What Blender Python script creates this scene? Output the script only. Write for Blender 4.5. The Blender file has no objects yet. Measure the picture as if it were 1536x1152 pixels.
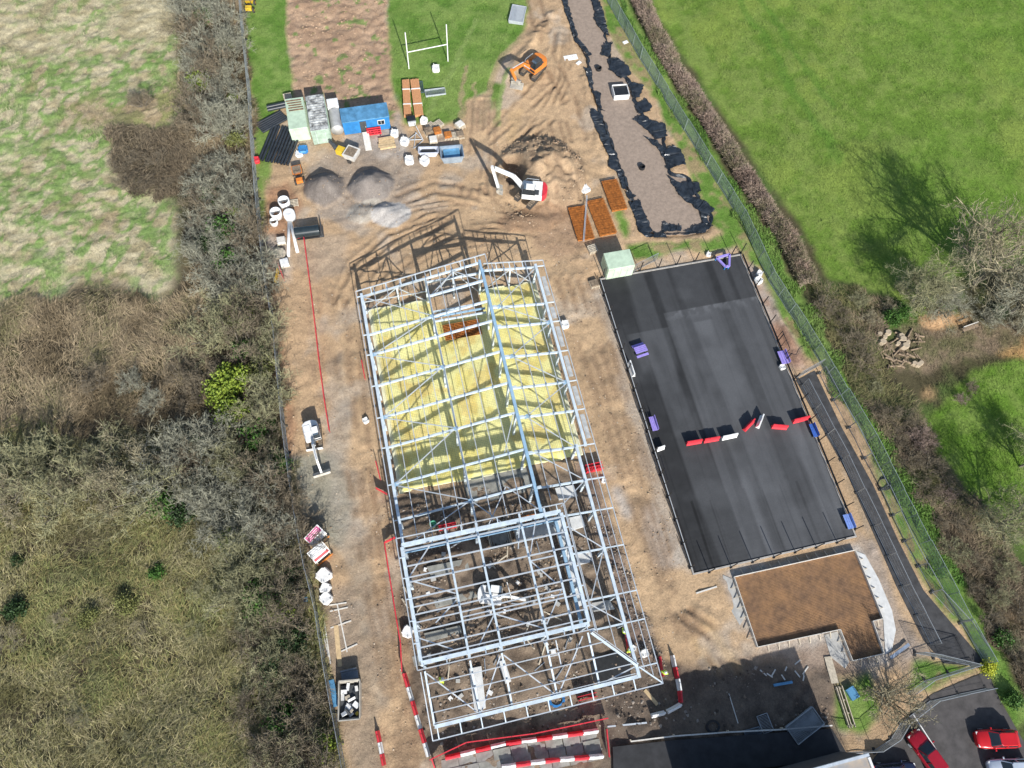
import bpy, bmesh, math, random
import numpy as np
from mathutils import Vector, Matrix
random.seed(7)
RNG = np.random.default_rng(11)
SC = bpy.context.scene
COL = SC.collection
R = math.radians
# ------------------------------------------------------------------ camera (drone, 78 m up)
CAM_H = 78.0
FPX, PW, PH = 1100.0, 1536.0, 1152.0
_p, _r, _a = R(66.3), R(6.1), R(18.35)
_fw = np.array([0, math.cos(_p), -math.sin(_p)]); _rt = np.array([1.0, 0, 0]); _up = np.cross(_rt, _fw)
_r2 = math.cos(_r)*_rt + math.sin(_r)*_up; _u2 = -math.sin(_r)*_rt + math.cos(_r)*_up
_M = np.array([[math.cos(_a), math.sin(_a), 0], [-math.sin(_a), math.cos(_a), 0], [0, 0, 1]])
FW, RT, UP = _M@_fw, _M@_r2, _M@_u2
cam = bpy.data.cameras.new('drone_camera'); camo = bpy.data.objects.new('drone_camera', cam); COL.objects.link(camo)
cam.sensor_width = 36; cam.sensor_fit = 'HORIZONTAL'; cam.lens = 36*FPX/PW; cam.clip_start = 1; cam.clip_end = 3000
camo.matrix_world = Matrix(((RT[0], UP[0], -FW[0], 0), (RT[1], UP[1], -FW[1], 0), (RT[2], UP[2], -FW[2], CAM_H), (0, 0, 0, 1)))
SC.camera = camo
# ------------------------------------------------------------------ sky, sun, exposure
SHADOW = np.array([-0.12, 1.64])                      # ground shift of a shadow per metre of height
_el = math.atan2(1, float(np.hypot(*SHADOW))); _az = math.atan2(-SHADOW[0], -SHADOW[1])   # direction towards the sun
w = bpy.data.worlds.new('World'); SC.world = w; w.use_nodes = True
nt = w.node_tree; nt.nodes.clear()
sky = nt.nodes.new('ShaderNodeTexSky'); sky.sky_type = 'NISHITA'; sky.sun_disc = False
sky.sun_elevation = _el; sky.sun_rotation = _az; sky.altitude = 60; sky.air_density = 1.0; sky.dust_density = 1.0
bg = nt.nodes.new('ShaderNodeBackground'); bg.inputs['Strength'].default_value = 0.115
wo = nt.nodes.new('ShaderNodeOutputWorld'); nt.links.new(sky.outputs[0], bg.inputs[0]); nt.links.new(bg.outputs[0], wo.inputs[0])
sun = bpy.data.lights.new('sun', 'SUN'); sun.energy = 5.0; sun.angle = R(0.55); sun.color = (1, 0.97, 0.92)
suno = bpy.data.objects.new('sun', sun); COL.objects.link(suno)
suno.rotation_euler = Vector((SHADOW[0], SHADOW[1], -1)).to_track_quat('-Z', 'Y').to_euler(); suno.location = (0, -120, 90)
SC.view_settings.view_transform = 'Standard'; SC.view_settings.look = 'None'; SC.view_settings.gamma = 1
SC.view_settings.exposure = 0.52
# ------------------------------------------------------------------ helpers
def px(x, y, z=0.0):
    """photo pixel -> world point at height z (numpy)"""
    d = (x-PW/2)/FPX*RT - (y-PH/2)/FPX*UP + FW
    return np.array([0, 0, CAM_H]) + (z-CAM_H)/d[2]*d
def pxa(x, y):
    p = px(x, y); return float(p[0]), float(p[1])
def heading(x0, y0, x1, y1):
    a, b = px(x0, y0), px(x1, y1); return math.atan2(b[1]-a[1], b[0]-a[0])

# numpy value noise
_NT = [np.random.default_rng(100+i).random((256, 256)) for i in range(6)]
def vnoise(x, y, k=0):
    t = _NT[k % 6]; xi = np.floor(x).astype(int); yi = np.floor(y).astype(int)
    fx = x-xi; fy = y-yi; fx = fx*fx*(3-2*fx); fy = fy*fy*(3-2*fy)
    a = t[xi & 255, yi & 255]; b = t[(xi+1) & 255, yi & 255]; c = t[xi & 255, (yi+1) & 255]; d = t[(xi+1) & 255, (yi+1) & 255]
    return (a*(1-fx)+b*fx)*(1-fy)+(c*(1-fx)+d*fx)*fy
def fbm(x, y, s, oct=4, k=0):
    v = 0; a = 1; n = 0
    for i in range(oct):
        v = v + a*vnoise(x/s+17.3*i, y/s-9.1*i, k+i); n += a; a *= .5; s *= .5
    return v/n
def inpoly(X, Y, pts):
    r = np.zeros(X.shape, bool); n = len(pts)
    for i in range(n):
        x0, y0 = pts[i]; x1, y1 = pts[(i+1) % n]
        if y0 == y1: continue
        c = (Y > y0) != (Y > y1)
        r ^= c & (X < (x1-x0)*(Y-y0)/(y1-y0)+x0)
    return r
def polydist(X, Y, pts):
    d = np.full(X.shape, 1e9)
    for (x0, y0), (x1, y1) in zip(pts[:-1], pts[1:]):
        dx, dy = x1-x0, y1-y0; t = np.clip(((X-x0)*dx+(Y-y0)*dy)/(dx*dx+dy*dy+1e-9), 0, 1)
        d = np.minimum(d, np.hypot(X-x0-t*dx, Y-y0-t*dy))
    return d

# ---- materials
MATS = {}
def mat(name, col, rough=.7, metal=0., var=.12, scale=3., bump=0., col2=None, spec=.5, trans=0.):
    if name in MATS: return MATS[name]
    m = bpy.data.materials.new(name); m.use_nodes = True; t = m.node_tree; b = t.nodes['Principled BSDF']
    b.inputs['Roughness'].default_value = rough; b.inputs['Metallic'].default_value = metal
    b.inputs['Specular IOR Level'].default_value = spec
    tc = t.nodes.new('ShaderNodeTexCoord'); n = t.nodes.new('ShaderNodeTexNoise')
    n.inputs['Scale'].default_value = scale; n.inputs['Detail'].default_value = 6; n.inputs['Roughness'].default_value = .65
    t.links.new(tc.outputs['Object'], n.inputs['Vector'])
    r = t.nodes.new('ShaderNodeValToRGB'); t.links.new(n.outputs['Fac'], r.inputs[0])
    c2 = col2 or tuple(c*(1-2*var) for c in col); c1 = col if col2 else tuple(min(1, c*(1+.6*var)) for c in col)
    r.color_ramp.elements[0].position = .33; r.color_ramp.elements[1].position = .66
    r.color_ramp.elements[0].color = (*c2, 1); r.color_ramp.elements[1].color = (*c1, 1)
    t.links.new(r.outputs[0], b.inputs['Base Color'])
    if bump:
        bp = t.nodes.new('ShaderNodeBump'); bp.inputs['Strength'].default_value = bump; bp.inputs['Distance'].default_value = .05
        t.links.new(n.outputs['Fac'], bp.inputs['Height']); t.links.new(bp.outputs[0], b.inputs['Normal'])
    MATS[name] = m; return m
def attrmat(name, rough=.85, fine=.25, scale=7., bump=.5, spec=.2, dist=.06):
    """base colour from the mesh's own colour attribute times fine procedural grain"""
    m = bpy.data.materials.new(name); m.use_nodes = True; t = m.node_tree; b = t.nodes['Principled BSDF']
    b.inputs['Roughness'].default_value = rough; b.inputs['Specular IOR Level'].default_value = spec
    at = t.nodes.new('ShaderNodeAttribute'); at.attribute_name = 'Col'
    ge = t.nodes.new('ShaderNodeNewGeometry')
    n = t.nodes.new('ShaderNodeTexNoise'); n.inputs['Scale'].default_value = scale; n.inputs['Detail'].default_value = 5; n.inputs['Roughness'].default_value = .7
    t.links.new(ge.outputs['Position'], n.inputs['Vector'])
    mr = t.nodes.new('ShaderNodeMapRange'); mr.inputs['From Min'].default_value = .3; mr.inputs['From Max'].default_value = .7
    mr.inputs['To Min'].default_value = 1-fine; mr.inputs['To Max'].default_value = 1+fine
    t.links.new(n.outputs['Fac'], mr.inputs['Value'])
    mx = t.nodes.new('ShaderNodeMix'); mx.data_type = 'RGBA'; mx.blend_type = 'MULTIPLY'; mx.inputs[0].default_value = 1
    t.links.new(at.outputs['Color'], mx.inputs[6]); t.links.new(mr.outputs[0], mx.inputs[7]); t.links.new(mx.outputs[2], b.inputs['Base Color'])
    if bump:
        bp = t.nodes.new('ShaderNodeBump'); bp.inputs['Strength'].default_value = bump; bp.inputs['Distance'].default_value = dist
        t.links.new(n.outputs['Fac'], bp.inputs['Height']); t.links.new(bp.outputs[0], b.inputs['Normal'])
    MATS[name] = m; return m

def groundmat(name, fine, bump, stones):
    m = bpy.data.materials.new(name); m.use_nodes = True; t = m.node_tree; b = t.nodes['Principled BSDF']; b.inputs['Roughness'].default_value = .92; b.inputs['Specular IOR Level'].default_value = .12
    at = t.nodes.new('ShaderNodeAttribute'); at.attribute_name = 'Col'; ge = t.nodes.new('ShaderNodeNewGeometry'); cur = at.outputs['Color']; hs = []
    for sc, am, st in ((1.3, fine*.55, (1, 1, 1)), (4.5, fine, (1, .8, 1)), (14., fine*1.15, (1, 1, 1))):
        mp = t.nodes.new('ShaderNodeMapping'); mp.inputs['Scale'].default_value = st; t.links.new(ge.outputs['Position'], mp.inputs['Vector'])
        n = t.nodes.new('ShaderNodeTexNoise'); n.inputs['Scale'].default_value = sc; n.inputs['Detail'].default_value = 4; n.inputs['Roughness'].default_value = .7; n.inputs['Distortion'].default_value = .6; t.links.new(mp.outputs[0], n.inputs['Vector'])
        mr = t.nodes.new('ShaderNodeMapRange'); mr.inputs['From Min'].default_value = .3; mr.inputs['From Max'].default_value = .7; mr.inputs['To Min'].default_value = 1-am; mr.inputs['To Max'].default_value = 1+am; t.links.new(n.outputs['Fac'], mr.inputs['Value'])
        mx = t.nodes.new('ShaderNodeMix'); mx.data_type = 'RGBA'; mx.blend_type = 'MULTIPLY'; mx.inputs[0].default_value = 1; t.links.new(cur, mx.inputs[6]); t.links.new(mr.outputs[0], mx.inputs[7]); cur = mx.outputs[2]; hs.append(n.outputs['Fac'])
    if stones:
        v = t.nodes.new('ShaderNodeTexVoronoi'); v.inputs['Scale'].default_value = 3.2; t.links.new(ge.outputs['Position'], v.inputs['Vector'])
        r = t.nodes.new('ShaderNodeMapRange'); r.inputs['From Min'].default_value = .10; r.inputs['From Max'].default_value = .17; r.inputs['To Min'].default_value = .5; r.inputs['To Max'].default_value = 0; t.links.new(v.outputs['Distance'], r.inputs['Value'])
        g = t.nodes.new('ShaderNodeMath'); g.operation = 'MULTIPLY'; t.links.new(r.outputs[0], g.inputs[0]); sp = t.nodes.new('ShaderNodeSeparateColor'); t.links.new(v.outputs['Color'], sp.inputs[0]); gt = t.nodes.new('ShaderNodeMath'); gt.operation = 'GREATER_THAN'; gt.inputs[1].default_value = .9; t.links.new(sp.outputs[0], gt.inputs[0]); t.links.new(gt.outputs[0], g.inputs[1])
        mx = t.nodes.new('ShaderNodeMix'); mx.data_type = 'RGBA'; t.links.new(g.outputs[0], mx.inputs[0]); t.links.new(cur, mx.inputs[6]); mx.inputs[7].default_value = (.5, .45, .38, 1); cur = mx.outputs[2]
    t.links.new(cur, b.inputs['Base Color']); nr = None
    for h, st, d in ((hs[1], bump, .12), (hs[2], bump*.8, .05)):
        bp = t.nodes.new('ShaderNodeBump'); bp.inputs['Strength'].default_value = st; bp.inputs['Distance'].default_value = d; t.links.new(h, bp.inputs['Height'])
        if nr: t.links.new(nr, bp.inputs['Normal'])
        nr = bp.outputs[0]
    t.links.new(nr, b.inputs['Normal']); MATS[name] = m; return m

# ---- mesh builder
class MB:
    def __init__(s): s.v = []; s.f = []
    def add(s, vs, fs):
        o = len(s.v); s.v += [tuple(map(float, p)) for p in vs]; s.f += [tuple(i+o for i in f) for f in fs]; return s
    def box(s, c, d, rz=0., tilt=None):
        x, y, z = (k/2 for k in d); vs = [(i*x, j*y, k*z) for k in (-1, 1) for j in (-1, 1) for i in (-1, 1)]
        m = Matrix.Rotation(rz, 3, 'Z')
        if tilt: m = m @ Matrix.Rotation(tilt[1], 3, tilt[0])
        return s.add([m@Vector(p)+Vector(c) for p in vs], [(0, 2, 3, 1), (4, 5, 7, 6), (0, 1, 5, 4), (2, 6, 7, 3), (0, 4, 6, 2), (1, 3, 7, 5)])
    def beam(s, a, b, wd, ht, roll=0.):
        a, b = Vector(a), Vector(b); d = (b-a)
        if d.length < 1e-6: return s
        d.normalize(); u = Vector((0, 0, 1)) if abs(d.z) < .95 else Vector((0, 1, 0))
        sx = d.cross(u).normalized(); sy = sx.cross(d)
        if roll: q = Matrix.Rotation(roll, 3, d); sx = q@sx; sy = q@sy
        vs = [p+sx*i*wd/2+sy*j*ht/2 for p in (a, b) for i, j in ((-1, -1), (1, -1), (1, 1), (-1, 1))]
        return s.add(vs, [(0, 1, 2, 3), (7, 6, 5, 4), (0, 4, 5, 1), (1, 5, 6, 2), (2, 6, 7, 3), (3, 7, 4, 0)])
    def hbeam(s, a, b, wd, ht, t=.03):
        """rolled I section, top flange up"""
        a, b = Vector(a), Vector(b); d = (b-a).normalized()
        u = Vector((0, 0, 1)) if abs(d.z) < .95 else Vector((0, 1, 0)); sx = d.cross(u).normalized(); sy = sx.cross(d)
        pr = [(-wd/2, ht/2), (wd/2, ht/2), (wd/2, ht/2-t), (t/2, ht/2-t), (t/2, -ht/2+t), (wd/2, -ht/2+t), (wd/2, -ht/2), (-wd/2, -ht/2), (-wd/2, -ht/2+t), (-t/2, -ht/2+t), (-t/2, ht/2-t), (-wd/2, ht/2-t)]
        vs = [p+sx*i+sy*j for p in (a, b) for i, j in pr]; n = 12
        fs = [(i, (i+1) % n, n+(i+1) % n, n+i) for i in range(n)]
        fs += [(0, 11, 2, 1), (3, 2, 11, 10), (4, 3, 10, 9), (5, 4, 9, 8), (6, 5, 8, 7)]
        fs += [tuple(reversed([k+n for k in q])) for q in fs[-5:]]
        return s.add(vs, fs)
    def tube(s, pts, r, n=6, cap=True, r1=None):
        pts = [Vector(p) for p in pts]; k = len(pts); rings = []
        for i, p in enumerate(pts):
            d = (pts[min(i+1, k-1)]-pts[max(i-1, 0)]).normalized(); u = Vector((0, 0, 1)) if abs(d.z) < .9 else Vector((1, 0, 0))
            sx = d.cross(u).normalized(); sy = sx.cross(d); rr = r if r1 is None else r+(r1-r)*i/(k-1)
            rings.append([p+sx*math.cos(2*math.pi*j/n)*rr+sy*math.sin(2*math.pi*j/n)*rr for j in range(n)])
        vs = [q for g in rings for q in g]
        fs = [(i*n+j, i*n+(j+1) % n, (i+1)*n+(j+1) % n, (i+1)*n+j) for i in range(k-1) for j in range(n)]
        if cap: fs += [tuple(reversed(range(n))), tuple(range((k-1)*n, k*n))]
        return s.add(vs, fs)
    def lathe(s, c, prof, n=20):
        """prof: (r,z) list, closed top/bottom if r=0"""
        vs = []; fs = []
        for r, z in prof: vs += [(c[0]+r*math.cos(2*math.pi*j/n), c[1]+r*math.sin(2*math.pi*j/n), c[2]+z) for j in range(n)]
        for i in range(len(prof)-1): fs += [(i*n+j, i*n+(j+1) % n, (i+1)*n+(j+1) % n, (i+1)*n+j) for j in range(n)]
        return s.add(vs, fs)
    def prism(s, pts, z0, z1, top=None):
        """vertical prism over 2D outline; top = optional scaled outline"""
        n = len(pts); top = top or pts
        vs = [(x, y, z0) for x, y in pts]+[(x, y, z1) for x, y in top]
        return s.add(vs, [tuple(reversed(range(n))), tuple(range(n, 2*n))]+[(i, (i+1) % n, n+(i+1) % n, n+i) for i in range(n)])
    def extr(s, prof, y0, y1, T=None):
        """profile in x,z extruded along y"""
        n = len(prof); vs = [(x, y, z) for y in (y0, y1) for x, z in prof]
        if T: vs = [T@Vector(p) for p in vs]
        return s.add(vs, [tuple(range(n)), tuple(reversed(range(n, 2*n)))]+[((i+1) % n, i, n+i, n+(i+1) % n) for i in range(n)])
    def mesh(s, name, m=None, smooth=False, fixn=True):
        me = bpy.data.meshes.new(name); me.from_pydata(s.v, [], s.f)
        if fixn:
            b = bmesh.new(); b.from_mesh(me); bmesh.ops.recalc_face_normals(b, faces=b.faces); b.to_mesh(me); b.free()
        if m: me.materials.append(m)
        if smooth: me.polygons.foreach_set('use_smooth', [True]*len(me.polygons))
        me.update(); return me
def link(name, data, parent=None, loc=None, rz=0.):
    o = bpy.data.objects.new(name, data); COL.objects.link(o)
    if parent: o.parent = parent
    if loc is not None: o.location = tuple(map(float, loc))
    if rz: o.rotation_euler = (0, 0, rz)
    return o
def part(name, mb, m, parent, smooth=False, bevel=0.):
    o = link(name, mb.mesh(name, m, smooth), parent)
    if bevel:
        b = o.modifiers.new('bevel', 'BEVEL'); b.width = bevel; b.segments = 2; b.limit_method = 'ANGLE'
    return o
def tag(o, label, cat, group=None, kind=None):
    if label: o['label'] = label
    if cat: o['category'] = cat
    if group: o['group'] = group
    if kind: o['kind'] = kind
    return o
def thing(name, label, cat, loc, rz=0., group=None):
    return tag(link(name, None, None, loc, rz), label, cat, group)
def solo(name, mb, m, label, cat, loc, rz=0., group=None, smooth=False, bevel=0.):
    o = link(name, mb.mesh(name, m, smooth), None, loc, rz)
    if bevel:
        b = o.modifiers.new('bevel', 'BEVEL'); b.width = bevel; b.segments = 2; b.limit_method = 'ANGLE'
    return tag(o, label, cat, group)
def clone(root, loc, rz=0., label=None, scale=None):
    def cp(o, par):
        c = o.copy(); COL.objects.link(c)
        if par: c.parent = par
        for ch in o.children: cp(ch, c)
        return c
    c = cp(root, None); c.location = tuple(map(float, loc)); c.rotation_euler = (0, 0, rz)
    if scale: c.scale = scale if hasattr(scale, '__len__') else (scale,)*3
    if label: c['label'] = label
    return c
ORD = ['first', 'second', 'third', 'fourth', 'fifth', 'sixth', 'seventh', 'eighth', 'ninth', 'tenth', 'eleventh', 'twelfth', 'thirteenth', 'fourteenth', 'fifteenth', 'sixteenth', 'seventeenth', 'eighteenth', 'nineteenth', 'twentieth']
def npmesh(name, V, F4, cols=None, m=None, F3=None):
    """fast mesh from numpy arrays; cols per vertex rgb"""
    me = bpy.data.meshes.new(name); F4 = np.zeros((0, 4), int) if F4 is None else F4; F3 = np.zeros((0, 3), int) if F3 is None else F3
    nl = F4.size+F3.size; npol = len(F4)+len(F3)
    me.vertices.add(len(V)); me.vertices.foreach_set('co', np.ascontiguousarray(V, dtype=np.float32).ravel())
    me.loops.add(nl); me.loops.foreach_set('vertex_index', np.concatenate([F4.ravel(), F3.ravel()]).astype(np.int32))
    me.polygons.add(npol)
    st = np.concatenate([np.arange(len(F4))*4, len(F4)*4+np.arange(len(F3))*3]).astype(np.int32)
    me.polygons.foreach_set('loop_start', st)
    if cols is not None:
        a = me.color_attributes.new('Col', 'FLOAT_COLOR', 'POINT')
        c = np.ones((len(V), 4), np.float32); c[:, :3] = cols; a.data.foreach_set('color', c.ravel())
    if m: me.materials.append(m)
    me.update(calc_edges=True); me.validate(); return me
# ================================================================== GROUND
def PX(pts): return [pxa(*p) for p in pts]
WEST_FENCE = [(362, -6), (368, 60), (377, 150), (383, 240), (391, 330), (402, 430), (415, 500), (421, 570), (428, 640), (438, 720), (451, 800), (463, 860), (478, 920), (490, 1000), (503, 1070), (520, 1160)]
EAST_FENCE = [(906, -6), (960, 90), (1010, 170), (1060, 250), (1110, 330), (1152, 420), (1200, 495), (1240, 562), (1300, 662), (1340, 742), (1400, 855), (1440, 932), (1476, 995)]
GX0, GX1, GY0, GY1, GS = -58., 112., -30., 116., .25
gx = np.arange(GX0, GX1+.01, GS); gy = np.arange(GY0, GY1+.01, GS); NX, NY = len(gx), len(gy)
X, Y = np.meshgrid(gx, gy, indexing='ij')
wx = X+(fbm(X, Y, 3., 3, 0)-.5)*2.2; wy = Y+(fbm(X, Y, 3., 3, 3)-.5)*2.2      # ragged edges
wx2 = X+(fbm(X, Y, 1.2, 2, 1)-.5)*.7; wy2 = Y+(fbm(X, Y, 1.2, 2, 4)-.5)*.7
n1 = fbm(X, Y, 9, 4, 0); n2 = fbm(X, Y, 3, 4, 2); n3 = fbm(X, Y, 1, 3, 4); n4 = fbm(X, Y, 25, 3, 5)
def blur(m, k=1):
    m = m.astype(float)
    for _ in range(k):
        m = (m+np.roll(m, 1, 0)+np.roll(m, -1, 0))/3; m = (m+np.roll(m, 1, 1)+np.roll(m, -1, 1))/3
    return m
def msk(pts, rag=2, k=1):
    P = PX(pts); a, b = ((X, Y), (wx2, wy2), (wx, wy))[rag]
    xs = [p[0] for p in P]; ys = [p[1] for p in P]; out = np.zeros(X.shape, bool)
    i0, i1 = max(0, int((min(xs)-3-GX0)/GS)), min(NX, int((max(xs)+3-GX0)/GS)+2); j0, j1 = max(0, int((min(ys)-3-GY0)/GS)), min(NY, int((max(ys)+3-GY0)/GS)+2)
    if i1 > i0 and j1 > j0: out[i0:i1, j0:j1] = inpoly(a[i0:i1, j0:j1], b[i0:i1, j0:j1], P)
    return blur(out, k)
C = np.zeros((NX, NY, 3)); Z = np.zeros((NX, NY)); zone = np.zeros((NX, NY), int)
def lay(m, a, b=None, t=None):
    """blend a colour (or a->b by t) where mask"""
    c = np.array(a)[None, None, :] if b is None else np.array(a)+(np.array(b)-np.array(a))*np.clip(t, 0, 1)[..., None]
    global C; C = C*(1-m[..., None])+c*m[..., None]
def sm(v, a, b): t = np.clip((v-a)/(b-a), 0, 1); return t*t*(3-2*t)
# --- east garden and scrub (base)
lay(np.ones_like(X), (.075, .065, .035), (.075, .115, .03), sm(n2*.6+n1*.4, .42, .62))
Z += (n2-.5)*.35
# --- west scrub floor
WPOLY = [(-400, -200)]+[(359, -200)]+[(p[0]-2, p[1]) for p in WEST_FENCE]+[(520, 1400), (-400, 1400)]
mW = msk(WPOLY, 0); zone[mW > .5] = 1
lay(mW, (.07, .055, .035), (.10, .085, .045), sm(n2, .35, .65))
# --- rough beige field
FPOLY = [(-300, -150), (262, -150), (262, 0), (266, 90), (288, 150), (240, 205), (178, 190), (160, 245), (205, 285), (262, 300), (262, 360), (262, 420), (240, 460), (180, 425), (120, 432), (75, 462), (30, 452), (0, 475), (-80, 470), (-300, 430)]
mF = blur(msk(FPOLY, 2, 2), 7); zone[mF > .5] = 2
str_ = fbm(X*1.0+Y*.35, Y*1.9-X*.3, 2.2, 4, 1)
ridge = 1-np.abs(fbm(X+.5*n2*3, Y*1.7, 1.5, 3, 2)*2-1)
lay(mF, (.44, .385, .25), (.31, .265, .155), sm(str_, .4, .75))
gs = sm(1-np.abs(fbm(X*.62+Y*.8, (Y*.62-X*.8)*1.4, 2.6, 4, 3)*2-1), .74, .93)*sm(n1*.6+n4*.4+(n3-.5)*.35, .34, .58)
gs = np.maximum(gs, .75*sm(fbm(X*.7-Y*.7, Y*.8+X*.5, 1.9, 3, 1)+(n3-.5)*.3, .6, .7)*sm(n1, .4, .6)); dk = sm(1-np.abs(fbm(X+Y*.2, Y*1.8-X*.25, 1.6, 3, 5)*2-1), .9, .98)
lay(mF*dk*.45, (.20, .17, .10))  # tussock shadow lines painted into the field colour
lay(mF*gs*.85, (.135, .24, .055)); 
lay(mF*sm(n1, .62, .75)*.5, (.25, .17, .10))
Z += mF*((ridge-.75)*.16+(n3-.5)*.28+(fbm(X, Y*1.5, .8, 2, 2)-.5)*.16)
# --- lawns inside the site and pitch
SITE = [(p[0], p[1]) for p in WEST_FENCE]+[(1000, 1400)]+[(1400, 1300), (1476, 995)]+EAST_FENCE[::-1][1:]+[(906, -200), (362, -200)]
mS = msk(SITE, 0); zone[mS > .5] = 3
t = n1*.5+n2*.5
lay(mS, (.43, .30, .18), (.36, .25, .15), sm(t, .36, .66))
lay(mS*sm(fbm(X, Y, 6, 3, 5), .55, .7)*.6, (.42, .29, .175)); lay(mS*sm(fbm(X, Y, 5, 4, 1), .58, .7)*.5, (.38, .335, .28))
LAWN_A = [(355, -150), (431, -150), (429, 40), (431, 75), (440, 120), (443, 148), (415, 165), (407, 232), (404, 280), (397, 262), (400, 330), (391, 345), (383, 240), (377, 150), (366, 40)]
LAWN_B = [(574, -150), (786, -150), (792, 20), (782, 55), (752, 88), (738, 120), (757, 128), (748, 160), (736, 165), (735, 135), (700, 150), (690, 182), (655, 188), (606, 186), (594, 150), (588, 130), (584, 60)]
LAWN_C = [(906, -150), (960, 90), (1010, 170), (1060, 250), (1112, 335), (1150, 395), (1130, 400), (1100, 360), (1060, 330), (1040, 285), (1030, 240), (1000, 190), (985, 150), (940, 95), (910, 40), (885, -150)]
LAWN_D = [(938, 365), (1000, 364), (1060, 360), (1095, 345), (1108, 370), (1060, 378), (1020, 374), (990, 384), (948, 388)]
LAWN_E = [(921, 315), (934, 312), (944, 345), (942, 358), (928, 345)]
VERGE = [(912, -150), (933, -150), (938, 0), (990, 100), (1042, 180), (1100, 275), (1160, 370), (1200, 440), (1245, 520), (1290, 590), (1345, 690), (1400, 780), (1450, 880), (1500, 975), (1545, 1075), (1520, 1090), (1476, 997)]+EAST_FENCE[::-1]
VERGE2 = [(1296, 668), (1338, 742), (1400, 855), (1440, 932), (1425, 930), (1405, 905), (1375, 850), (1345, 790), (1320, 735)]
VERGE3 = [(1140, 408), (1165, 440), (1205, 500), (1228, 545), (1208, 535), (1188, 500), (1160, 460)]
OFFCUT = [(1245, 1020), (1300, 1005), (1322, 1060), (1305, 1098), (1256, 1095)]
SOUTHE = [(1372, 985), (1445, 1000), (1470, 1000), (1400, 1030), (1360, 1040)]
gcol = ((.095, .18, .03), (.165, .24, .06))
for P_, k_ in ((LAWN_A, 1), (LAWN_B, 1), (LAWN_C, 1), (LAWN_D, 1), (LAWN_E, 1), (VERGE, 1), (VERGE2, 1), (VERGE3, 1), (OFFCUT, 1), (SOUTHE, 1)):
    m = msk(P_, 1, 1); zone[m > .5] = 4 if P_ is not VERGE else 5
    lay(m, *gcol, sm(n2*.55+n3*.45, .32, .66))
    if P_ in (LAWN_D, LAWN_C): lay(m*sm(n3*.5+n2*.5, .47, .6), (.29, .21, .12), (.2, .2, .08), n1)
    if P_ in (LAWN_A, LAWN_B): lay(m*sm(fbm(X, Y, 4, 3, 4), .54, .72)*.6, (.17, .24, .06)); Z += m*((n3-.5)*.06+.02)
    if P_ in (VERGE2, VERGE3, SOUTHE): lay(m*sm(n3, .58, .66)*.8, (.22, .16, .09))
# worn wheel marks and the pale line in the pitch
for pl, wd in (([(690, 180), (694, 130), (700, 100)], .35), ([(708, 185), (712, 125)], .3), ([(722, 185), (735, 130), (752, 85), (790, 50)], .6), ([(745, 185), (752, 140), (760, 105)], .5), ([(715, 30), (690, 80), (668, 130), (640, 175)], .5)):
    d = polydist(wx2, wy2, PX(pl)); lay(sm(-d, -wd, -wd*.5)*.7, (.31, .235, .14) if wd != .5 else (.2, .27, .08))
# --- east meadow
MPOLY = [(972, -200), (980, 10), (1022, 80), (1082, 165), (1142, 258), (1205, 345), (1240, 415), (1275, 425), (1330, 440), (1365, 452), (1390, 440), (1420, 420), (1470, 405), (1540, 380), (1800, 330), (1800, -200)]
mM = msk(MPOLY, 1, 2); zone[mM > .5] = 6
lay(mM, (.108, .178, .028), (.16, .218, .05), sm(n2*.5+n3*.5, .34, .64))
lay(mM*sm(n1*.6+n2*.4, .50, .66)*.7, (.175, .235, .045)); lay(mM*sm(n4, .5, .7)*.35, (.10, .19, .025))
Z += mM*((n3-.5)*.08)
for pl, wd in (([(1100, -20), (1150, 70), (1215, 170), (1260, 240)], 1.0), ([(1128, -20), (1180, 60), (1250, 160)], .7)):
    lay(sm(-polydist(wx, wy, PX(pl)), -wd, -wd*.3)*.55*mM, (.075, .165, .022))
# --- garden east: green yard, sandy path, bare soil
for P_, a, b in (([(1390, 640), (1430, 590), (1470, 545), (1560, 535), (1700, 560), (1700, 860), (1540, 830), (1480, 770), (1430, 720)], (.10, .19, .022), (.15, .225, .045)),
                 ([(1375, 470), (1420, 468), (1455, 475), (1450, 492), (1390, 492)], (.40, .25, .13), (.33, .20, .1)),
                 ([(1480, 520), (1540, 508), (1700, 500), (1700, 540), (1540, 534), (1500, 530)], (.46, .29, .13), (.40, .24, .1)),
                 ([(1340, 490), (1440, 490), (1536, 480), (1536, 515), (1450, 535), (1390, 560), (1340, 560)], (.2, .15, .1), (.13, .12, .06)),
                 ([(1382, 590), (1395, 590), (1397, 603), (1385, 604)], (.38, .25, .13), None),
                 ([(1320, 465), (1350, 450), (1390, 460), (1380, 475), (1340, 500), (1310, 520)], (.08, .19, .02), (.05, .1, .02)),
                 ([(1500, 900), (1700, 880), (1700, 990), (1540, 1000)], (.2, .14, .08), (.12, .13, .05))):
    m = msk(P_, 2, 2); zone[m > .5] = 7; lay(m*.95, a, b or a, sm(n2*.5+n3*.5, .35, .65))
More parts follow.
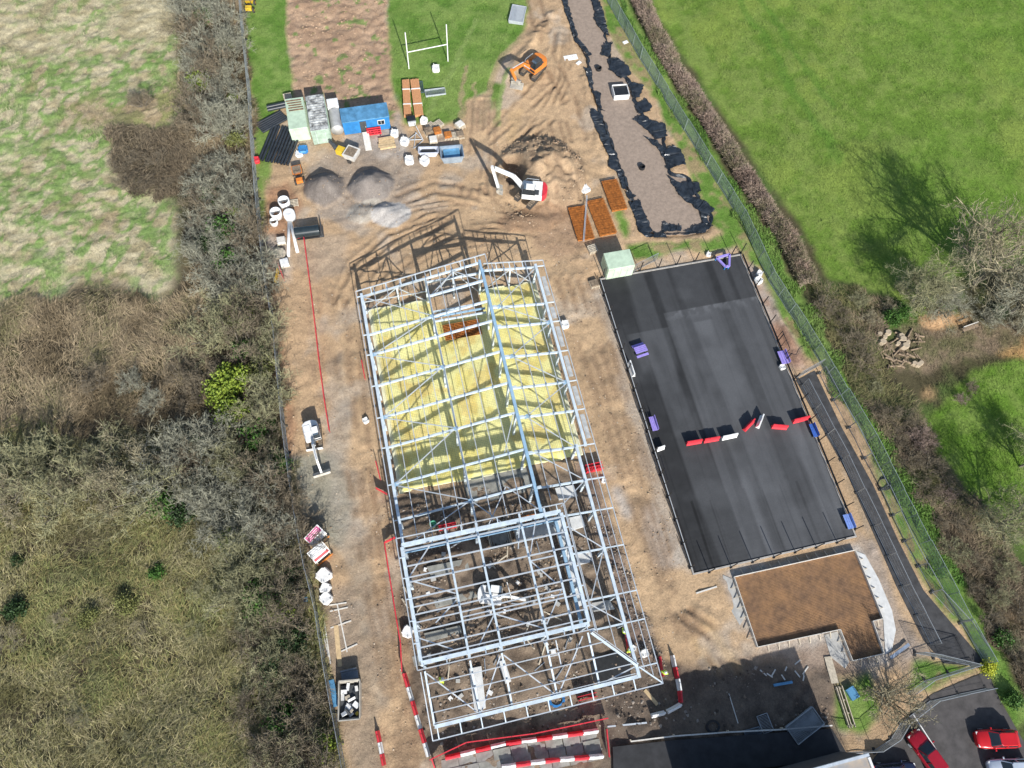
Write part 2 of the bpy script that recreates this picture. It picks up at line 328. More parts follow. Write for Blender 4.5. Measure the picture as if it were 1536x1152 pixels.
# --- site soil detail -------------------------------------------------
NTRACK = [(429, -150), (575, -150), (580, 60), (585, 130), (596, 175), (520, 190), (440, 165), (441, 120), (430, 60)]
m = msk(NTRACK, 1, 1); zone[m > .5] = 3
lay(m, (.385, .265, .175), (.30, .20, .13), sm(n2*.5+n3*.5, .35, .62)); cl = 1-np.abs(fbm(X, Y*1.6, 2.6, 4, 1)*2-1)
Z += m*((cl-.8)*.22+(n3-.5)*.22+(fbm(X, Y, .7, 2, 3)-.5)*.16)
lay(m*sm(fbm(X, Y, 1.1, 3, 2), .64, .7)*.8, (.12, .2, .05))
redS = [(398, 290), (425, 270), (455, 310), (440, 345), (410, 420), (440, 640), (455, 790), (470, 905), (455, 860), (432, 700), (416, 560), (402, 430), (396, 340)]
m = msk(redS, 2, 2); lay(m*.85, (.33, .185, .105), (.25, .14, .085), sm(n3, .35, .65)); Z += m*(n3-.5)*.25
for P_, a, b, k_ in (
    ([(455, 250), (520, 215), (600, 215), (640, 250), (610, 300), (520, 345), (470, 310)], (.30, .25, .2), (.25, .2, .155), .8),      # stony hardstanding
    ([(525, 210), (590, 190), (600, 160), (592, 140), (610, 215), (606, 240), (560, 235)], (.38, .34, .30), (.3, .26, .22), .8),
    ([(440, 690), (480, 680), (520, 690), (530, 760), (520, 820), (470, 800), (447, 765)], (.235, .225, .175), (.30, .29, .23), .9),  # grey-green stone fill
    ([(485, 560), (510, 530), (525, 620), (540, 760), (560, 880), (590, 1060), (570, 1060), (530, 900), (500, 760)], (.33, .29, .235), (.28, .23, .17), .6),
    ([(480, 870), (530, 880), (560, 1000), (585, 1160), (520, 1160), (500, 1010)], (.20, .165, .125), (.27, .21, .155), .75),
    ([(395, 350), (425, 360), (440, 400), (430, 420), (405, 400)], (.42, .37, .31), (.36, .3, .24), .8),
    ([(438, 360), (520, 345), (515, 400), (470, 430), (445, 400)], (.38, .3, .22), (.3, .24, .18), .6),
    ([(920, 735), (935, 725), (950, 760), (945, 775), (925, 765)], (.4, .37, .34), None, .7),
    ([(960, 760), (985, 750), (1010, 800), (1020, 850), (990, 850), (965, 800)], (.39, .35, .31), (.31, .26, .22), .7),
    ([(885, 430), (905, 425), (960, 600), (1000, 740), (1035, 860), (1010, 850), (975, 740), (930, 570)], (.39, .34, .28), (.31, .26, .21), .75),
    ([(1110, 390), (1130, 390), (1175, 490), (1210, 560), (1190, 560), (1150, 480)], (.36, .30, .26), (.3, .2, .15), .8),
    ([(1150, 480), (1180, 490), (1205, 530), (1195, 560), (1170, 530)], (.3, .17, .11), (.25, .14, .09), .8),
    ([(1085, 860), (1110, 850), (1290, 815), (1300, 830), (1340, 920), (1335, 985), (1290, 1010), (1140, 985), (1095, 900)], (.40, .37, .33), (.33, .28, .24), .85),
    ([(1280, 800), (1310, 810), (1350, 900), (1400, 990), (1350, 1000), (1330, 900)], (.27, .22, .18), (.33, .28, .24), .8),
    ([(1120, 985), (1250, 960), (1300, 1010), (1250, 1050), (1100, 1060), (1060, 1010)], (.3, .22, .16), (.22, .155, .11), .8),
    ([(800, 330), (860, 300), (880, 370), (830, 390), (790, 365)], (.3, .2, .13), (.24, .16, .1), .7),
    ([(1215, 560), (1240, 640), (1290, 750), (1320, 830), (1300, 800), (1262, 700), (1225, 610)], (.24, .19, .13), (.3, .26, .22), .8)):
    lay(msk(P_, 2, 2)*k_, a, b or a, sm(n3*.6+n2*.4, .35, .65))
# dark damp soil in and south of the frame
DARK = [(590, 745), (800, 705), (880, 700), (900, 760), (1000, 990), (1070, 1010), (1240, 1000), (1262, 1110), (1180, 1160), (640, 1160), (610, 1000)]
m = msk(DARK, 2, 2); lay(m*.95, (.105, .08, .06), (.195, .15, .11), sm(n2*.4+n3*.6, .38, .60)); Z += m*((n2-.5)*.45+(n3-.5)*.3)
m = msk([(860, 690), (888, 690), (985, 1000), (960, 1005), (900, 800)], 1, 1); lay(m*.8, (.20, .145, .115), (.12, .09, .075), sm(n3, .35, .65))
m = msk([(905, 1000), (1060, 990), (1250, 1010), (1262, 1120), (1180, 1170), (900, 1170)], 2, 1); lay(m*.6, (.075, .06, .05), (.12, .095, .075), n2)  # extra dark where the bottom building's shadow falls, painted into the soil
# puddled clay patches
for P_ in ([(1045, 930), (1062, 925), (1115, 1005), (1105, 1015)], [(1030, 955), (1045, 955), (1085, 1010), (1075, 1015)], [(765, 165), (785, 160), (778, 210), (762, 215)], [(835, 215), (858, 225), (855, 240), (838, 232)]):
    lay(msk(P_, 1, 1)*.4, (.44, .30, .15))
# tyre ruts: list of centre lines
def rut(pl, gauge=2.0, wd=.33, dep=.12, col=(.20, .135, .085), k=.62, tread=True):
    global Z
    P = PX(pl); Q = []
    for i in range(len(P)-1):
        for t_ in np.linspace(0, 1, 6, endpoint=False): Q.append((P[i][0]+(P[i+1][0]-P[i][0])*t_, P[i][1]+(P[i+1][1]-P[i][1])*t_))
    Q.append(P[-1]); A = np.array(Q); T = np.gradient(A, axis=0); T /= np.linalg.norm(T, axis=1)[:, None]+1e-9; N = np.stack([-T[:, 1], T[:, 0]], 1)
    for s in ((-1, 1) if gauge else (0,)):
        B = A+N*s*gauge/2; i0, i1 = max(0, int((B[:, 0].min()-2-GX0)/GS)), int((B[:, 0].max()+2-GX0)/GS)+1; j0, j1 = max(0, int((B[:, 1].min()-2-GY0)/GS)), int((B[:, 1].max()+2-GY0)/GS)+1
        sl = (slice(i0, i1), slice(j0, j1)); d = polydist(wx2[sl]*.35+X[sl]*.65, wy2[sl]*.35+Y[sl]*.65, [tuple(b) for b in B])
        br = sm(n2[sl], .3, .5)
        Z[sl] += br*(-dep*np.exp(-(d/wd)**2)+dep*.7*np.exp(-((d-wd*1.9)/(wd*.7))**2))
        mm = (np.exp(-(d/wd)**2)*k*br)[..., None]; C[sl] = C[sl]*(1-mm)+np.array(col)*mm
for o in range(5):
    rut([(500+o*14, 455+o*6), (528+o*14, 398+o*7), (580+o*10, 352+o*8), (650+o*6, 328+o*7), (740, 325+o*8), (840, 345+o*5)], 0, .3, .13, (.24, .165, .1))
for o in range(4): rut([(498+o*20, 440), (505+o*19, 560), (520+o*18, 700), (548+o*15, 880), (580+o*12, 1060), (600+o*9, 1150)], 0, .4, .1)
for o in range(4): rut([(835+o*16, 420), (862+o*16, 500), (905+o*14, 620), (940+o*14, 740), (985+o*10, 860), (1020+o*10, 960)], 0, .4, .09)
for a, b in (((735, 215), (830, 130)), ((755, 225), (850, 150)), ((722, 210), (812, 110)), ((770, 235), (838, 170))): rut([a, ((a[0]+b[0])/2-4, (a[1]+b[1])/2+3), b], 0, .28, .15, (.23, .155, .095))
for o in range(5): rut([(690+o*13, 290), (702+o*10, 240), (706+o*9, 200), (710+o*8, 150)], 0, .3, .12, (.25, .17, .11))
rut([(800, 0), (812, 45), (826, 30), (818, 80), (850, 140), (868, 210)], 2.0, .3, .14); rut([(1030, 920), (1070, 950), (1115, 1005)], 1.2, .3, .16); rut([(1010, 890), (1045, 945), (1085, 1010)], 1.0, .3, .15)
rut([(600, 300), (650, 280), (720, 290), (760, 330)], 1.6, .3, .12); rut([(830, 180), (850, 250), (862, 300)], 1.4, .25, .1)
for o in range(6): rut([(560+o*22, 335+o*3), (600+o*20, 312+o*3), (670+o*12, 300+o*6), (760+o*6, 318+o*5)], 0, .22, .1, (.24, .16, .1), .5)
for o in range(4): rut([(840+o*12, 385), (800+o*10, 350+o*4), (740, 342+o*7), (660, 352+o*8), (600, 385+o*8)], 0, .25, .09, (.25, .17, .105), .5)
for o in range(3): rut([(880+o*16, 430), (905+o*15, 520), (945+o*13, 640), (985+o*11, 760), (1012+o*9, 850)], 0, .2, .07, (.26, .185, .12), .55)
for o in range(3): rut([(770+o*16, 230), (800+o*14, 180), (838+o*8, 120), (846+o*4, 40)], 0, .25, .12, (.24, .165, .1), .55)
for o in range(3): rut([(462+o*14, 430), (470+o*13, 560), (520+o*10, 700), (560+o*9, 860)], 0, .22, .07, (.27, .19, .125), .5)
# heaps
def heap(cx, cy, rx, ry, h, col, col2, rough=.0, flat=.0, pw=1.0):
    global Z
    c = px(cx, cy); d = np.hypot((wx2-c[0])/rx, (wy2-c[1])/ry); m = sm(-d, -1.02, -.9)
    pf = np.clip(1-d, 0, 1)**pw; pf = np.minimum(pf, 1-flat)/(1-flat) if flat else pf
    Z += h*pf*(1+rough*(fbm(X, Y, 1.3, 4, 3)-.5)*2); lay(m*.95, col, col2, sm(n3*.5+n2*.5, .35, .65)); return m
heap(488, 284, 2.75, 2.75, 1.9, (.21, .185, .165), (.15, .13, .115), .06, .12, .8); heap(556, 281, 3.1, 2.9, 2.1, (.215, .19, .17), (.155, .135, .12), .06, .12, .8)
heap(556, 318, 3.4, 1.7, .8, (.36, .33, .28), (.27, .24, .2), .5); heap(587, 322, 2.6, 2.0, .6, (.43, .41, .38), (.34, .32, .3), .4)
heap(812, 262, 6.0, 6.2, 1.9, (.38, .27, .17), (.25, .175, .11), .3, .08, .7); heap(832, 248, 3.4, 3.0, .7, (.39, .275, .17), (.28, .195, .12), .3)
heap(800, 330, 5., 2.0, .5, (.29, .185, .11), (.21, .14, .09), .9)
hm_ = sm(-np.hypot((X-px(812, 262)[0])/6.6, (Y-px(812, 262)[1])/6.8), -1, -.7); Z += hm_*((1-np.abs(fbm(X, Y, 1.6, 3, 2)*2-1))*.5+(fbm(X, Y, .7, 2, 5)-.5)*.55); lay(hm_*sm(fbm(X, Y, .9, 3, 0), .52, .66)*.6, (.22, .15, .095))
m = sm(-np.hypot((wx2-px(771, 262)[0])/1.6, (wy2-px(771, 262)[1])/2.8), -1, -.6); Z -= m*1.7; lay(m*.6, (.16, .105, .07))
heap(1405, 478, 2.6, 1.2, .9, (.38, .24, .13), (.3, .19, .1), .3)
# long spoil ridges along the basin and west of the court
for P_, h_ in (([(760, 115), (800, 60), (830, 20)], .4), ([(878, 110), (890, 180), (905, 250)], .35), ([(1160, 470), (1195, 545)], .55), ([(1260, 590), (1330, 760)], .25)):
    d = polydist(wx2, wy2, PX(P_)); Z += h_*np.exp(-(d/.7)**2)*(.6+n3*.8)
site = (zone == 3); Z += np.where(site, (n3-.5)*.12+(fbm(X, Y, .55, 1, 1)-.5)*.10, 0)
# keep the courts, slabs, basin and paving clear of bumps
BASIN = [(866, -160), (872, 20), (878, 55), (890, 85), (905, 105), (898, 165), (915, 215), (935, 275), (952, 318), (972, 346), (1000, 350), (1050, 345), (1062, 322), (1045, 300), (1020, 275), (1005, 240), (1000, 195), (985, 175), (962, 150), (955, 115), (930, 85), (918, 60), (903, 30), (890, -160)]
BASIN = [(848, -160), (851, 10), (868, 65), (882, 88), (886, 112), (890, 140), (905, 178), (925, 235), (945, 288), (965, 340), (985, 352), (1030, 351), (1062, 344), (1068, 325), (1050, 300), (1030, 265), (1006, 262), (999, 236), (995, 205), (968, 178), (952, 150), (955, 138), (935, 110), (917, 98), (912, 70), (905, 40), (893, -4), (880, -160)]
def level(pts, z, pad=1):
    global Z
    m = blur(inpoly(X, Y, pts), pad); Z = Z*(1-np.clip(m*2.2, 0, 1))+z*np.clip(m*2.2, 0, 1)
COURT = (24.8, 43.25, 7.4, 44.0)
level([(23.6, 6.6), (44.4, 6.6), (44.4, 45.), (23.6, 45.)], -.05, 3)
level(PX(BASIN), -.30, 3)
level([(-5.6, 21.6), (17.2, 21.6), (17.2, 46.3), (-5.6, 46.3)], -.06, 2)
SLAB = PX([(1099.5, 866), (1280.5, 826), (1322, 928.5), (1306.5, 932), (1323.5, 980.5), (1276.5, 991.5), (1258, 944.6), (1134.6, 971)])
level(PX([(1088, 860), (1285, 815), (1340, 930), (1340, 990), (1270, 1005), (1130, 985)]), -.05, 2)
PATH = [(1194, 571), (1222, 556), (1262, 640), (1310, 728), (1347, 810), (1385, 885), (1425, 932), (1470, 985), (1476, 1000), (1415, 995), (1385, 960), (1345, 880), (1308, 795), (1268, 705), (1222, 622)]
PARK = [(1240, 1300), (1300, 1152), (1335, 1105), (1352, 1090), (1372, 1062), (1400, 1040), (1468, 1012), (1480, 1005), (1500, 1050), (1533, 1108), (1590, 1200), (1640, 1300)]
level(PX(PATH), -.03, 2); level(PX(PARK), -.04, 2)
level([(-46, 200), (-40, 200)], 0, 0) if False else None
# scrub mounds in the west
brush = mW*(1-mF); Z += brush*(fbm(X, Y, 7, 3, 2)*1.1+(n2-.5)*.5-.35)*sm(polydist(X, Y, PX(WEST_FENCE)), .5, 4)
def gz(x, y):
    i = min(max((x-GX0)/GS, 0), NX-1.001); j = min(max((y-GY0)/GS, 0), NY-1.001); a, b = int(i), int(j); u, v = i-a, j-b
    return float((Z[a, b]*(1-u)+Z[a+1, b]*u)*(1-v)+(Z[a, b+1]*(1-u)+Z[a+1, b+1]*u)*v)
def gp(x, y, dz=0.):
    """photo pixel -> point on the terrain"""
    a, b = pxa(x, y)
    for _ in range(2):
        q = px(x, y, gz(a, b)); a, b = float(q[0]), float(q[1])
    return (a, b, gz(a, b)+dz)
GM = groundmat('ground_soil', .2, .75, True)
GFINE = groundmat('ground_grass', .24, .8, False)
ZN = {0: ('garden_ground', 'uneven brown and green garden ground east of the fence'), 1: ('scrub_ground', 'brown scrub floor west of the fence'), 2: ('rough_field', 'pale tussocky field with green streaks'), 3: ('site_ground', 'tan rutted soil of the building site'), 4: ('lawn', 'mown green turf left inside the site'), 5: ('grass_verge', 'green grass verge along the east fence'), 6: ('meadow', 'bright green meadow'), 7: ('garden_clearing', 'green yard and sandy soil in the garden')}
fz = zone[:-1, :-1]; idx = np.arange(NX*NY).reshape(NX, NY)
Q = np.stack([idx[:-1, :-1], idx[1:, :-1], idx[1:, 1:], idx[:-1, 1:]], -1)
VV = np.stack([X, Y, Z], -1).reshape(-1, 3); CC = np.clip(C, 0, 1).reshape(-1, 3)
for k, (nm, lb) in ZN.items():
    f = Q[fz == k].reshape(-1, 4)
    if not len(f): continue
    u, inv = np.unique(f, return_inverse=True)
    me = npmesh(nm, VV[u], inv.reshape(-1, 4), CC[u], GFINE if k in (2, 4, 5, 6) else GM)
    me.polygons.foreach_set('use_smooth', np.ones(len(me.polygons), bool))
    tag(link(nm, me), lb, 'ground', None, 'structure')
# wider countryside out to the horizon
o_ = 900.; xs = [-o_, GX0, GX1, o_]; ys = [-o_, GY0, GY1, o_]; V = []; F = []
for i in range(3):
    for j in range(3):
        if i == j == 1: continue
        b_ = len(V); V += [(xs[i], ys[j], -.02), (xs[i+1], ys[j], -.02), (xs[i+1], ys[j+1], -.02), (xs[i], ys[j+1], -.02)]; F.append((b_, b_+1, b_+2, b_+3))
tag(link('ground', npmesh('ground', np.array(V), np.array(F), np.tile((.09, .13, .04), (len(V), 1)), GFINE)), 'wider green countryside beyond the site', 'ground', None, 'structure')
# ---- paved sheets
def sheet(name, pts, z, m, label, thick=.05):
    mb = MB().prism(pts, z-thick, z); o = link(name, mb.mesh(name, m)); return tag(o, label, 'ground', None, 'structure')
asph = mat('asphalt', (.05, .05, .052), .85, 0, .25, 1.2, .3); asphp = mat('car_park_asphalt', (.068, .062, .06), .85, 0, .22, .9, .3)
gravel = mat('pea_gravel', (.285, .22, .17), .95, 0, .12, 2.5, .9)
sheet('footpath', PX(PATH), .02, asph, 'dark asphalt footpath beside the court'); sheet('car_park', PX(PARK), .02, asphp, 'grey asphalt car park in the corner')
def ragged(pts, step=.6, amp=.18, seed=0):
    r_ = random.Random(seed); out = []
    for i in range(len(pts)):
        a, b = pts[i], pts[(i+1) % len(pts)]; L = math.dist(a, b); n = max(1, int(L/step))
        for k in range(n):
            t_ = k/n; out.append((a[0]+(b[0]-a[0])*t_+r_.uniform(-amp, amp), a[1]+(b[1]-a[1])*t_+r_.uniform(-amp, amp)))
    return out
sheet('gravel_bed', ragged(PX(BASIN), .7, .15, 3), -.17, gravel, 'tan gravel bed of the drainage basin', .2)
# ================================================================== STEEL FRAME
steel = mat('pale_blue_primed_steel', (.58, .665, .72), .42, .12, .12, 1.5)
steelb = mat('blue_primed_steel', (.30, .46, .60), .45, .15, .1, 1.5)
galv = mat('galvanised_rail', (.54, .58, .61), .4, .3, .06, 2.)
SF = thing('steel_building_frame', 'large pale blue steel frame of an unfinished school building with open roof beams', 'steel frame', (0, 0, -.1))
def mem(name, a, b, wd, ht, m=steel, sec='box'):
    a, b = Vector(a)+Vector((0, 0, .1)), Vector(b)+Vector((0, 0, .1)); c = (a+b)/2
    mb = MB(); (mb.hbeam if sec == 'I' else mb.beam)(a-c, b-c, wd, ht)
    o = link(name, mb.mesh(name, m), SF, c); return o
FY = [45.1, 40.05, 37.5, 33.65, 29.87, 26.4, 22.3, 18.5]
zL = lambda x: 4.0+.217*(x+4.87)
zR = lambda x: 5.42-.195*(x-9.6)
XE = lambda y: 16.35 if y > 22.4 else 15.3
for y in FY:
    hv = .26 if y == 45.1 else .30
    mem('rafter', (-4.3, y, zL(-4.3)-.3), (9.5, y, zL(9.5)-.3), .17, hv, steel, 'I')
    mem('rafter', (9.75, y, zR(9.75)-.3), (XE(y), y, zR(XE(y))-.3), .17, hv, steel, 'I')
    for x, zt in ((-4.3, zL(-4.3)-.42), (3.2, zL(3.2)-.46), (9.55, zL(9.55)-.46), (XE(y), zR(XE(y))-.42)):
        if not (x == 3.2 and y in (37.5, 29.87)): mem('column', (x, y+.005, -.02), (x, y+.005, zt), .26, .26, steel, 'I')
    mem('outrigger', (-4.18, y, zL(-4.5)-.08), (-4.87, y, zL(-4.87)-.02), .1, .14)
    mem('outrigger', (XE(y)+.12, y, zR(XE(y))-.1), (17.4, y, zR(17.4)-.02), .1, .14)
for k in range(1, 9):
    x = -4.3+1.511*k; mem('purlin', (x, 45.78, zL(x)-.02), (x, 15.9, zL(x)-.02), .075, .2, galv)
for k in range(1, 5):
    x = 9.75+1.35*k; mem('purlin', (x, 45.78, zR(x)-.02), (x, 16.6 if k > 1 else 17., zR(x)-.02), .075, .2, galv)
mem('eaves_beam', (-4.3, 45.4, zL(-4.3)-.12), (-4.3, 15.7, zL(-4.3)-.12), .3, .34, steel, 'I')
mem('eaves_beam', (16.35, 45.4, zR(16.35)-.12), (16.35, 22.2, zR(16.35)-.12), .3, .34, steel, 'I')
mem('eaves_beam', (15.3, 22.5, zR(15.3)-.1), (15.3, -1.15, zR(15.3)-.1), .3, .34, steel, 'I')
mem('gutter_rail', (-4.87, 45.85, zL(-4.87)), (-4.87, 16.1, zL(-4.87)), .09, .12, galv)
mem('gutter_rail', (17.4, 45.85, zR(17.4)), (17.4, -2.1, zR(17.4)), .09, .12, galv)
mem('verge_rail', (-4.87, 45.85, zL(-4.87)+.02), (10.33, 45.85, zL(10.33)+.02), .1, .12, galv)
mem('verge_rail', (10.1, 45.85, zR(10.1)+.02), (17.4, 45.85, zR(17.4)+.02), .1, .12, galv)
for k in range(1, 9):
    x = -4.87+1.75*k; mem('outrigger', (x, 45.2, zL(x)-.1), (x, 45.8, zL(x)-.05), .1, .12)
for x in (11.6, 13.2, 14.8): mem('outrigger', (x, 45.2, zR(x)-.1), (x, 45.8, zR(x)-.05), .1, .12)
for y0_, y1_ in ((43.6, 41.), (39.4, 37.9), (36.8, 34.2), (33., 30.4), (29.2, 26.9), (25.8, 23.)): mem('gutter_board', (16.9, y0_, zR(16.9)-.02), (16.9, y1_, zR(16.9)-.02), .5, .05, mat('grey_board', (.42, .43, .42), .8, 0, .2, 1.5))
# clerestory ridge: deep beams
mem('ridge_beam', (9.55, 45.3, zL(9.55)-.13), (9.55, 15.6, zL(9.55)-.13), .26, .4, steelb, 'I')
mem('ridge_beam', (9.86, 45.2, zR(9.86)-.08), (9.86, 15.6, zR(9.86)-.08), .24, .34, steelb, 'I')
mem('verge_rail', (10.33, 45.85, zL(10.33)), (10.33, 40.2, zL(10.33)), .08, .1, galv)
for y in FY[1:]: mem('ridge_bracket', (9.98, y, zR(9.98)-.02), (10.45, y, zR(10.4)), .3, .1, steel)
mem('tie_beam', (3.2, 45.3, zL(3.2)-.62), (3.2, 15.6, zL(3.2)-.62), .16, .2, steel, 'I')
mem('trimmer_beam', (3.2, 42.6, zL(3.2)-.1), (9.5, 42.6, zL(9.5)-.1), .2, .26, steel, 'I')
for y, z in ((41.9, 3.2), (41.2, 3.2), (40.6, 3.25)): mem('stair_beam', (3.3, y, z), (9.4, y, z), .16, .24, steel if y != 41.2 else steelb, 'I')
for y in (41.5, 40.9): mem('stair_beam', (4.2, y-.3, 3.35), (4.2, y+.4, 3.35), .1, .1)
# roof bracing
nodes = [(-4.2, 45), (3.15, 40.15), (-4.2, 37.4), (3.15, 33.75), (-4.2, 29.8), (3.15, 26.5), (-4.2, 22.2), (3.15, 18.6), (-4.2, 15.7)]
for a, b in zip(nodes[:-1], nodes[1:]): mem('brace', (*a, zL(a[0])-.22), (*b, zL(b[0])-.22), .09, .09, galv)
nodes = [(16.3, 45), (10.7, 40.2), (16.3, 37.5), (10.7, 33.7), (16.3, 29.8), (10.7, 26.4), (15.2, 22.3), (10.7, 22.5)]
for a, b in zip(nodes[:-1], nodes[1:]): mem('brace', (*a, zR(a[0])-.22), (*b, zR(b[0])-.22), .09, .09, galv)
mem('brace', (15.2, 18.6, zR(15.2)-.2), (10.7, 22.2, zR(10.7)-.2), .09, .09, galv); mem('brace', (15.2, 18.5, zR(15.2)-.2), (12., 16.2, zR(12)-.2), .09, .09, galv)
for a, b in (((6.5, 45.0), (3.3, 42.7)), ((6.5, 45.0), (9.4, 42.7)), ((-4.2, 45), (3.1, 45.02)), ((9.3, 26.4), (7.4, 22.4)), ((3.2, 18.5), (5.6, 15.7)), ((6.8, 19.), (4.4, 15.8)), ((6.9, 19), (9.4, 16))):
    mem('brace', (*a, zL(a[0])-.3), (*b, zL(b[0])-.3), .09, .09, galv)
# gable wall bracing and sheeting rails (cast the lattice shadow north)
for a, b in (((-4.2, .2), (-.2, zL(-.2)-.5)), ((-.2, zL(-.2)-.5), (3.1, .3)), ((3.3, .3), (6.4, zL(6.4)-.5)), ((6.4, zL(6.4)-.5), (9.4, .5)), ((9.8, .3), (13.2, zR(13.2)-.4)), ((13.2, zR(13.2)-.4), (16.2, .3))):
    mem('wall_brace', (a[0], 45.12, a[1]), (b[0], 45.12, b[1]), .1, .1, galv)
for x in (-.2, 6.4): mem('gable_post', (x, 45.1, 0), (x, 45.1, zL(x)-.45), .18, .18, steel, 'I')
mem('gable_post', (13.2, 45.1, 0), (13.2, 45.1, zR(13.2)-.45), .18, .18, steel, 'I')
mem('gable_rail', (3.2, 45.1, 4.6), (9.5, 45.1, 4.6), .16, .3, steel)
mem('gable_rail', (-4.3, 45.1, 2.6), (3.2, 45.1, 2.6), .08, .14, galv)
clm = MB().box((0, 0, 0), (.16, .26, .07)).mesh('cleat', mat('dark_cleat', (.16, .22, .30), .5, .2, .1)); gus = MB().box((0, 0, 0), (.5, .42, .03)).mesh('gusset_plate', steelb)
for y in FY:
    for k in range(1, 9): link('cleat', clm, SF, (-4.3+1.511*k, y, zL(-4.3+1.511*k)+.15))
    for k in range(1, 5): link('cleat', clm, SF, (9.75+1.35*k, y, zR(9.75+1.35*k)+.15))
for x, y in ((-4.0, 37.45), (-4.0, 29.82), (-4.0, 22.25), (3.15, 40.1), (3.15, 33.7), (3.15, 26.45), (3.15, 18.55)): link('gusset_plate', gus, SF, (x, y, zL(x)-.06), R(20))
for x, y in ((16.0, 37.5), (16.0, 29.85), (10.75, 40.1), (10.75, 33.68), (10.75, 26.4)): link('gusset_plate', gus, SF, (x, y, zR(x)-.06), R(20))
for x in (.05, 3.07, 7.4, 9.9):
    for y in (14.7, 11.7, 8.7, 5.75): link('cleat', clm, SF, (x, y, 7.27))
# --- raised flat box at the south
BZ = 7.0; bx0, bx1, by0, by1 = -4.72, 11.9, 3.9, 16.0
for a, b in (((bx0, by0), (bx1, by0)), ((bx1, by0), (bx1, by1)), ((bx1, by1), (bx0, by1)), ((bx0, by1), (bx0, by0))): mem('parapet_rail', (*a, BZ+.05), (*b, BZ+.05), .09, .12, galv)
mem('roof_beam', (-4.3, 15.3, BZ-.28), (11.5, 15.3, BZ-.28), .34, .6, steel, 'I'); mem('roof_beam', (-4.15, 14.85, BZ-1.2), (11.4, 14.85, BZ-1.2), .3, .45, steelb, 'I')
mem('roof_beam', (-4.3, 4.45, BZ-.28), (11.5, 4.45, BZ-.28), .34, .6, steel, 'I'); mem('roof_beam', (-4.2, 4.9, BZ-.05), (11.4, 4.9, BZ-.05), .1, .16, galv)
mem('roof_beam', (-4.3, 15.1, BZ-.2), (-4.3, 4.6, BZ-.2), .32, .5, steel, 'I'); mem('roof_beam', (11.5, 15.1, BZ-.25), (11.5, 4.6, BZ-.25), .34, .6, steel, 'I')
mem('roof_beam', (10.95, 15.0, BZ-1.2), (10.95, 4.7, BZ-1.2), .3, .4, steelb, 'I')
for x in (.05, 3.07, 7.4, 9.9): mem('roof_joist', (x, 15.9, BZ+.02), (x, 3.95, BZ+.02), .2, .22, steel)
for y in (14.7, 13.2, 11.7, 10.2, 8.7, 7.2, 5.75): mem('roof_purlin', (-4.2, y, BZ-.02), (11.45, y, BZ-.02), .12, .16, galv)
for y, x0, x1 in ((12.15, -4.2, 0), (9.4, -4.2, 0), (8.0, -4.2, 9.8), (11.2, 7.4, 9.9), (7.55, 0, 9.8)): mem('roof_purlin', (x0, y, BZ-.04), (x1, y, BZ-.04), .11, .14, galv)
for a, b in (((-4.1, 12.2), (-1.3, 15.1)), ((-4.1, 11.9), (-.1, 9.8)), ((-.1, 9.2), (-2.4, 7.6)), ((-4.1, 6.6), (-1.3, 5.)), ((7.5, 11.2), (9.3, 8.8)), ((9.8, 8.1), (7.6, 5.2)), ((3.1, 7.2), (7.2, 5.0)), ((3.0, 7.1), (1.1, 4.8)), ((8.9, 15), (7.6, 11.8)), ((7.2, 14.8), (6.6, 12.6))):
    mem('brace', (*a, BZ-.2), (*b, BZ-.2), .11, .11, galv)
for y in (14.1, 12.15, 10.2, 8.2, 6.2): mem('outrigger', (-4.15, y, BZ), (-4.7, y, BZ+.03), .1, .12)
for y in (13.6, 11.7, 9.8, 7.9, 6.): mem('outrigger', (11.65, y, BZ), (11.88, y, BZ+.03), .1, .12)
for x in (-4.1, -2., 1.6, 5.2, 9., 11.2): mem('outrigger', (x, 15.45, BZ), (x, 15.96, BZ+.03), .09, .12); mem('outrigger', (x, 4.3, BZ), (x, 3.94, BZ+.03), .09, .12)
for x in (-4.3, .05, 3.07, 7.4, 11.5):
    for y in (15.32, 4.43): mem('column', (x, y, -.05), (x, y, BZ-.58), .28, .28, steel, 'I')
for y in (12.15, 8.2):
    for x in (-4.32, 11.52): mem('column', (x, y, -.05), (x, y, BZ-.55), .28, .28, steel, 'I')
for a, b in (((11.5, 15.2, .3), (11.5, 12.2, 5.8)), ((11.5, 12.1, 5.8), (11.5, 8.3, .3)), ((-4.32, 8.1, .3), (-4.32, 4.6, 5.8)), ((.1, 15.32, .3), (3., 15.32, 5.8))): mem('wall_brace', a, b, .1, .1, galv)
# --- east lean-to
zE = lambda x: 5.25-.232*(x-11.8)
for y in (18.5, 15.15, 11.25, 6.65, 3.88):
    mem('rafter', (11.7 if y < 16.5 else 10., y+.01, zE(11.8)-.25), (15.2, y+.01, zE(15.2)-.25), .16, .22, steel, 'I')
    if y < 18: mem('column', (15.3, y, -.05), (15.3, y, zR(15.3)-.3), .22, .22, steel, 'I')
    mem('outrigger', (15.4, y, zE(15.4)-.1), (17.38, y, zE(17.4)-.02), .11, .14)
mem('outrigger', (15.4, -.25, zE(15.4)-.1), (17.38, -.25, zE(17.4)-.02), .11, .14)
for x, y0, y1 in ((12.35, 16.3, 3.6), (13.75, 22.2, 1.9), (15.95, 21.9, -.5), (16.68, 21.9, -1.2)): mem('purlin', (x, y0, zE(x)-.02), (x, y1, zE(x)-.02), .07, .12, galv)
for a, b in (((12.3, 13.9), (15.2, 11.3)), ((15.2, 11.2), (12.6, 6.7)), ((12.2, 6.4), (15.2, 3.95))): mem('brace', (*a, zE(a[0])-.15), (*b, zE(b[0])-.15), .1, .1, galv)
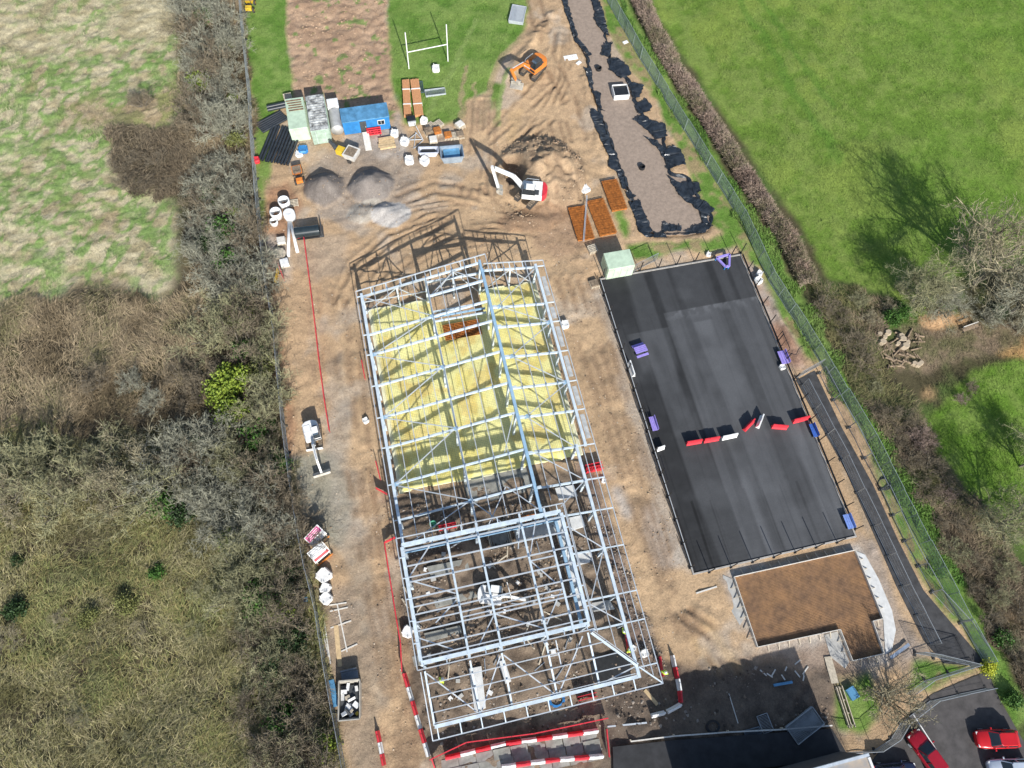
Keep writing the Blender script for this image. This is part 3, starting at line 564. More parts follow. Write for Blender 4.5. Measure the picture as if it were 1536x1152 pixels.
# --- south lean-to
zS = lambda y: 5.2-.2*(3.8-y)
mem('eaves_beam', (-4.2, -1., zS(-1)-.15), (15.15, -1., zS(-1)-.15), .32, .36, steel, 'I'); mem('eaves_rail', (-4.1, -.7, zS(-.7)+.04), (15., -.7, zS(-.7)+.04), .07, .1, galv)
mem('gutter_rail', (-4.58, -2.1, zS(-2.1)), (17.4, -2.1, zS(-2.1)), .1, .12, galv); mem('gutter_rail', (-4.58, -2.1, zS(-2.1)), (-4.58, 3.8, zS(3.8)), .09, .12, galv)
for x in (-4.2, .05, 3.07, 7.35, 11.45): mem('rafter', (x, 3.8, zS(3.8)-.2), (x, -.85, zS(-.85)-.2), .17, .22, steel, 'I'); mem('column', (x, -1., -.05), (x, -1.0, zS(-1)-.34), .22, .22, steel, 'I')
mem('rafter', (8.3, 3.8, zS(3.8)-.16), (8.3, 1.5, zS(1.5)-.16), .1, .14, galv)
for y in (3.05, 2.5): mem('trimmer', (7.45, y, zS(y)-.14), (8.25, y, zS(y)-.14), .08, .1, galv)
for y, x1 in ((2.65, 13.0), (1.45, 14.0), (.2, 15.0)): mem('purlin', (-4.15, y, zS(y)-.02), (x1, y, zS(y)-.02), .09, .14, galv)
mem('hip_rafter', (11.75, 3.7, 5.15), (15.35, -.1, 4.4), .2, .26, steel, 'I'); mem('hip_rafter', (11.95, 3.85, 5.1), (15.55, .05, 4.35), .07, .1, galv); mem('hip_rafter', (15.5, -.2, 4.35), (17.36, -2.06, 3.98), .12, .14, steel)
for a, b in (((-4.1, 3.6), (0, -.85)), ((.1, -.85), (2.9, 3.6)), ((3.2, 3.6), (7.25, -.85)), ((7.5, -.85), (10.9, 3.6)), ((11.6, -.85), (15.2, -.1))): mem('brace', (*a, zS(a[1])-.2), (*b, zS(b[1])-.2), .11, .11, galv)
for x in (-4., -1.9, .05, 2.2, 4.3, 6.4, 8.5, 10.6, 12.6, 14.7): mem('outrigger', (x, -1.15, zS(-1)-.04), (x, -2.06, zS(-2.1)), .1, .13)
# ================================================================== FLOOR INSIDE THE FRAME
mx = np.arange(-4.05, 16.6, .12); my = np.arange(22.0, 45.75, .12); XX, YY = np.meshgrid(mx, my, indexing='ij')
ed = np.minimum(np.minimum(XX+4.05, 16.6-XX), np.minimum(45.75-YY, YY-22))
fold = 1-np.abs(fbm(XX*.9, YY*.25, 1.1, 3, 2)*2-1)
ZZ = .03+.07*sm(fold, .75, 1.)+.05*np.maximum(np.exp(-((XX-3.2)/.35)**2)*.9, np.exp(-((XX-10.2)/.4)**2))+(fbm(XX, YY, .5, 2, 3)-.5)*.06+.25*sm(-ed, -.35, 0)+(fbm(XX, YY, 3, 2, 1)-.4)*.12
keep = ~((XX > 3.5) & (XX < 9.5) & (YY > 42.2)) & (YY > 22.25+.5*(fbm(XX, YY*0, 2.2, 3, 4)-.5)+np.where((XX > 10.2), .0, .0)) & (YY < 45.45+.2*(fbm(XX, YY*0, 1.3, 2, 1)-.5))
t1 = sm(fbm(XX*1.3, YY*.7, 1.6, 4, 0), .46, .66)[..., None]; t2 = sm(fbm(XX, YY, 2.6, 4, 3), .56, .68)[..., None]
cc = np.array((.84, .79, .34))*(1-t1)+np.array((.78, .68, .22))*t1; cc = cc*(1-t2*.6)+np.array((.66, .47, .13))*t2*.6
pe = sm(-ed, -.6, -.2)[..., None]; cc = cc*(1-pe)+np.array((.66, .64, .45))*pe
ix = np.arange(XX.size).reshape(XX.shape); F = np.stack([ix[:-1, :-1], ix[1:, :-1], ix[1:, 1:], ix[:-1, 1:]], -1)[keep[:-1, :-1]]
u, inv = np.unique(F, return_inverse=True)
me = npmesh('insulation_membrane', np.stack([XX, YY, ZZ], -1).reshape(-1, 3)[u], inv.reshape(-1, 4), cc.reshape(-1, 3)[u], attrmat('yellow_membrane', .5, .14, 9., .3, .4))
mo = link('insulation_membrane', me); s_ = mo.modifiers.new('thickness', 'SOLIDIFY'); s_.thickness = .02; s_.offset = -1
tag(mo, 'rumpled pale yellow membrane covering the floor inside the steel frame', 'membrane')
rebar = mat('rusty_rebar', (.17, .105, .05), .85, .3, .3, 4.)
def bars(x0, x1, y0, y1, z, step, wd, skip=None):
    mb = MB(); x = x0
    while x <= x1:
        a, b = y0, y1
        if skip and skip[0] < x < skip[1]: b = min(b, skip[2])
        mb.beam((x, a, z), (x, b, z), wd, wd); x += step
    y = y0
    while y <= y1:
        segs = [(x0, x1)]
        if skip and y > skip[2]: segs = [(x0, skip[0]), (skip[1], x1)]
        for a, b in segs: mb.beam((a, y, z+wd), (b, y, z+wd), wd, wd)
        y += step
    return mb
o = link('reinforcement_mesh', bars(-3.7, 16.2, 22.9, 45.1,   .34, .2, .013, (3.4, 9.6, 42.0)).mesh('reinforcement_mesh', mat('mesh_wire', (.45, .41, .24), .7, .2, .3, 3.), fixn=False)); tag(o, 'fine steel reinforcement mesh laid over the yellow membrane', 'mesh')
rustm = mat('rust_orange_mesh', (.46, .16, .03), .85, .15, .28, 3., .2); rustd = mat('rust_dark', (.14, .05, .02), .9, .1, .3, 3.)
a = px(653, 484, .35); t_ = thing('mesh_sheet_stack', 'rust brown stack of mesh sheets lying on the yellow membrane', 'mesh stack', (4.3, 39.35, .36))
part('sheet', bars(0, 4.4, 0, 2.1, .12, .2, .05), rustm, t_); part('sheet', MB().box((2.2, 1.05, .05), (4.3, 2.0, .08)), rustd, t_)
conc = mat('fresh_concrete', (.40, .39, .36), .9, 0, .15, 1.2, .2); concd = mat('damp_concrete', (.25, .245, .215), .9, 0, .2, 1., .2); concw = mat('pale_concrete', (.56, .56, .54), .85, 0, .1, 1.5, .1)
def slabpx(name, pts, h, m, label, cat='slab', z=None):
    P = PX(pts); cx, cy = sum(p[0] for p in P)/len(P), sum(p[1] for p in P)/len(P); z0 = gz(cx, cy) if z is None else z
    return solo(name, MB().prism([(x-cx, y-cy) for x, y in P], -.35, h), m, label, cat, (cx, cy, z0), bevel=.03)
slabpx('ground_beam', [(618, 985), (622, 1000), (650, 995), (646, 978)], .12, concd, 'short grey ground beam at the west edge of the raised roof box', 'concrete')
slabpx('concrete_strip', [(703, 1003), (722, 999), (729, 1062), (712, 1068)], .2, concw, 'longer of two pale concrete strips at the south end of the frame', 'concrete')
slabpx('concrete_strip', [(747, 992), (757, 990), (767, 1022), (758, 1026)], .2, concw, 'shorter of two pale concrete strips at the south end of the frame', 'concrete')
slabpx('concrete_pad', [(832, 733), (860, 728), (866, 745), (838, 751)], .18, concw, 'pale concrete pad south of the membrane near the red barrier', 'concrete')
slabpx('concrete_pad', [(853, 777), (872, 773), (878, 790), (858, 796)], .25, concw, 'white square concrete pad outside the north east corner of the raised box', 'concrete')
slabpx('concrete_pad', [(862, 830), (886, 826), (893, 842), (866, 848)], .2, concw, 'pale concrete pad halfway along the east lean-to', 'concrete')
slabpx('concrete_pad', [(884, 905), (914, 900), (922, 914), (890, 918)], .2, conc, 'grey concrete pad near the south end of the east lean-to', 'concrete')
slabpx('concrete_wall_base', [(828, 779), (840, 776), (880, 905), (868, 910)], .3, concw, 'long pale concrete wall base under the east side of the raised box', 'concrete')
slabpx('ground_beam', [(690, 705), (785, 688), (800, 735), (705, 760)], .06, concd, 'broad damp concrete floor south of the yellow membrane', 'concrete')
slabpx('ground_beam', [(640, 850), (700, 838), (705, 855), (648, 868)], .08, concd, 'damp concrete beam under the north west part of the raised box', 'concrete')
slabpx('ground_beam', [(636, 950), (690, 938), (694, 950), (640, 964)], .08, concd, 'damp concrete beam under the south west part of the raised box', 'concrete')
slabpx('ground_beam', [(650, 900), (735, 880), (738, 890), (654, 912)], .06, concd, 'thin damp concrete beam across the middle of the raised box', 'concrete')
slabpx('slab', [(770, 790), (828, 775), (838, 800), (775, 815)], .15, conc, 'grey concrete slab beside the sunken tank', 'concrete')
# sunken tank chamber
c = px(749, 806); t_ = thing('tank_chamber', 'square concrete tank chamber with timber rim inside the raised box', 'tank', (c[0], c[1], gz(c[0], c[1])))
part('chamber', MB().lathe((0, 0, 0), [(1.45, -.2), (1.45, .55), (1.3, .55), (1.3, .1), (.0, .1)], 4), concd, t_).rotation_euler = (0, 0, R(45))
for a, b in (((-1.15, -1.15), (1.15, -1.15)), ((1.15, -1.15), (1.15, 1.15)), ((1.15, 1.15), (-1.15, 1.15)), ((-1.15, 1.15), (-1.15, -1.15))): part('rim_board', MB().beam((*a, .62), (*b, .62), .1, .12), mat('weathered_timber', (.42, .36, .27), .85, 0, .2, 4., .2), t_)
# open pit in the wet soil: a flat black patch paints its shade
for q, rx, ry, lb in (((918, 1003), 2.0, 1.5, 'deep dark open pit inside the south east corner of the frame'),):
    c = gp(*q); mb = MB(); n = 18; rr = [(rx*(1+random.uniform(-.12, .12))*math.copysign(abs(math.cos(2*math.pi*k/n))**.6, math.cos(2*math.pi*k/n)), ry*(1+random.uniform(-.12, .12))*math.copysign(abs(math.sin(2*math.pi*k/n))**.6, math.sin(2*math.pi*k/n))) for k in range(n)]
    mb.prism(rr, -.3, .06); solo('pit_shade', mb, mat('pit_shade_black', (.012, .013, .014), .6, 0, .3, 2., .2), 'black patch for the shade in the pit inside the south east frame corner', 'sheet', c)
# ================================================================== SPORTS COURT
x0, x1, y0, y1 = COURT; qx = np.arange(x0, x1+.01, .15); qy = np.arange(y0, y1+.01, .15); A_, B_ = np.meshgrid(qx, qy, indexing='ij')
lane = fbm(A_+.25*B_*0, B_*.03, 1.4, 3, 2); fineN = fbm(A_, B_, .8, 3, 4); patch = sm(fbm(A_*.8, B_*.2, 2.6, 4, 5), .5, .68)
v = .026+.022*sm(lane, .40, .58)+.012*(fineN-.5)+.014*sm(fbm(A_, B_, 5, 4, 3), .5, .7)
v += np.where((B_ < 37.9) & (A_ > x0+6.2) & (A_ < x1-1.2), .003, 0); inn = (B_ < 37.9) & (A_ > x0+6.2); v = np.where(inn, v+.02, v-.004)
fr = inn & (B_ > 36.3); v += np.where(fr, .035*sm(fbm(A_, B_, .7, 3, 1), .45, .62)*sm(B_, 36.2, 37.9), 0)
v += .024*patch*(B_ < 36)-.006*sm(-np.abs((A_-x0-6.2) % 1.85-.1), -.12, -.02)*(B_ < 37.9)
sx_ = np.abs(((A_-x0+.9) % 2.05)-1.02); v -= .014*(sx_ < .08)*(B_ < 14+1.5*(fbm(A_, B_*0, 3, 2, 0)))
row = np.abs((B_ % .5)-.25); v += .002*(row < .1)*(B_ < 12)
cc = np.clip(v, .008, .2)[..., None]*np.array((.97, 1.0, 1.05))
ix = np.arange(A_.size).reshape(A_.shape); F = np.stack([ix[:-1, :-1], ix[1:, :-1], ix[1:, 1:], ix[:-1, 1:]], -1).reshape(-1, 4)
cm = npmesh('sports_court', np.stack([A_, B_, np.full_like(A_, .05)], -1).reshape(-1, 3), F, cc.reshape(-1, 3), attrmat('black_rubber_base', .8, .12, 10., .15, .3))
tag(link('sports_court', cm), 'black sports court base with streaked lanes', 'court', None, 'structure')
kerbm = mat('concrete_kerb', (.36, .34, .31), .9, 0, .15, 2., .15)
for nm, c_, d_ in (('court_kerb', (x0-.12, (y0+y1)/2, .02), (.16, y1-y0+.4, .24)), ('court_kerb', (x1+.12, (y0+y1)/2, .02), (.16, y1-y0+.4, .24)), ('court_kerb', ((x0+x1)/2, y1+.12, .02), (x1-x0+.07, .16, .24)), ('court_kerb', ((x0+x1)/2, y0-.12, .02), (x1-x0+.07, .16, .24))):
    o = link(nm, MB().box((0, 0, 0), d_).mesh(nm, kerbm), None, c_); tag(o, 'concrete kerb round the court', 'kerb', None, 'structure')
blackp = mat('black_painted_post', (.02, .021, .024), .5, .2, .1, 2.)
cf = thing('court_fence', 'row of black fence posts and low rail standing round the black court', 'fence', (x0, y0, 0))
pm = MB().box((0, 0, 1.0), (.09, .09, 2.3)).box((0, 0, 0), (.26, .26, .14)).mesh('post', blackp)
ps = [(x0-.28, y) for y in np.arange(y0+.6, y1, 2.6)]+[(x, y1+.28) for x in np.arange(x0+.2, x1, 2.45)]+[(x1+.28, y) for y in np.arange(y0+.6, y1+.5, 2.6)]+[(x, y0-.28) for x in np.arange(x0+1.6, x1, 2.45)]
for p in ps: link('post', pm, cf, (p[0]-x0, p[1]-y0, .0))
part('bottom_rail', MB().beam((-.28, .6, .32), (-.28, y1-y0, .32), .1, .24), blackp, cf); part('bottom_rail', MB().beam((x1-x0+.28, .6, .32), (x1-x0+.28, y1-y0, .32), .1, .24), blackp, cf)
part('top_rail', MB().beam((-.22, .4, .48), (-.22, y1-y0-.2, .48), .05, .05), galv, cf)
for a, b in (((-.28, 9.8), (-.28, 12.6)), ((-.28, 16.2), (-.28, 18.4)), ((x1-x0+.28, 22.), (x1-x0+.28, 24.4))):
    mb = MB().tube([(a[0], a[1], .1), (a[0], a[1], 2.1), (b[0], b[1], 2.1), (b[0], b[1], .1)], .05, 6); mb.tube([(a[0], (a[1]+b[1])/2, .1), (a[0], (a[1]+b[1])/2, 2.1)], .04, 6); part('goal_recess_frame', mb, blackp, cf)
# ================================================================== FOUNDATION SLAB WITH FORMWORK
cx, cy = sum(p[0] for p in SLAB)/8, sum(p[1] for p in SLAB)/8; fs = thing('foundation_slab', 'brown rebar filled foundation pad inside pale timber formwork below the court', 'foundation', (cx, cy, 0))
L = [(x-cx, y-cy) for x, y in SLAB]
part('rebar_bed', MB().prism(L, -.04, .03), mat('rust_stained_bed', (.42, .235, .105), .9, 0, .3, .5, .3, (.16, .10, .065)), fs)
# mesh bars clipped to the outline
def clip_line(pts, axis, v):
    xs_ = []
    for i in range(len(pts)):
        a, b = pts[i], pts[(i+1) % len(pts)]
        if (a[axis] > v) != (b[axis] > v): t_ = (v-a[axis])/(b[axis]-a[axis]); xs_.append(a[1-axis]+t_*(b[1-axis]-a[1-axis]))
    xs_.sort(); return list(zip(xs_[::2], xs_[1::2]))
mb = MB()
for ax in (0, 1):
    v = min(p[ax] for p in L)+.1
    while v < max(p[ax] for p in L):
        for a, b in clip_line(L, ax, v):
            if ax == 0: mb.beam((v, a, .12), (v, b, .12), .018, .018)
            else: mb.beam((a, v, .14), (b, v, .14), .018, .018)
        v += .15
o = part('reinforcement_mesh', mb, mat('rust_bar', (.34, .205, .115), .85, .2, .3, 2.), fs); o['kind'] = 'stuff'
timber = mat('pale_timber', (.52, .45, .34), .8, 0, .18, 4., .2); timberw = mat('whitened_timber', (.62, .59, .53), .8, 0, .12, 4., .1)
for i in range(8):
    a, b = L[i], L[(i+1) % 8]; part('formwork_board', MB().beam((*a, .2), (*b, .2), .06, .5), timberw, fs)
    n = int(math.dist(a, b)/1.15); dx, dy = (b[0]-a[0])/math.dist(a, b), (b[1]-a[1])/math.dist(a, b); s_ = 1
    area = sum(L[k][0]*L[(k+1) % 8][1]-L[(k+1) % 8][0]*L[k][1] for k in range(8)); s_ = 1 if area < 0 else -1
    for k in range(1, n+1):
        t_ = k/(n+1); q = (a[0]+(b[0]-a[0])*t_, a[1]+(b[1]-a[1])*t_); e = (q[0]-dy*s_*.65, q[1]+dx*s_*.65)
        part('stake', MB().beam((*q, .4), (*e, .0), .06, .08), timber, fs)
part('spare_board', MB().box((5.4, -4.4, .26), (2.6, .3, .06), R(18)), mat('blue_grey_pipe', (.20, .25, .33), .5), fs)
for (bx, by), lb in (((1105, 857), None),):
    pass

slabpx('blinding_strip', [(1284, 826), (1298, 832), (1318, 868), (1338, 915), (1344, 945), (1338, 975), (1328, 982), (1325, 930)], .05, concw, 'white concrete blinding along the right edge of the foundation pad', 'concrete', -.04)
slabpx('blinding_strip', [(1084, 862), (1098, 868), (1118, 925), (1110, 938), (1098, 918), (1086, 880)], .05, conc, 'grey concrete spill along the left edge of the foundation pad', 'concrete', -.04)
slabpx('blinding_strip', [(1236, 952), (1256, 947), (1274, 993), (1268, 1003), (1246, 985)], .05, conc, 'grey concrete patch in the notch below the foundation pad', 'concrete', -.04)
# ================================================================== VEGETATION
def bare_plant(seed, h, spread, stems, lv, trunk_h=0., trunk_r=.2, up=.6, twig=.016, ndir=None):
    """returns (trunk MB, crown vertices, quads): branching limbs as tubes, twigs as thin strips"""
    r = np.random.default_rng(seed); tb = MB(); V = []; F = []
    def strip(a, b, w0, w1):
        d = b-a; n = np.cross(d, r.normal(size=3)); n /= np.linalg.norm(n)+1e-9; o = len(V)
        V.extend([a-n*w0, a+n*w0, b+n*w1, b-n*w1]); F.append((o, o+1, o+2, o+3))
    def norm(v): return v/(np.linalg.norm(v)+1e-9)
    def grow(p, d, L, rad, lev):
        nseg = 3 if lev < 2 else 2; pts = [p]; q = p; dd = d
        for k in range(nseg):
            dd = norm(dd+r.normal(size=3)*.22+np.array([0, 0, .10 if lev < 2 else .02])); q = q+dd*L/nseg; pts.append(q)
        if lev == 0: tb.tube(pts, rad, 5, True, rad*.55)
        elif lev == 1:
            for a, b, k in zip(pts[:-1], pts[1:], range(9)): strip(a, b, rad*(1-.2*k), rad*(.8-.2*k)); strip(a, b, rad*(1-.2*k), rad*(.8-.2*k))
        else:
            for a, b in zip(pts[:-1], pts[1:]): strip(a, b, max(rad, twig*.6), max(rad*.6, twig*.4))
        if lev+1 < len(lv):
            for k in range(lv[lev+1]):
                t = r.uniform(.3, 1.0); i = min(int(t*nseg), nseg-1); s = pts[i]+(pts[i+1]-pts[i])*(t*nseg-i)
                nd = norm(norm(pts[i+1]-pts[i])*.75+r.normal(size=3)*.62+np.array([0, 0, .12])); grow(s, nd, L*r.uniform(.42, .68), rad*.5, lev+1)
    base = np.array([0., 0, 0])
    if trunk_h:
        tb.tube([(0, 0, -.2), (.05*h*.1, 0, trunk_h*.5), (0, .1, trunk_h)], trunk_r, 7, True, trunk_r*.75); base = np.array([0, .1, trunk_h*.95])
    for k in range(stems):
        a = 2*math.pi*(k+r.random()*.7)/stems; lean = spread*(r.random()**.6)
        d = norm(np.array([math.cos(a)*lean, math.sin(a)*lean, up])); st = base+(np.array([math.cos(a), math.sin(a), 0])*.25*r.random() if not trunk_h else -np.array([0, 0, r.random()*trunk_h*.35]))
        grow(st+np.array([0, 0, -.05 if not trunk_h else 0]), d, h*r.uniform(.5, .72), (trunk_r*.5 if trunk_h else .045), 0)
    return tb, np.array(V), np.array(F)
def twigmat(name, col): return mat(name, col, .9, 0, .28, .8)
bark = mat('grey_bark', (.20, .175, .14), .9, 0, .2, 3.)
TW = {'grey': twigmat('grey_twigs', (.32, .315, .235)), 'brown': twigmat('brown_twigs', (.22, .18, .12)), 'olive': twigmat('olive_twigs', (.31, .30, .165)), 'straw': twigmat('straw_twigs', (.33, .29, .185)), 'pink': twigmat('russet_twigs', (.32, .235, .19))}
VAR = []
for s in range(5): VAR.append(bare_plant(40+s, 2.6, 1.15, 11, (0, 5, 6, 6), up=.62))
TREE = [bare_plant(80+s, 8.0, 1.05, 8, (0, 7, 6, 6, 3), trunk_h=2.4, trunk_r=.26, up=.8, twig=.022) for s in range(2)]
VM = {}
def plant_meshes(key, src, m):
    if key not in VM: VM[key] = (src[0].mesh('trunk', bark), npmesh('crown', src[1], src[2], None, m))
    return VM[key]
def leafball(seed, r0, n, leaf=.11):
    r = np.random.default_rng(seed); cl = r.normal(size=(14, 3)); cl /= np.linalg.norm(cl, axis=1)[:, None]; cl *= r0*.62; cl[:, 2] = np.abs(cl[:, 2])*.9
    c = cl[r.integers(0, 14, n)]+r.normal(size=(n, 3))*r0*.23; a = r.normal(size=(n, 3)); a /= np.linalg.norm(a, axis=1)[:, None]
    b = np.cross(a, r.normal(size=(n, 3))); b /= np.linalg.norm(b, axis=1)[:, None]; s = leaf*r.uniform(.6, 1.3, (n, 1))
    c[:, 2] += r0*.35; V = np.stack([c-a*s, c+b*s*.6, c+a*s, c-b*s*.6], 1).reshape(-1, 3); return V, np.arange(4*n).reshape(-1, 4)
LF = {}
def leafmat(name, a, b):
    m = mat(name, a, .65, 0, .2, 1.6, 0, b, .3); return m
for k, (a, b) in {'lime': ((.24, .30, .035), (.13, .2, .03)), 'green': ((.07, .16, .025), (.035, .085, .015)), 'yellow': ((.42, .42, .03), (.3, .36, .03)), 'dark': ((.035, .07, .02), (.02, .04, .012)), 'rust': ((.26, .12, .08), (.18, .09, .06))}.items():
    LF[k] = [npmesh('crown', *leafball(200+i, 1.2, 1500), None, leafmat(k+'_leaves', a, b)) for i in range(2)]
stemM = MB().tube([(0, 0, -.1), (.03, 0, .5), (0, .05, 1.0)], .05, 5, True, .03).mesh('trunk', bark)
def bush(q, sc, col, label, group, k, sq=1.):
    p = gp(*q); src = VAR[k % 5]; tm, cm_ = plant_meshes((k % 5, col), src, TW[col])
    o = thing('bare_shrub', label, 'shrub', (p[0], p[1], p[2]-.05), random.uniform(0, 6.28), group); o.scale = (sc, sc, sc*sq)
    link('trunk', tm, o); link('crown', cm_, o)
def leafy(q, sc, col, label, group, k, name='leafy_bush'):
    p = gp(*q); o = thing(name, label, 'bush', (p[0], p[1], p[2]-.05), random.uniform(0, 6.28), group); o.scale = (sc, sc, sc*.95)
    link('trunk', stemM, o); link('crown', LF[col][k % 2], o)
# west hedgerow of bare shrubs (positions read along the fence)
seg = [('north of the pipe stacks', [(285, 10), (315, 5), (345, 20), (300, 40), (330, 55), (355, 60), (290, 75), (318, 90), (350, 95), (305, 112), (338, 120), (290, 150), (318, 158), (350, 150), (330, 185), (360, 175), (300, 180)], 'grey'),
       ('beside the concrete rings', [(345, 245), (320, 262), (362, 262), (300, 280), (340, 290), (372, 290), (318, 305), (360, 318), (300, 330), (330, 335), (375, 345), (345, 370), (315, 380), (380, 385), (360, 405), (330, 410), (385, 415), (350, 430)], 'grey'),
       ('beside the red barrier line', [(375, 455), (345, 470), (395, 480), (370, 505), (402, 520), (330, 500), (385, 610), (410, 590), (400, 640), (412, 670), (370, 690), (395, 700), (350, 680)], 'olive'),
       ('beside the small white digger', [(330, 640), (300, 655), (265, 665), (285, 690), (310, 715), (255, 700), (330, 740), (360, 730), (395, 750), (420, 735), (300, 745), (340, 775), (375, 790), (412, 780), (432, 765), (440, 800)], 'grey'),
       ('beside the notice boards', [(360, 830), (395, 835), (425, 830), (445, 840), (380, 870), (415, 880), (350, 880), (440, 905), (400, 920), (425, 955)], 'olive'),
       ('beside the skip', [(380, 960), (410, 985), (440, 1000), (455, 1040), (420, 1050), (385, 1040), (450, 1090), (470, 1115), (430, 1120), (395, 1110), (480, 1150)], 'brown')]
kk = 0
for nm, L_, cl in seg:
    for i_, q in enumerate(sorted(L_, key=lambda v: v[1])):
        kk += 1; c2 = cl if kk % 4 else ('brown' if cl != 'brown' else 'olive')
        bush((q[0]+random.uniform(-5, 5), q[1]+random.uniform(-5, 5)+16), random.uniform(1.15, 1.85), c2, f'bare {c2} shrub, {ORD[i_]} from the top in the west hedgerow {nm}', f'hedgerow shrubs {nm}', kk, random.uniform(.8, 1.1))
cnt_ = {}
for q, c_, g_ in (((40, 700), 'olive', 'a'), ((80, 690), 'olive', 'a'), ((120, 705), 'straw', 'a'), ((160, 690), 'olive', 'a'), ((200, 700), 'straw', 'a'), ((20, 740), 'straw', 'a'), ((100, 745), 'olive', 'a'), ((180, 735), 'straw', 'a'), ((225, 735), 'olive', 'a'), ((150, 560), 'brown', 'b'), ((200, 565), 'grey', 'b'), ((230, 590), 'grey', 'b'), ((290, 590), 'brown', 'b'), ((270, 550), 'brown', 'b'), ((310, 560), 'brown', 'b'),
                  ((180, 240), 'brown', 'c'), ((205, 225), 'brown', 'c'), ((235, 230), 'brown', 'c'), ((265, 225), 'brown', 'c'), ((190, 260), 'brown', 'c'), ((220, 265), 'brown', 'c'), ((250, 262), 'brown', 'c'), ((280, 250), 'brown', 'c'), ((300, 235), 'brown', 'c'), ((215, 145), 'brown', 'd')):
    kk += 1; lb = {'a': 'tall bare {} shrub in the row shading the western scrub', 'b': 'bare {} shrub amid the bramble scrub', 'c': 'bare {} shrub in the thicket jutting into the field', 'd': 'single small bare {} shrub out in the pale field'}[g_].format(c_)
    cnt_[g_] = cnt_.get(g_, 0)+1; gl = lb[5:].replace(c_+' ', ''); lb = lb if g_ == 'd' else lb.replace(' shrub ', f' shrub, {ORD[cnt_[g_]-1]} ', 1)
    bush((q[0], q[1]+14), random.uniform(.9, 1.4)*(.75 if g_ == 'c' else 1.6 if g_ == 'a' else 1), c_, lb, None if g_ == 'd' else gl, kk, .9 if g_ != 'c' else .5)
for q, sc, c_, lb in (((352, 572), 1.75, 'lime', 'bright yellow green bush by the west fence, topmost of a close trio'), ((332, 592), 1.55, 'lime', 'bright yellow green bush by the west fence, leftmost of a close trio'), ((350, 622), 1.6, 'lime', 'bright yellow green bush by the west fence, lowest of a close trio'),
                      ((365, 528), 1.1, 'green', 'dark green leafy bush just above the yellow green trio'), ((395, 535), 1.0, 'dark', 'dark evergreen bush against the fence above the yellow green trio'), ((335, 352), 1.6, 'green', 'large dark green bush in the hedgerow beside the concrete rings'), ((355, 322), .8, 'lime', 'small yellow green bush in the hedgerow above the large dark green bush'), ((310, 370), 1.2, 'dark', 'dark ivy covered bush at the field edge of the hedgerow'), ((360, 390), .8, 'lime', 'yellow green ivy patch in the hedgerow level with the white pipes'), ((350, 150), .7, 'lime', 'small yellow green ivy patch in the northern hedgerow'),
                      ((408, 642), .7, 'green', 'small fresh green bush against the fence by the white digger'), ((228, 705), .75, 'yellow', 'yellow flowering gorse bush in the middle of the scrub'), ((300, 668), .9, 'green', 'green bush among grey twigs near the white digger'), ((365, 665), .8, 'rust', 'reddish brown leafy shrub in the hedgerow'), ((250, 760), 1.4, 'green', 'spreading green bush in the lower scrub'), ((275, 775), 1.2, 'dark', 'dark green bush on the right of the spreading green bush'), ((238, 860), .8, 'green', 'low bright green plant in the lower scrub'), ((425, 915), 1.1, 'lime', 'yellow green bush by the fence above the skip'), ((440, 960), 1.4, 'dark', 'dark evergreen bush by the fence above the skip'), ((410, 1000), 1.3, 'dark', 'dark evergreen bush left of the skip'), ((485, 1118), 1.2, 'lime', 'yellow green bush below the skip at the fence'), ((440, 860), 1.0, 'dark', 'dark green bush by the notice boards')):
    kk += 1; leafy(q, sc, c_, lb, None, kk)
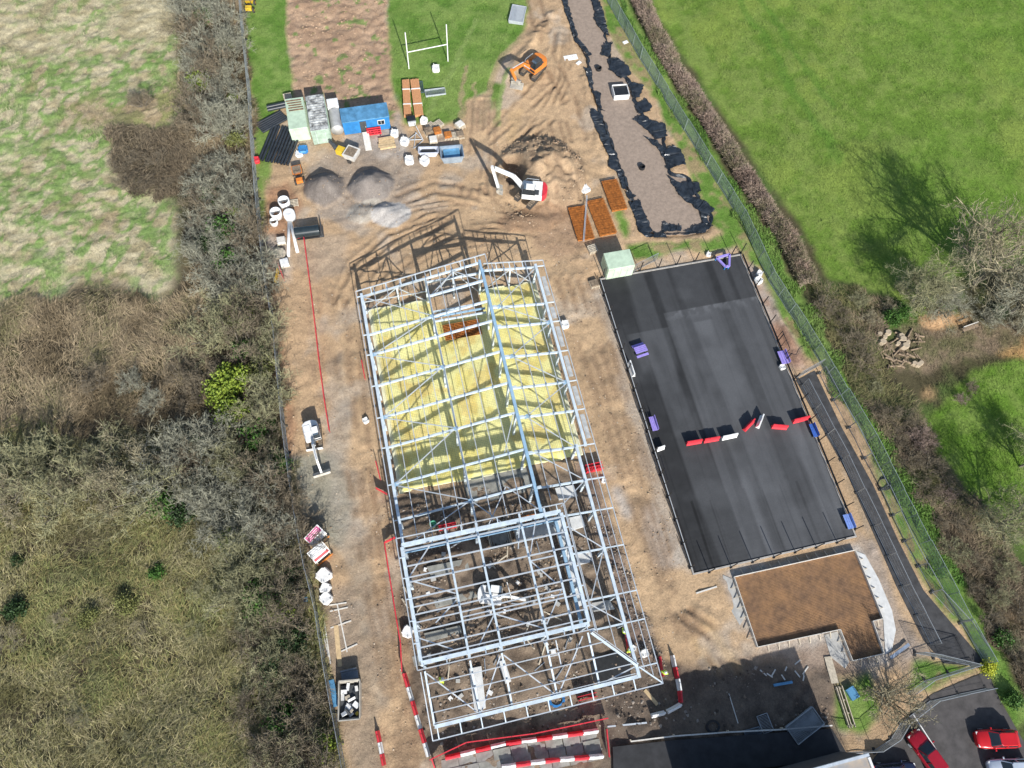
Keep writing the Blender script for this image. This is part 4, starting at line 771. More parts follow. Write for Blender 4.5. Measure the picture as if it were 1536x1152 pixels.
# ---- uncountable scrub: dead bracken, reeds and bramble as blades
def blades(name, pts, n, L, W, cols, ang, spread, lift, label, seed, avoid=None, dens=None, clump=True):
    r = np.random.default_rng(seed); P = PX(pts); xs = [p[0] for p in P]; ys = [p[1] for p in P]; out = []; tot = 0
    while tot < n:
        a = r.uniform(min(xs), max(xs), n); b = r.uniform(min(ys), max(ys), n); k = inpoly(a+(vnoise(a/2, b/2, 1)-.5)*2.5, b+(vnoise(a/2, b/2, 2)-.5)*2.5, P)
        if clump: k &= r.random(n) < .25+.9*sm(fbm(a, b, 2.2, 3, 2), .3, .6)
        if avoid is not None: k &= ~inpoly(a+(fbm(a, b, 5, 3, 5)-.5)*9+r.normal(size=n)*.8, b+(fbm(a, b, 5, 3, 2)-.5)*9+r.normal(size=n)*.8, avoid)
        out.append(np.stack([a[k], b[k]], 1)); tot += int(k.sum())
    p = np.concatenate(out)[:n]; a, b = p[:, 0], p[:, 1]
    ii = np.clip(((a-GX0)/GS).astype(int), 0, NX-1); jj = np.clip(((b-GY0)/GS).astype(int), 0, NY-1); z = Z[ii, jj]
    th = ang+(fbm(a, b, 6, 2, 4)-.5)*5.5+r.normal(size=n)*spread; l = L*r.uniform(.5, 1.3, n)*(.6+.8*fbm(a, b, 4, 2, 3)); dx, dy = np.cos(th), np.sin(th); up = lift*r.uniform(.4, 1.3, n)
    base = np.stack([a, b, z+r.uniform(-.05, .25, n)], 1); mid = base+np.stack([dx*l*.4, dy*l*.4, up*l*.75], 1); tip = base+np.stack([dx*l, dy*l, up*l*.8], 1); s = np.stack([-dy, dx, r.normal(size=n)*.3], 1)*W*r.uniform(.5, 1.3, n)[:, None]
    V = np.stack([base-s, base+s, mid+s*.9, mid-s*.9, tip], 1).reshape(-1, 3); o = (np.arange(n)*5)[:, None]
    if cols is None: cc = C[ii, jj]*r.uniform(.75, 1.3, (n, 1))
    else:
     c = np.array(cols); t = np.clip(fbm(a, b, 5, 4, 1)*1.9-.45+r.normal(size=n)*.16, 0, .999)*(len(c)-1); i = t.astype(int); f = (t-i)[:, None]; cc = (c[i]*(1-f)+c[np.minimum(i+1, len(c)-1)]*f)*r.uniform(.7, 1.25, (n, 1))
    me = npmesh(name, V, o+np.array([[0, 1, 2, 3]]), np.repeat(cc, 5, 0), MATS['blade'], o+np.array([[3, 2, 4]]))
    return tag(link(name, me), label, 'undergrowth', None, 'stuff')
attrmat('blade', .9, .1, 3., 0, .15)
fieldP = PX(FPOLY)
BR = [(0, 455), (60, 440), (150, 415), (240, 455), (290, 420), (300, 300), (275, 180), (265, 60), (275, -20), (362, -20), (376, 150), (390, 330), (402, 430), (415, 500), (428, 640), (300, 660), (240, 640), (150, 655), (0, 660), (-160, 640), (-160, 470)]
blades('bramble_scrub', BR, 85000, .95, .022, [(.11, .085, .05), (.22, .17, .105), (.33, .26, .165), (.19, .175, .085)], .6, .9, .45, 'tangled brown bramble and dead bracken along the west side', 1, fieldP)
blades('thicket_scrub', [(160, 195), (240, 190), (300, 200), (300, 300), (210, 295), (165, 250)], 9000, .9, .03, [(.11, .085, .055), (.17, .135, .09), (.21, .17, .11)], .6, 1.2, .5, 'round brown bramble thicket jutting into the pale field', 2)
LO = [(-160, 630), (0, 640), (150, 650), (250, 640), (310, 660), (428, 640), (451, 800), (478, 920), (503, 1070), (515, 1180), (-160, 1200)]
blades('reed_scrub', LO, 165000, .8, .019, [(.13, .12, .05), (.24, .22, .105), (.36, .31, .18), (.21, .215, .08), (.29, .235, .11), (.15, .18, .055), (.26, .25, .115)], .3, 1.15, .55, 'wide mat of straw and olive reeds and rank grass in the lower west', 3)
blades('field_tussocks', [(-160, -100), (262, -100), (266, 90), (285, 150), (262, 300), (262, 420), (180, 425), (75, 455), (0, 470), (-160, 450)], 36000, .4, .02, None, .5, .6, .35, 'pale dead grass tussocks over the rough field', 4)
# ---- clipped hedge between fence and meadow
def hedge(name, pl, wd, ht, n, cols, label, seed):
    r = np.random.default_rng(seed); P = np.array(PX(pl)); sl = np.linalg.norm(np.diff(P, axis=0), axis=1); cum = np.concatenate([[0], np.cumsum(sl)]); t = r.uniform(0, cum[-1], n); i = np.clip(np.searchsorted(cum, t)-1, 0, len(sl)-1); f = ((t-cum[i])/sl[i])[:, None]
    c = P[i]*(1-f)+P[i+1]*f; d = (P[i+1]-P[i])/sl[i][:, None]; nn = np.stack([-d[:, 1], d[:, 0]], 1); wob = (fbm(c[:, 0], c[:, 1], 3, 3, 2)-.5)*1.0
    off = r.uniform(-1, 1, n); c = c+nn*(off*wd/2*(.85+wob*.5)+wob*.4)[:, None]; z = np.array([gz(x, y) for x, y in c[::40]]).mean(); top = ht*(1-.45*off**2)*(.8+.4*vnoise(c[:, 0], c[:, 1], 3)); z0 = z+r.random(n)**.45*top
    dv = np.stack([nn[:, 0]*off*.9, nn[:, 1]*off*.9, np.full(n, .5)], 1)+r.normal(size=(n, 3))*.75; dv /= np.linalg.norm(dv, axis=1)[:, None]; l = r.uniform(.2, .6, n)[:, None]; b = np.stack([c[:, 0], c[:, 1], z0], 1); e = b+dv*l; s = np.cross(dv, r.normal(size=(n, 3))); s /= np.linalg.norm(s, axis=1)[:, None]; s *= .022
    V = np.stack([b-s, b+s, e+s*.5, e-s*.5], 1).reshape(-1, 3); k = np.array(cols); tt = np.clip(fbm(c[:, 0], c[:, 1], 2.5, 4, 5)*1.8-.4+r.normal(size=n)*.12, 0, .999)*(len(k)-1); q = tt.astype(int); g = (tt-q)[:, None]; cc = (k[q]*(1-g)+k[np.minimum(q+1, len(k)-1)]*g)*r.uniform(.7, 1.3, (n, 1))
    x0_, y0_ = P[0]; V[:, 0] -= x0_; V[:, 1] -= y0_
    o = thing(name, label, 'hedge', (x0_, y0_, 0)); link('twigs', npmesh('twigs', V, np.arange(4*n).reshape(-1, 4), np.repeat(cc, 4, 0), MATS['blade']), o)
    mb = MB()
    for a in np.arange(.6, cum[-1], 1.4):
        j = min(np.searchsorted(cum, a)-1, len(sl)-1); q = P[j]+(P[j+1]-P[j])*(a-cum[j])/sl[j]; mb.tube([(q[0]-x0_, q[1]-y0_, -.2), (q[0]-x0_+random.uniform(-.3, .3), q[1]-y0_+random.uniform(-.3, .3), ht*.7)], .05, 4, True, .02)
    part('stems', mb, bark, o); return o
hedge('field_hedge', [(952, -10), (1002, 95), (1060, 180), (1120, 275), (1178, 360), (1212, 430)], 2.6, 1.5, 42000, [(.16, .115, .09), (.27, .2, .16), (.35, .27, .21), (.14, .14, .07), (.30, .22, .17)], 'long clipped brown hedge between the green fence and the meadow', 5)
# ---- east side bare trees and scrub
def tree(q, sc, col, label, k, cat='tree'):
    p = gp(*q); tm, cm_ = plant_meshes(('t', k % 2, col), TREE[k % 2], TW[col]); o = thing('bare_tree', label, cat, (p[0], p[1], p[2]-.1), random.uniform(0, 6.28)); o.scale = (sc,)*3; link('trunk', tm, o); link('crown', cm_, o)
tree((1462, 425), 1.38, 'straw', 'tall bare tree at the meadow edge casting a large shadow', 0)
tree((1368, 452), .8, 'olive', 'slender bare olive tree at the meadow corner', 1)
tree((1400, 470), .55, 'grey', 'small pale grey bare tree above the sandy bank', 1)
tree((1515, 470), .9, 'grey', 'bare grey tree at the right edge above the log pile', 1)
tree((1490, 790), .8, 'olive', 'bare olive tree spreading over the green yard', 0)
tree((1530, 700), .6, 'olive', 'smaller bare olive tree on the right of the green yard', 1)
bush((1328, 1046), 1.75, 'straw', 'round bare straw coloured tree overhanging the fence below the foundation pad', None, 2, 1.15)
EB = [((1235, 462), 'brown'), ((1262, 480), 'brown'), ((1285, 455), 'olive'), ((1300, 482), 'straw'), ((1275, 515), 'brown'), ((1290, 545), 'brown'), ((1310, 585), 'olive'), ((1325, 625), 'brown'), ((1352, 630), 'brown'), ((1345, 665), 'brown'), ((1375, 660), 'pink'), ((1365, 700), 'brown'), ((1395, 705), 'brown'), ((1390, 740), 'brown'), ((1415, 745), 'pink'), ((1408, 785), 'brown'), ((1440, 790), 'brown'), ((1430, 830), 'olive'), ((1460, 845), 'brown'), ((1455, 885), 'brown'), ((1490, 900), 'olive'), ((1480, 930), 'brown'), ((1510, 965), 'olive'), ((1530, 1000), 'brown'), ((1330, 460), 'straw'), ((1355, 440), 'olive'), ((1430, 455), 'grey'), ((1480, 480), 'grey'), ((1525, 495), 'straw'), ((1440, 600), 'pink'), ((1455, 585), 'brown'), ((1505, 860), 'olive'), ((1530, 920), 'brown')]
EB.sort(key=lambda v: v[0][1]); ecn = {}
for i, (q, c_) in enumerate(EB):
    nm = 'near the meadow corner' if q[1] < 560 else 'by the court path' if q[1] < 800 else 'near the car park'
    ecn[nm] = ecn.get(nm, 0)+1
    bush(q, random.uniform(.6, 1.0)*(.6 if q in ((1440, 600), (1455, 585)) else 1), c_, f'bare {c_} shrub, {ORD[ecn[nm]-1]} from the top in the east scrub {nm}', f'shrubs in the east scrub {nm}', i, .9)
for q, sc, c_, lb in (((1336, 480), 1.0, 'green', 'bright green bush left of the sandy bank'), ((1352, 470), .9, 'green', 'bright green bush touching the sandy bank'), ((1380, 468), .6, 'lime', 'small lime green bush on top of the sandy bank'), ((1478, 1002), .75, 'yellow', 'bright yellow flowering bush at the end of the east fence'), ((1500, 960), .9, 'green', 'green bush beside the verge above the yellow bush'), ((1515, 1050), .9, 'green', 'green bush by the car park edge above the red hatchback'), ((1495, 470), .9, 'dark', 'dark green bush behind the log pile')):
    kk += 1; leafy(q, sc, c_, lb, None, kk)
GA = [(1215, 430), (1260, 430), (1340, 450), (1370, 520), (1340, 560), (1420, 700), (1480, 780), (1540, 860), (1600, 900), (1600, 1100), (1530, 1040), (1470, 900), (1380, 760), (1290, 600), (1225, 470)]
blades('east_scrub', GA, 34000, .75, .02, [(.11, .085, .055), (.19, .145, .10), (.24, .19, .12), (.12, .14, .05), (.17, .15, .07)], .9, 1.0, .45, 'low brown brambles and rank grass along the east side', 6, PX([(1308, 492), (1392, 490), (1400, 560), (1330, 572), (1308, 530)]))
blades('garden_grass', [(1330, 470), (1536, 470), (1620, 560), (1620, 860), (1500, 800), (1410, 690), (1370, 560)], 12000, .4, .02, None, .9, 1.2, .4, 'uneven rough grass in the garden east of the fence', 7)
blades('verge_grass', VERGE[2:13]+[(1400, 855), (1300, 662), (1200, 495), (1110, 330), (1010, 170), (925, 0)], 16000, .35, .03, [(.07, .15, .03), (.11, .2, .04), (.15, .22, .06)], .9, 1.2, .8, 'lush green grass along the east fence verge', 8)

blades('lawn_grass', LAWN_B, 14000, .22, .02, None, .9, 1.5, .7, 'short green grass on the school pitch', 9)
blades('meadow_grass', [(1000, -40), (1536, -40), (1600, 320), (1440, 380), (1330, 430), (1240, 410), (1140, 255)], 40000, .28, .018, None, .9, 1.5, .5, 'short rough grass over the bright meadow', 10)
def rubble(name, pts, n, smin, smax, cols, label, seed):
    r = np.random.default_rng(seed); P = PX(pts); xs = [p[0] for p in P]; ys = [p[1] for p in P]; a = r.uniform(min(xs), max(xs), n*4); b = r.uniform(min(ys), max(ys), n*4); k = inpoly(a, b, P) & (r.random(n*4) < sm(fbm(a, b, 3, 3, 1), .35, .6)); a, b = a[k][:n], b[k][:n]; n = len(a)
    ii = np.clip(((a-GX0)/GS).astype(int), 0, NX-1); jj = np.clip(((b-GY0)/GS).astype(int), 0, NY-1); c = np.stack([a, b, Z[ii, jj]], 1)[:, None, :]
    base = np.array([(1, 0, 0), (-.3, .9, 0), (-.8, -.5, 0), (.4, -.8, .1), (.1, .1, .75), (-.3, -.2, .6)])[None]; s = (smin+(smax-smin)*r.random(n)**3)[:, None, None]; th = r.uniform(0, 6.3, n)
    R3 = np.zeros((n, 3, 3)); R3[:, 0, 0] = np.cos(th); R3[:, 0, 1] = -np.sin(th); R3[:, 1, 0] = np.sin(th); R3[:, 1, 1] = np.cos(th); R3[:, 2, 2] = 1
    V = c+np.einsum('nij,nkj->nki', R3, base*r.uniform(.7, 1.3, (n, 6, 3)))*s; F = np.array([(0, 1, 4), (1, 5, 4), (1, 2, 5), (2, 3, 5), (3, 4, 5), (3, 0, 4)])[None]+(np.arange(n)*6)[:, None, None]
    cc = np.array(cols)[r.integers(0, len(cols), n)]*r.uniform(.7, 1.3, (n, 1)); me = npmesh(name, V.reshape(-1, 3), None, np.repeat(cc, 6, 0), MATS['blade'], F.reshape(-1, 3)); return tag(link(name, me), label, 'rubble', None, 'stuff')
dirtc = [(.30, .21, .135), (.38, .28, .18), (.23, .16, .105), (.44, .36, .27)]
rubble('soil_clods', [(395, 250), (600, 215), (870, 210), (890, 400), (1040, 870), (1000, 1000), (640, 1150), (520, 1140), (430, 640), (400, 400)], 9000, .02, .13, dirtc, 'scattered stones and soil clods over the site roads', 21)
rubble('heap_clods', [(750, 210), (870, 215), (880, 340), (760, 345)], 1100, .03, .18, [(.32, .22, .14), (.22, .155, .1), (.36, .27, .18)], 'loose lumps of soil round the excavated heap', 22)
rubble('track_clods', NTRACK[:2]+[(585, 130), (596, 175), (440, 165), (430, 60)], 3500, .03, .2, [(.38, .26, .17), (.28, .19, .12), (.33, .23, .15)], 'broken topsoil clods on the stripped strip', 23)
rubble('brick_rubble', [(860, 690), (890, 690), (1000, 1000), (960, 1010), (900, 820)], 1800, .03, .11, [(.24, .19, .15), (.18, .13, .1), (.32, .28, .24)], 'stony rubble strip under the east canopy', 24)
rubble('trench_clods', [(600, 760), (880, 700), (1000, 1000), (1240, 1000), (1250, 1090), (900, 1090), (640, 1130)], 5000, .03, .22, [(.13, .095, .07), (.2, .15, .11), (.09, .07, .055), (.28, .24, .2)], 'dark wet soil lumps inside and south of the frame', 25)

# more mixed growth in the lower west
LF['moss'] = [npmesh('crown', *leafball(230+i, 1.2, 1300, .09), None, leafmat('moss_leaves', (.19, .20, .06), (.10, .11, .035))) for i in range(2)]
for i in range(18):
    q = (random.uniform(5, 400), random.uniform(770, 1140)); kk += 1
    if i % 3 == 2: leafy(q, random.uniform(.6, 1.1), random.choice(['moss', 'moss', 'dark', 'moss']), f'low olive bramble clump, {ORD[i//3]} in the lower western reeds', 'bramble clumps in the lower west', kk, 'bramble_clump')
    else: bush(q, random.uniform(.5, .85), random.choice(['olive', 'straw']), f'low bare shrub, {ORD[min(i-i//3, 19)]} in the lower western reeds', 'low shrubs in the lower west', kk, .7)
for i in range(16):
    q = [(310, 30), (340, 75), (300, 130), (355, 215), (320, 300), (345, 400), (375, 440), (360, 480), (395, 560), (385, 660), (420, 700), (300, 730), (350, 810), (410, 850), (390, 900), (430, 1080)][i]; kk += 1
    leafy(q, random.uniform(1.1, 1.6), ['green', 'moss', 'lime', 'moss', 'green'][i % 5], f'ivy covered bush, {ORD[i]} from the top among the western hedgerow twigs', 'ivy covered bushes in the west hedgerow', kk, 'ivy_bush')
# ================================================================== MATERIALS FOR THINGS
white = mat('white_paint', (.72, .72, .70), .5, 0, .07, 2.); red = mat('red_plastic', (.62, .035, .05), .45, 0, .12, 2.); bagw = mat('white_bag', (.70, .69, .66), .85, 0, .1, 3., .3)
blk = mat('black_plastic', (.018, .02, .023), .45, 0, .2, 2.); dgrey = mat('dark_grey', (.06, .065, .07), .6, .1, .2, 2.); orange = mat('orange_paint', (.62, .2, .035), .45, 0, .1, 2.); ywl = mat('yellow_paint', (.65, .43, .03), .45, 0, .1, 2.)
glass = mat('dark_glass', (.02, .028, .035), .12, 0, .1, 2., spec=.6); glassb = mat('blue_grey_glass', (.10, .14, .18), .15, 0, .2, 2., spec=.6); rubber = mat('track_rubber', (.05, .045, .04), .9, 0, .3, 4., .2); mud = mat('mud_caked_steel', (.25, .19, .13), .85, .1, .3, 3., .2)
brick = mat('orange_timber_pack', (.52, .25, .11), .8, 0, .12, 6., .1); ply = mat('plywood', (.55, .40, .22), .8, 0, .15, 3.); blue = mat('blue_paint', (.03, .20, .48), .5, .1, .12, 1.5); blues = mat('pale_blue_sheet', (.12, .32, .52), .45, .2, .22, .9)
mint = mat('mint_green_paint', (.50, .62, .46), .55, .1, .12, 1.); fencem = mat('galvanised_wire', (.42, .45, .46), .45, .5, .1, 2.); fenceg = mat('grey_green_wire', (.33, .40, .37), .5, .3, .1, 2.); purple = mat('purple_plastic', (.30, .24, .62), .5, 0, .1, 2.); skiny = mat('hi_vis_yellow', (.55, .75, .06), .7)
# ---------------------------------------------------------------- fences
def panelmesh(L, H, m, sp=.085, w_=.014, sag=0.):
    mb = MB()
    for a, b in (((0, 0, .1), (0, 0, H)), ((L, 0, .1), (L, 0, H)), ((0, 0, H), (L, 0, H)), ((0, 0, .14), (L, 0, .14))): mb.beam(a, b, .045, .045)
    x = sp
    while x < L: mb.beam((x, 0, .14), (x, 0, H), w_, w_); x += sp
    for z in np.arange(.5, H, .45): mb.beam((0, .008, z), (L, .008, z), w_*1.2, w_*1.2)
    return mb.mesh('panel', m, fixn=False)
footm = MB().box((0, 0, .07), (.24, .6, .14)).mesh('foot', mat('rubber_foot', (.03, .03, .03), .9))
def fence(name, label, pts, H, L, m, feet=True, sp=.085, w_=.009):
    P = PX(pts); f0 = thing(name, label, 'fence', (P[0][0], P[0][1], 0)); me = panelmesh(L, H, m, sp, w_)
    for (ax, ay), (bx_, by_) in zip(P[:-1], P[1:]):
        D_ = math.hypot(bx_-ax, by_-ay); n = max(1, round(D_/L)); a_ = math.atan2(by_-ay, bx_-ax)
        for k in range(n):
            t = k/n; x, y = ax+(bx_-ax)*t, ay+(by_-ay)*t; z = max(-.1, gz(x, y)-.03)
            o = link('panel', me, f0, (x-P[0][0], y-P[0][1], z), a_+random.uniform(-.015, .015)); o.scale = (D_/n/L*.985, 1, 1)
            if feet: link('foot', footm, f0, (x-P[0][0], y-P[0][1], z), a_)
    return f0
fence('site_fence', 'long grey mesh site fence running down the west edge of the works', WEST_FENCE, 2.0, 3.4, fencem)
fence('boundary_fence', 'tall grey green mesh boundary fence running down beside the hedge and verge', EAST_FENCE, 2.3, 3.0, fenceg, False, .07, .017)
fence('path_fence', 'grey mesh fence on the court side of the asphalt path', [(1203, 578), (1262, 690), (1310, 790), (1352, 880), (1397, 968)], 2.0, 3.4, fencem)
fence('path_fence', 'grey mesh fence on the verge side of the asphalt path', [(1228, 560), (1272, 642), (1320, 735), (1356, 812), (1398, 888), (1440, 934), (1474, 986)], 2.0, 3.4, fencem)
fence('car_park_fence', 'grey mesh fence bending along the top of the car park nearest the path', [(1457, 999), (1387, 1021), (1358, 1042)], 2.0, 3.4, fencem)
fence('car_park_fence', 'long bent mesh fence enclosing the car park above the cars', [(1478, 1033), (1395, 1051), (1350, 1085), (1336, 1109), (1311, 1126), (1270, 1128)], 2.0, 3.4, fencem)
fence('end_fence', 'short mesh fence across the end of the asphalt path', [(1372, 980), (1400, 985), (1455, 998)], 2.0, 3.4, fencem)
fence('court_gate_panel', 'short mesh panel crossing the top of the asphalt path', [(1195, 567), (1228, 548)], 2.0, 3.4, fencem)
fence('leaning_fence', 'single leaning mesh panel behind the north west corner of the court', [(950, 408), (984, 391)], 1.8, 3.4, fencem)
# ---------------------------------------------------------------- water filled barriers
def bar_mesh(L, H, m):
    return MB().extr([(-.22, 0), (.22, 0), (.22, .12), (.12, .3), (.07, H), (-.07, H), (-.12, .3), (-.22, .12)], -L/2, L/2).box((0, 0, H+.03), (.1, L*.3, .06)).mesh('barrier', m)
BM = {('red', 1): bar_mesh(1.85, .85, red), ('white', 1): bar_mesh(1.85, .85, white), ('red', 0): bar_mesh(1.42, .8, red), ('white', 0): bar_mesh(1.42, .8, white)}
def barrier(a, b, c, label, group, kind=1, z=None):
    p, q = gp(*a), gp(*b); x, y = (p[0]+q[0])/2, (p[1]+q[1])/2; D_ = math.hypot(q[0]-p[0], q[1]-p[1]); L0 = 1.85 if kind else 1.42
    o = link('water_barrier', BM[(c, kind)], None, (x, y, (gz(x, y) if z is None else z)-.01), math.atan2(q[1]-p[1], q[0]-p[0])-math.pi/2); o.scale = (1, D_/L0*.97, 1); tag(o, label, 'barrier', group)
g_ = 'red and white barriers across the court'
for i, (a, b, c) in enumerate((((1028, 667), (1051, 663), 'red'), ((1054, 663), (1077, 659), 'red'), ((1081, 659), (1104, 654), 'white'), ((1115, 647), (1129, 632), 'red'), ((1135, 643), (1142, 625), 'white'), ((1156, 641), (1179, 643), 'red'), ((1187, 634), (1211, 628), 'red'))):
    barrier(a, b, c, f'{c} barrier on the court, {ORD[i]} from the left', g_, 1, .05)
barrier((984, 676), (995, 672), 'white', 'short white barrier end on at the west edge of the court', None, 0, .05); barrier((943, 545), (950, 566), 'white', 'white barrier lying along the west edge of the court above the purple box', None, 1, .05)
def row(pts, n, first, text, group, kind=0):
    P = np.array(pts, float); d = np.concatenate([[0], np.cumsum(np.linalg.norm(np.diff(P, axis=0), axis=1))]); c = first
    f = lambda s: (np.interp(s, d, P[:, 0]), np.interp(s, d, P[:, 1]))
    for i in range(n):
        barrier(f(d[-1]*i/n), f(d[-1]*(i+1)/n), c, f'{c} barrier, {ORD[i]} from the {text}', group, kind); c = 'white' if c == 'red' else 'red'
row([(668, 1137), (760, 1115), (897, 1096)], 10, 'red', 'left in the upper row south of the frame', 'upper south barrier row')
row([(752, 1150), (830, 1140), (905, 1134)], 7, 'white', 'left in the lower row south of the frame', 'lower south barrier row')
row([(606, 1010), (618, 1050), (628, 1085), (643, 1135)], 6, 'red', 'top in the road row by the south west corner', 'south west barrier row')
row([(566, 1096), (571, 1120), (576, 1148)], 3, 'red', 'top in the short row west of the road', 'west road barrier row')
row([(1008, 983), (1013, 1006), (1018, 1028), (1021, 1054)], 4, 'white', 'top in the row right of the frame', 'south east barrier row')
barrier((976, 1074), (997, 1069), 'white', 'white barrier below the south east corner, left of the angled pair', None, 0); barrier((1000, 1068), (1020, 1057), 'white', 'white barrier below the south east corner, right of the angled pair', None, 0)
# ---------------------------------------------------------------- red netting lines and chapter barriers
def netting(name, pts, label, H=.95, lean=0.):
    P = [gp(*q) for q in pts]; x0_, y0_, z0_ = P[0]; o = thing(name, label, 'barrier', (x0_, y0_, z0_)); mb = MB(); Q_ = []
    for a, b in zip(P[:-1], P[1:]):
        n = max(1, int(math.dist(a, b)/1.9))
        for k in range(n): t = k/n; Q_.append([a[j]+(b[j]-a[j])*t for j in range(3)])
    Q_.append(P[-1])
    for a, b in zip(Q_[:-1], Q_[1:]):
        a_, b_ = [a[0]-x0_, a[1]-y0_, gz(a[0], a[1])-z0_], [b[0]-x0_, b[1]-y0_, gz(b[0], b[1])-z0_]
        m2 = MB(); m2.beam((a_[0], a_[1], a_[2]+.62), (b_[0], b_[1], b_[2]+.58+random.uniform(-.08, .08)), .035, .62); m2.beam((a_[0], a_[1], a_[2]+H), (b_[0], b_[1], b_[2]+H), .1, .06); part('net', m2, red, o)
        part('stake', MB().beam((a_[0], a_[1], a_[2]-.1), (a_[0], a_[1], a_[2]+H+.05), .05, .05), dgrey, o)
netting('red_barrier_fence', [(458, 362), (463, 400), (472, 470), (480, 540), (488, 600), (496, 650)], 'long thin red plastic barrier fence running down the site road')
netting('red_barrier_fence', [(594, 808), (578, 816), (586, 868), (596, 930), (602, 965), (604, 1008)], 'red barrier fence along the west side of the raised roof box')
netting('red_barrier_fence', [(645, 1139), (700, 1113), (800, 1100), (910, 1077)], 'thin red barrier fence just south of the frame')
netting('red_barrier_fence', [(648, 1137), (656, 1160)], 'short red barrier fence at the bottom of the site road'); netting('red_barrier_fence', [(908, 1093), (912, 1135)], 'short red barrier fence at the right end of the south barrier rows')
netting('red_barrier_fence', [(420, 402), (428, 424)], 'short red barrier piece by the concrete rings'); netting('red_barrier_fence', [(544, 545), (549, 572)], 'short red netting piece at the west eaves of the frame')
netting('red_barrier_fence', [(565, 695), (572, 722)], 'red netting piece at the west wall level with the membrane edge'); netting('red_barrier_fence', [(565, 735), (582, 744)], 'red netting piece angled into the west wall below the membrane')
netting('red_barrier_fence', [(447, 360), (478, 354)], 'red barrier along the front of the black tank')
def chapter(q, rz, label, m=red, n=1):
    p = gp(*q); o = thing('barrier_panel', label, 'barrier', p, rz)
    for k in range(n):
        mb = MB(); 
        for z in (.2, .6, .98): mb.box((0, k*.35, z), (1.9, .05, .2))
        for x in (-.9, -.45, 0, .45, .9): mb.box((x, k*.35, .58), (.09, .045, .95))
        part('panel', mb, m, o); part('foot', MB().box((-.75, k*.35, .04), (.12, .5, .08)).box((.75, k*.35, .04), (.12, .5, .08)), blk, o)
chapter((891, 708), 0, 'bright red barrier panels stood together outside the east eaves', red, 3); chapter((672, 794), 0, 'pair of crimson barrier panels just north of the raised roof box', red, 2); chapter((562, 203), 0, 'red barrier panels stacked beside the blue cabin', red, 3)
chapter((880, 1048), 0, 'crimson barrier panels lying under the south eaves', red, 2); chapter((939, 965), R(80), 'dark red barrier panel under the east lean-to near two workers', red, 1); chapter((990, 1000), R(82), 'red barrier panel outside the south east corner', red, 1)
chapter((417, 418), R(75), 'yellow barrier panel lying by the west fence', ywl, 1)
# ---------------------------------------------------------------- containers and cabins
def corner(q, dx, dy):
    p = gp(*q); return (p[0]+dx, p[1]+dy, p[2])
t_ = thing('site_cabin', 'bright blue site cabin with pale blue ridged roof and a window', 'cabin', corner((552, 198), 0, 1.22), 0)
part('body', MB().box((0, 0, 1.1), (6.2, 2.4, 2.2)), blue, t_, bevel=.04); ro = part('roof', MB().box((0, 0, 2.26), (6.3, 2.5, .12)), blues, t_, bevel=.02)
for k in range(14): part('roof_rib', MB().box((-2.9+k*.45, 0, 2.34), (.07, 2.46, .05)), blues, t_)
wi = part('window', MB().box((1.95, -1.22, 1.45), (.95, .06, .8)), white, t_); part('pane', MB().box((1.73, -1.26, 1.45), (.4, .04, .65)), glass, wi); part('pane', MB().box((2.17, -1.26, 1.45), (.4, .04, .65)), glass, wi)
d_ = part('door', MB().box((-.45, -1.225, 1.05), (.85, .06, 1.95)), dgrey, t_); part('handle', MB().box((-.15, -1.27, 1.05), (.05, .05, .2)), white, d_)
t2 = thing('access_ramp', 'pale plank ramp leading down from the blue cabin door', 'ramp', corner((551, 214), 0, 0)); part('deck', MB().beam((0, 1.4, .5), (0, -1.4, .08), .85, .06), timberw, t2); part('leg', MB().box((-.35, 1.3, .22), (.08, .08, .5)).box((.35, 1.3, .22), (.08, .08, .5)), timber, t2)
def container(q, w_, l_, h_, m, roofm, label, name='shipping_container', slats=0, slm=None, doors=True):
    p = gp(*q); o = thing(name, label, 'container', (p[0], p[1]+l_/2, p[2]-.05)); part('body', MB().box((0, 0, h_/2), (w_, l_, h_)), m, o, bevel=.03); part('roof', MB().box((0, 0, h_+.03), (w_-.06, l_-.06, .06)), roofm, o)
    n = int(l_/.42)
    for k in range(n):
        for s in (-1, 1): part('wall_rib', MB().box((s*(w_/2+.015), -l_/2+.25+k*.42, h_/2), (.04, .16, h_-.3)), m, o)
    if doors:
        for s in (-1, 1):
            dd = part('door', MB().box((s*w_/4, -l_/2-.025, h_/2), (w_/2-.06, .05, h_-.2)), m, o); part('locking_bar', MB().box((s*w_/4, -l_/2-.07, h_/2), (.05, .05, h_-.3)), galv, dd)
    for k in range(slats): part('roof_slat', MB().box((random.uniform(-.12, .12), l_/2-.45-k*.42, h_+.08), (w_*random.uniform(.7, .85), .2, .05)), slm, o)
    return o
rr_ = mat('peeling_roof', (.62, .63, .6), .7, .1, .1, 1.6, .2, (.05, .05, .05))
container((453, 211), 2.4, 5.3, 2.3, mint, mint, 'mint green storage container with rusty brown strips on its roof', slats=5, slm=mat('rust_strip', (.22, .14, .08), .9, 0, .3, 3.))
container((485, 215), 2.4, 6.1, 2.5, mat('faded_green_wall', (.36, .47, .38), .6, .1, .2, 1.), rr_, 'storage container with peeling black and white roof next to the mint one', slats=12, slm=rr_)
o = container((928, 416), 3.4, 2.4, 2.3, mint, mint, 'mint green cube container at the north west corner of the court')
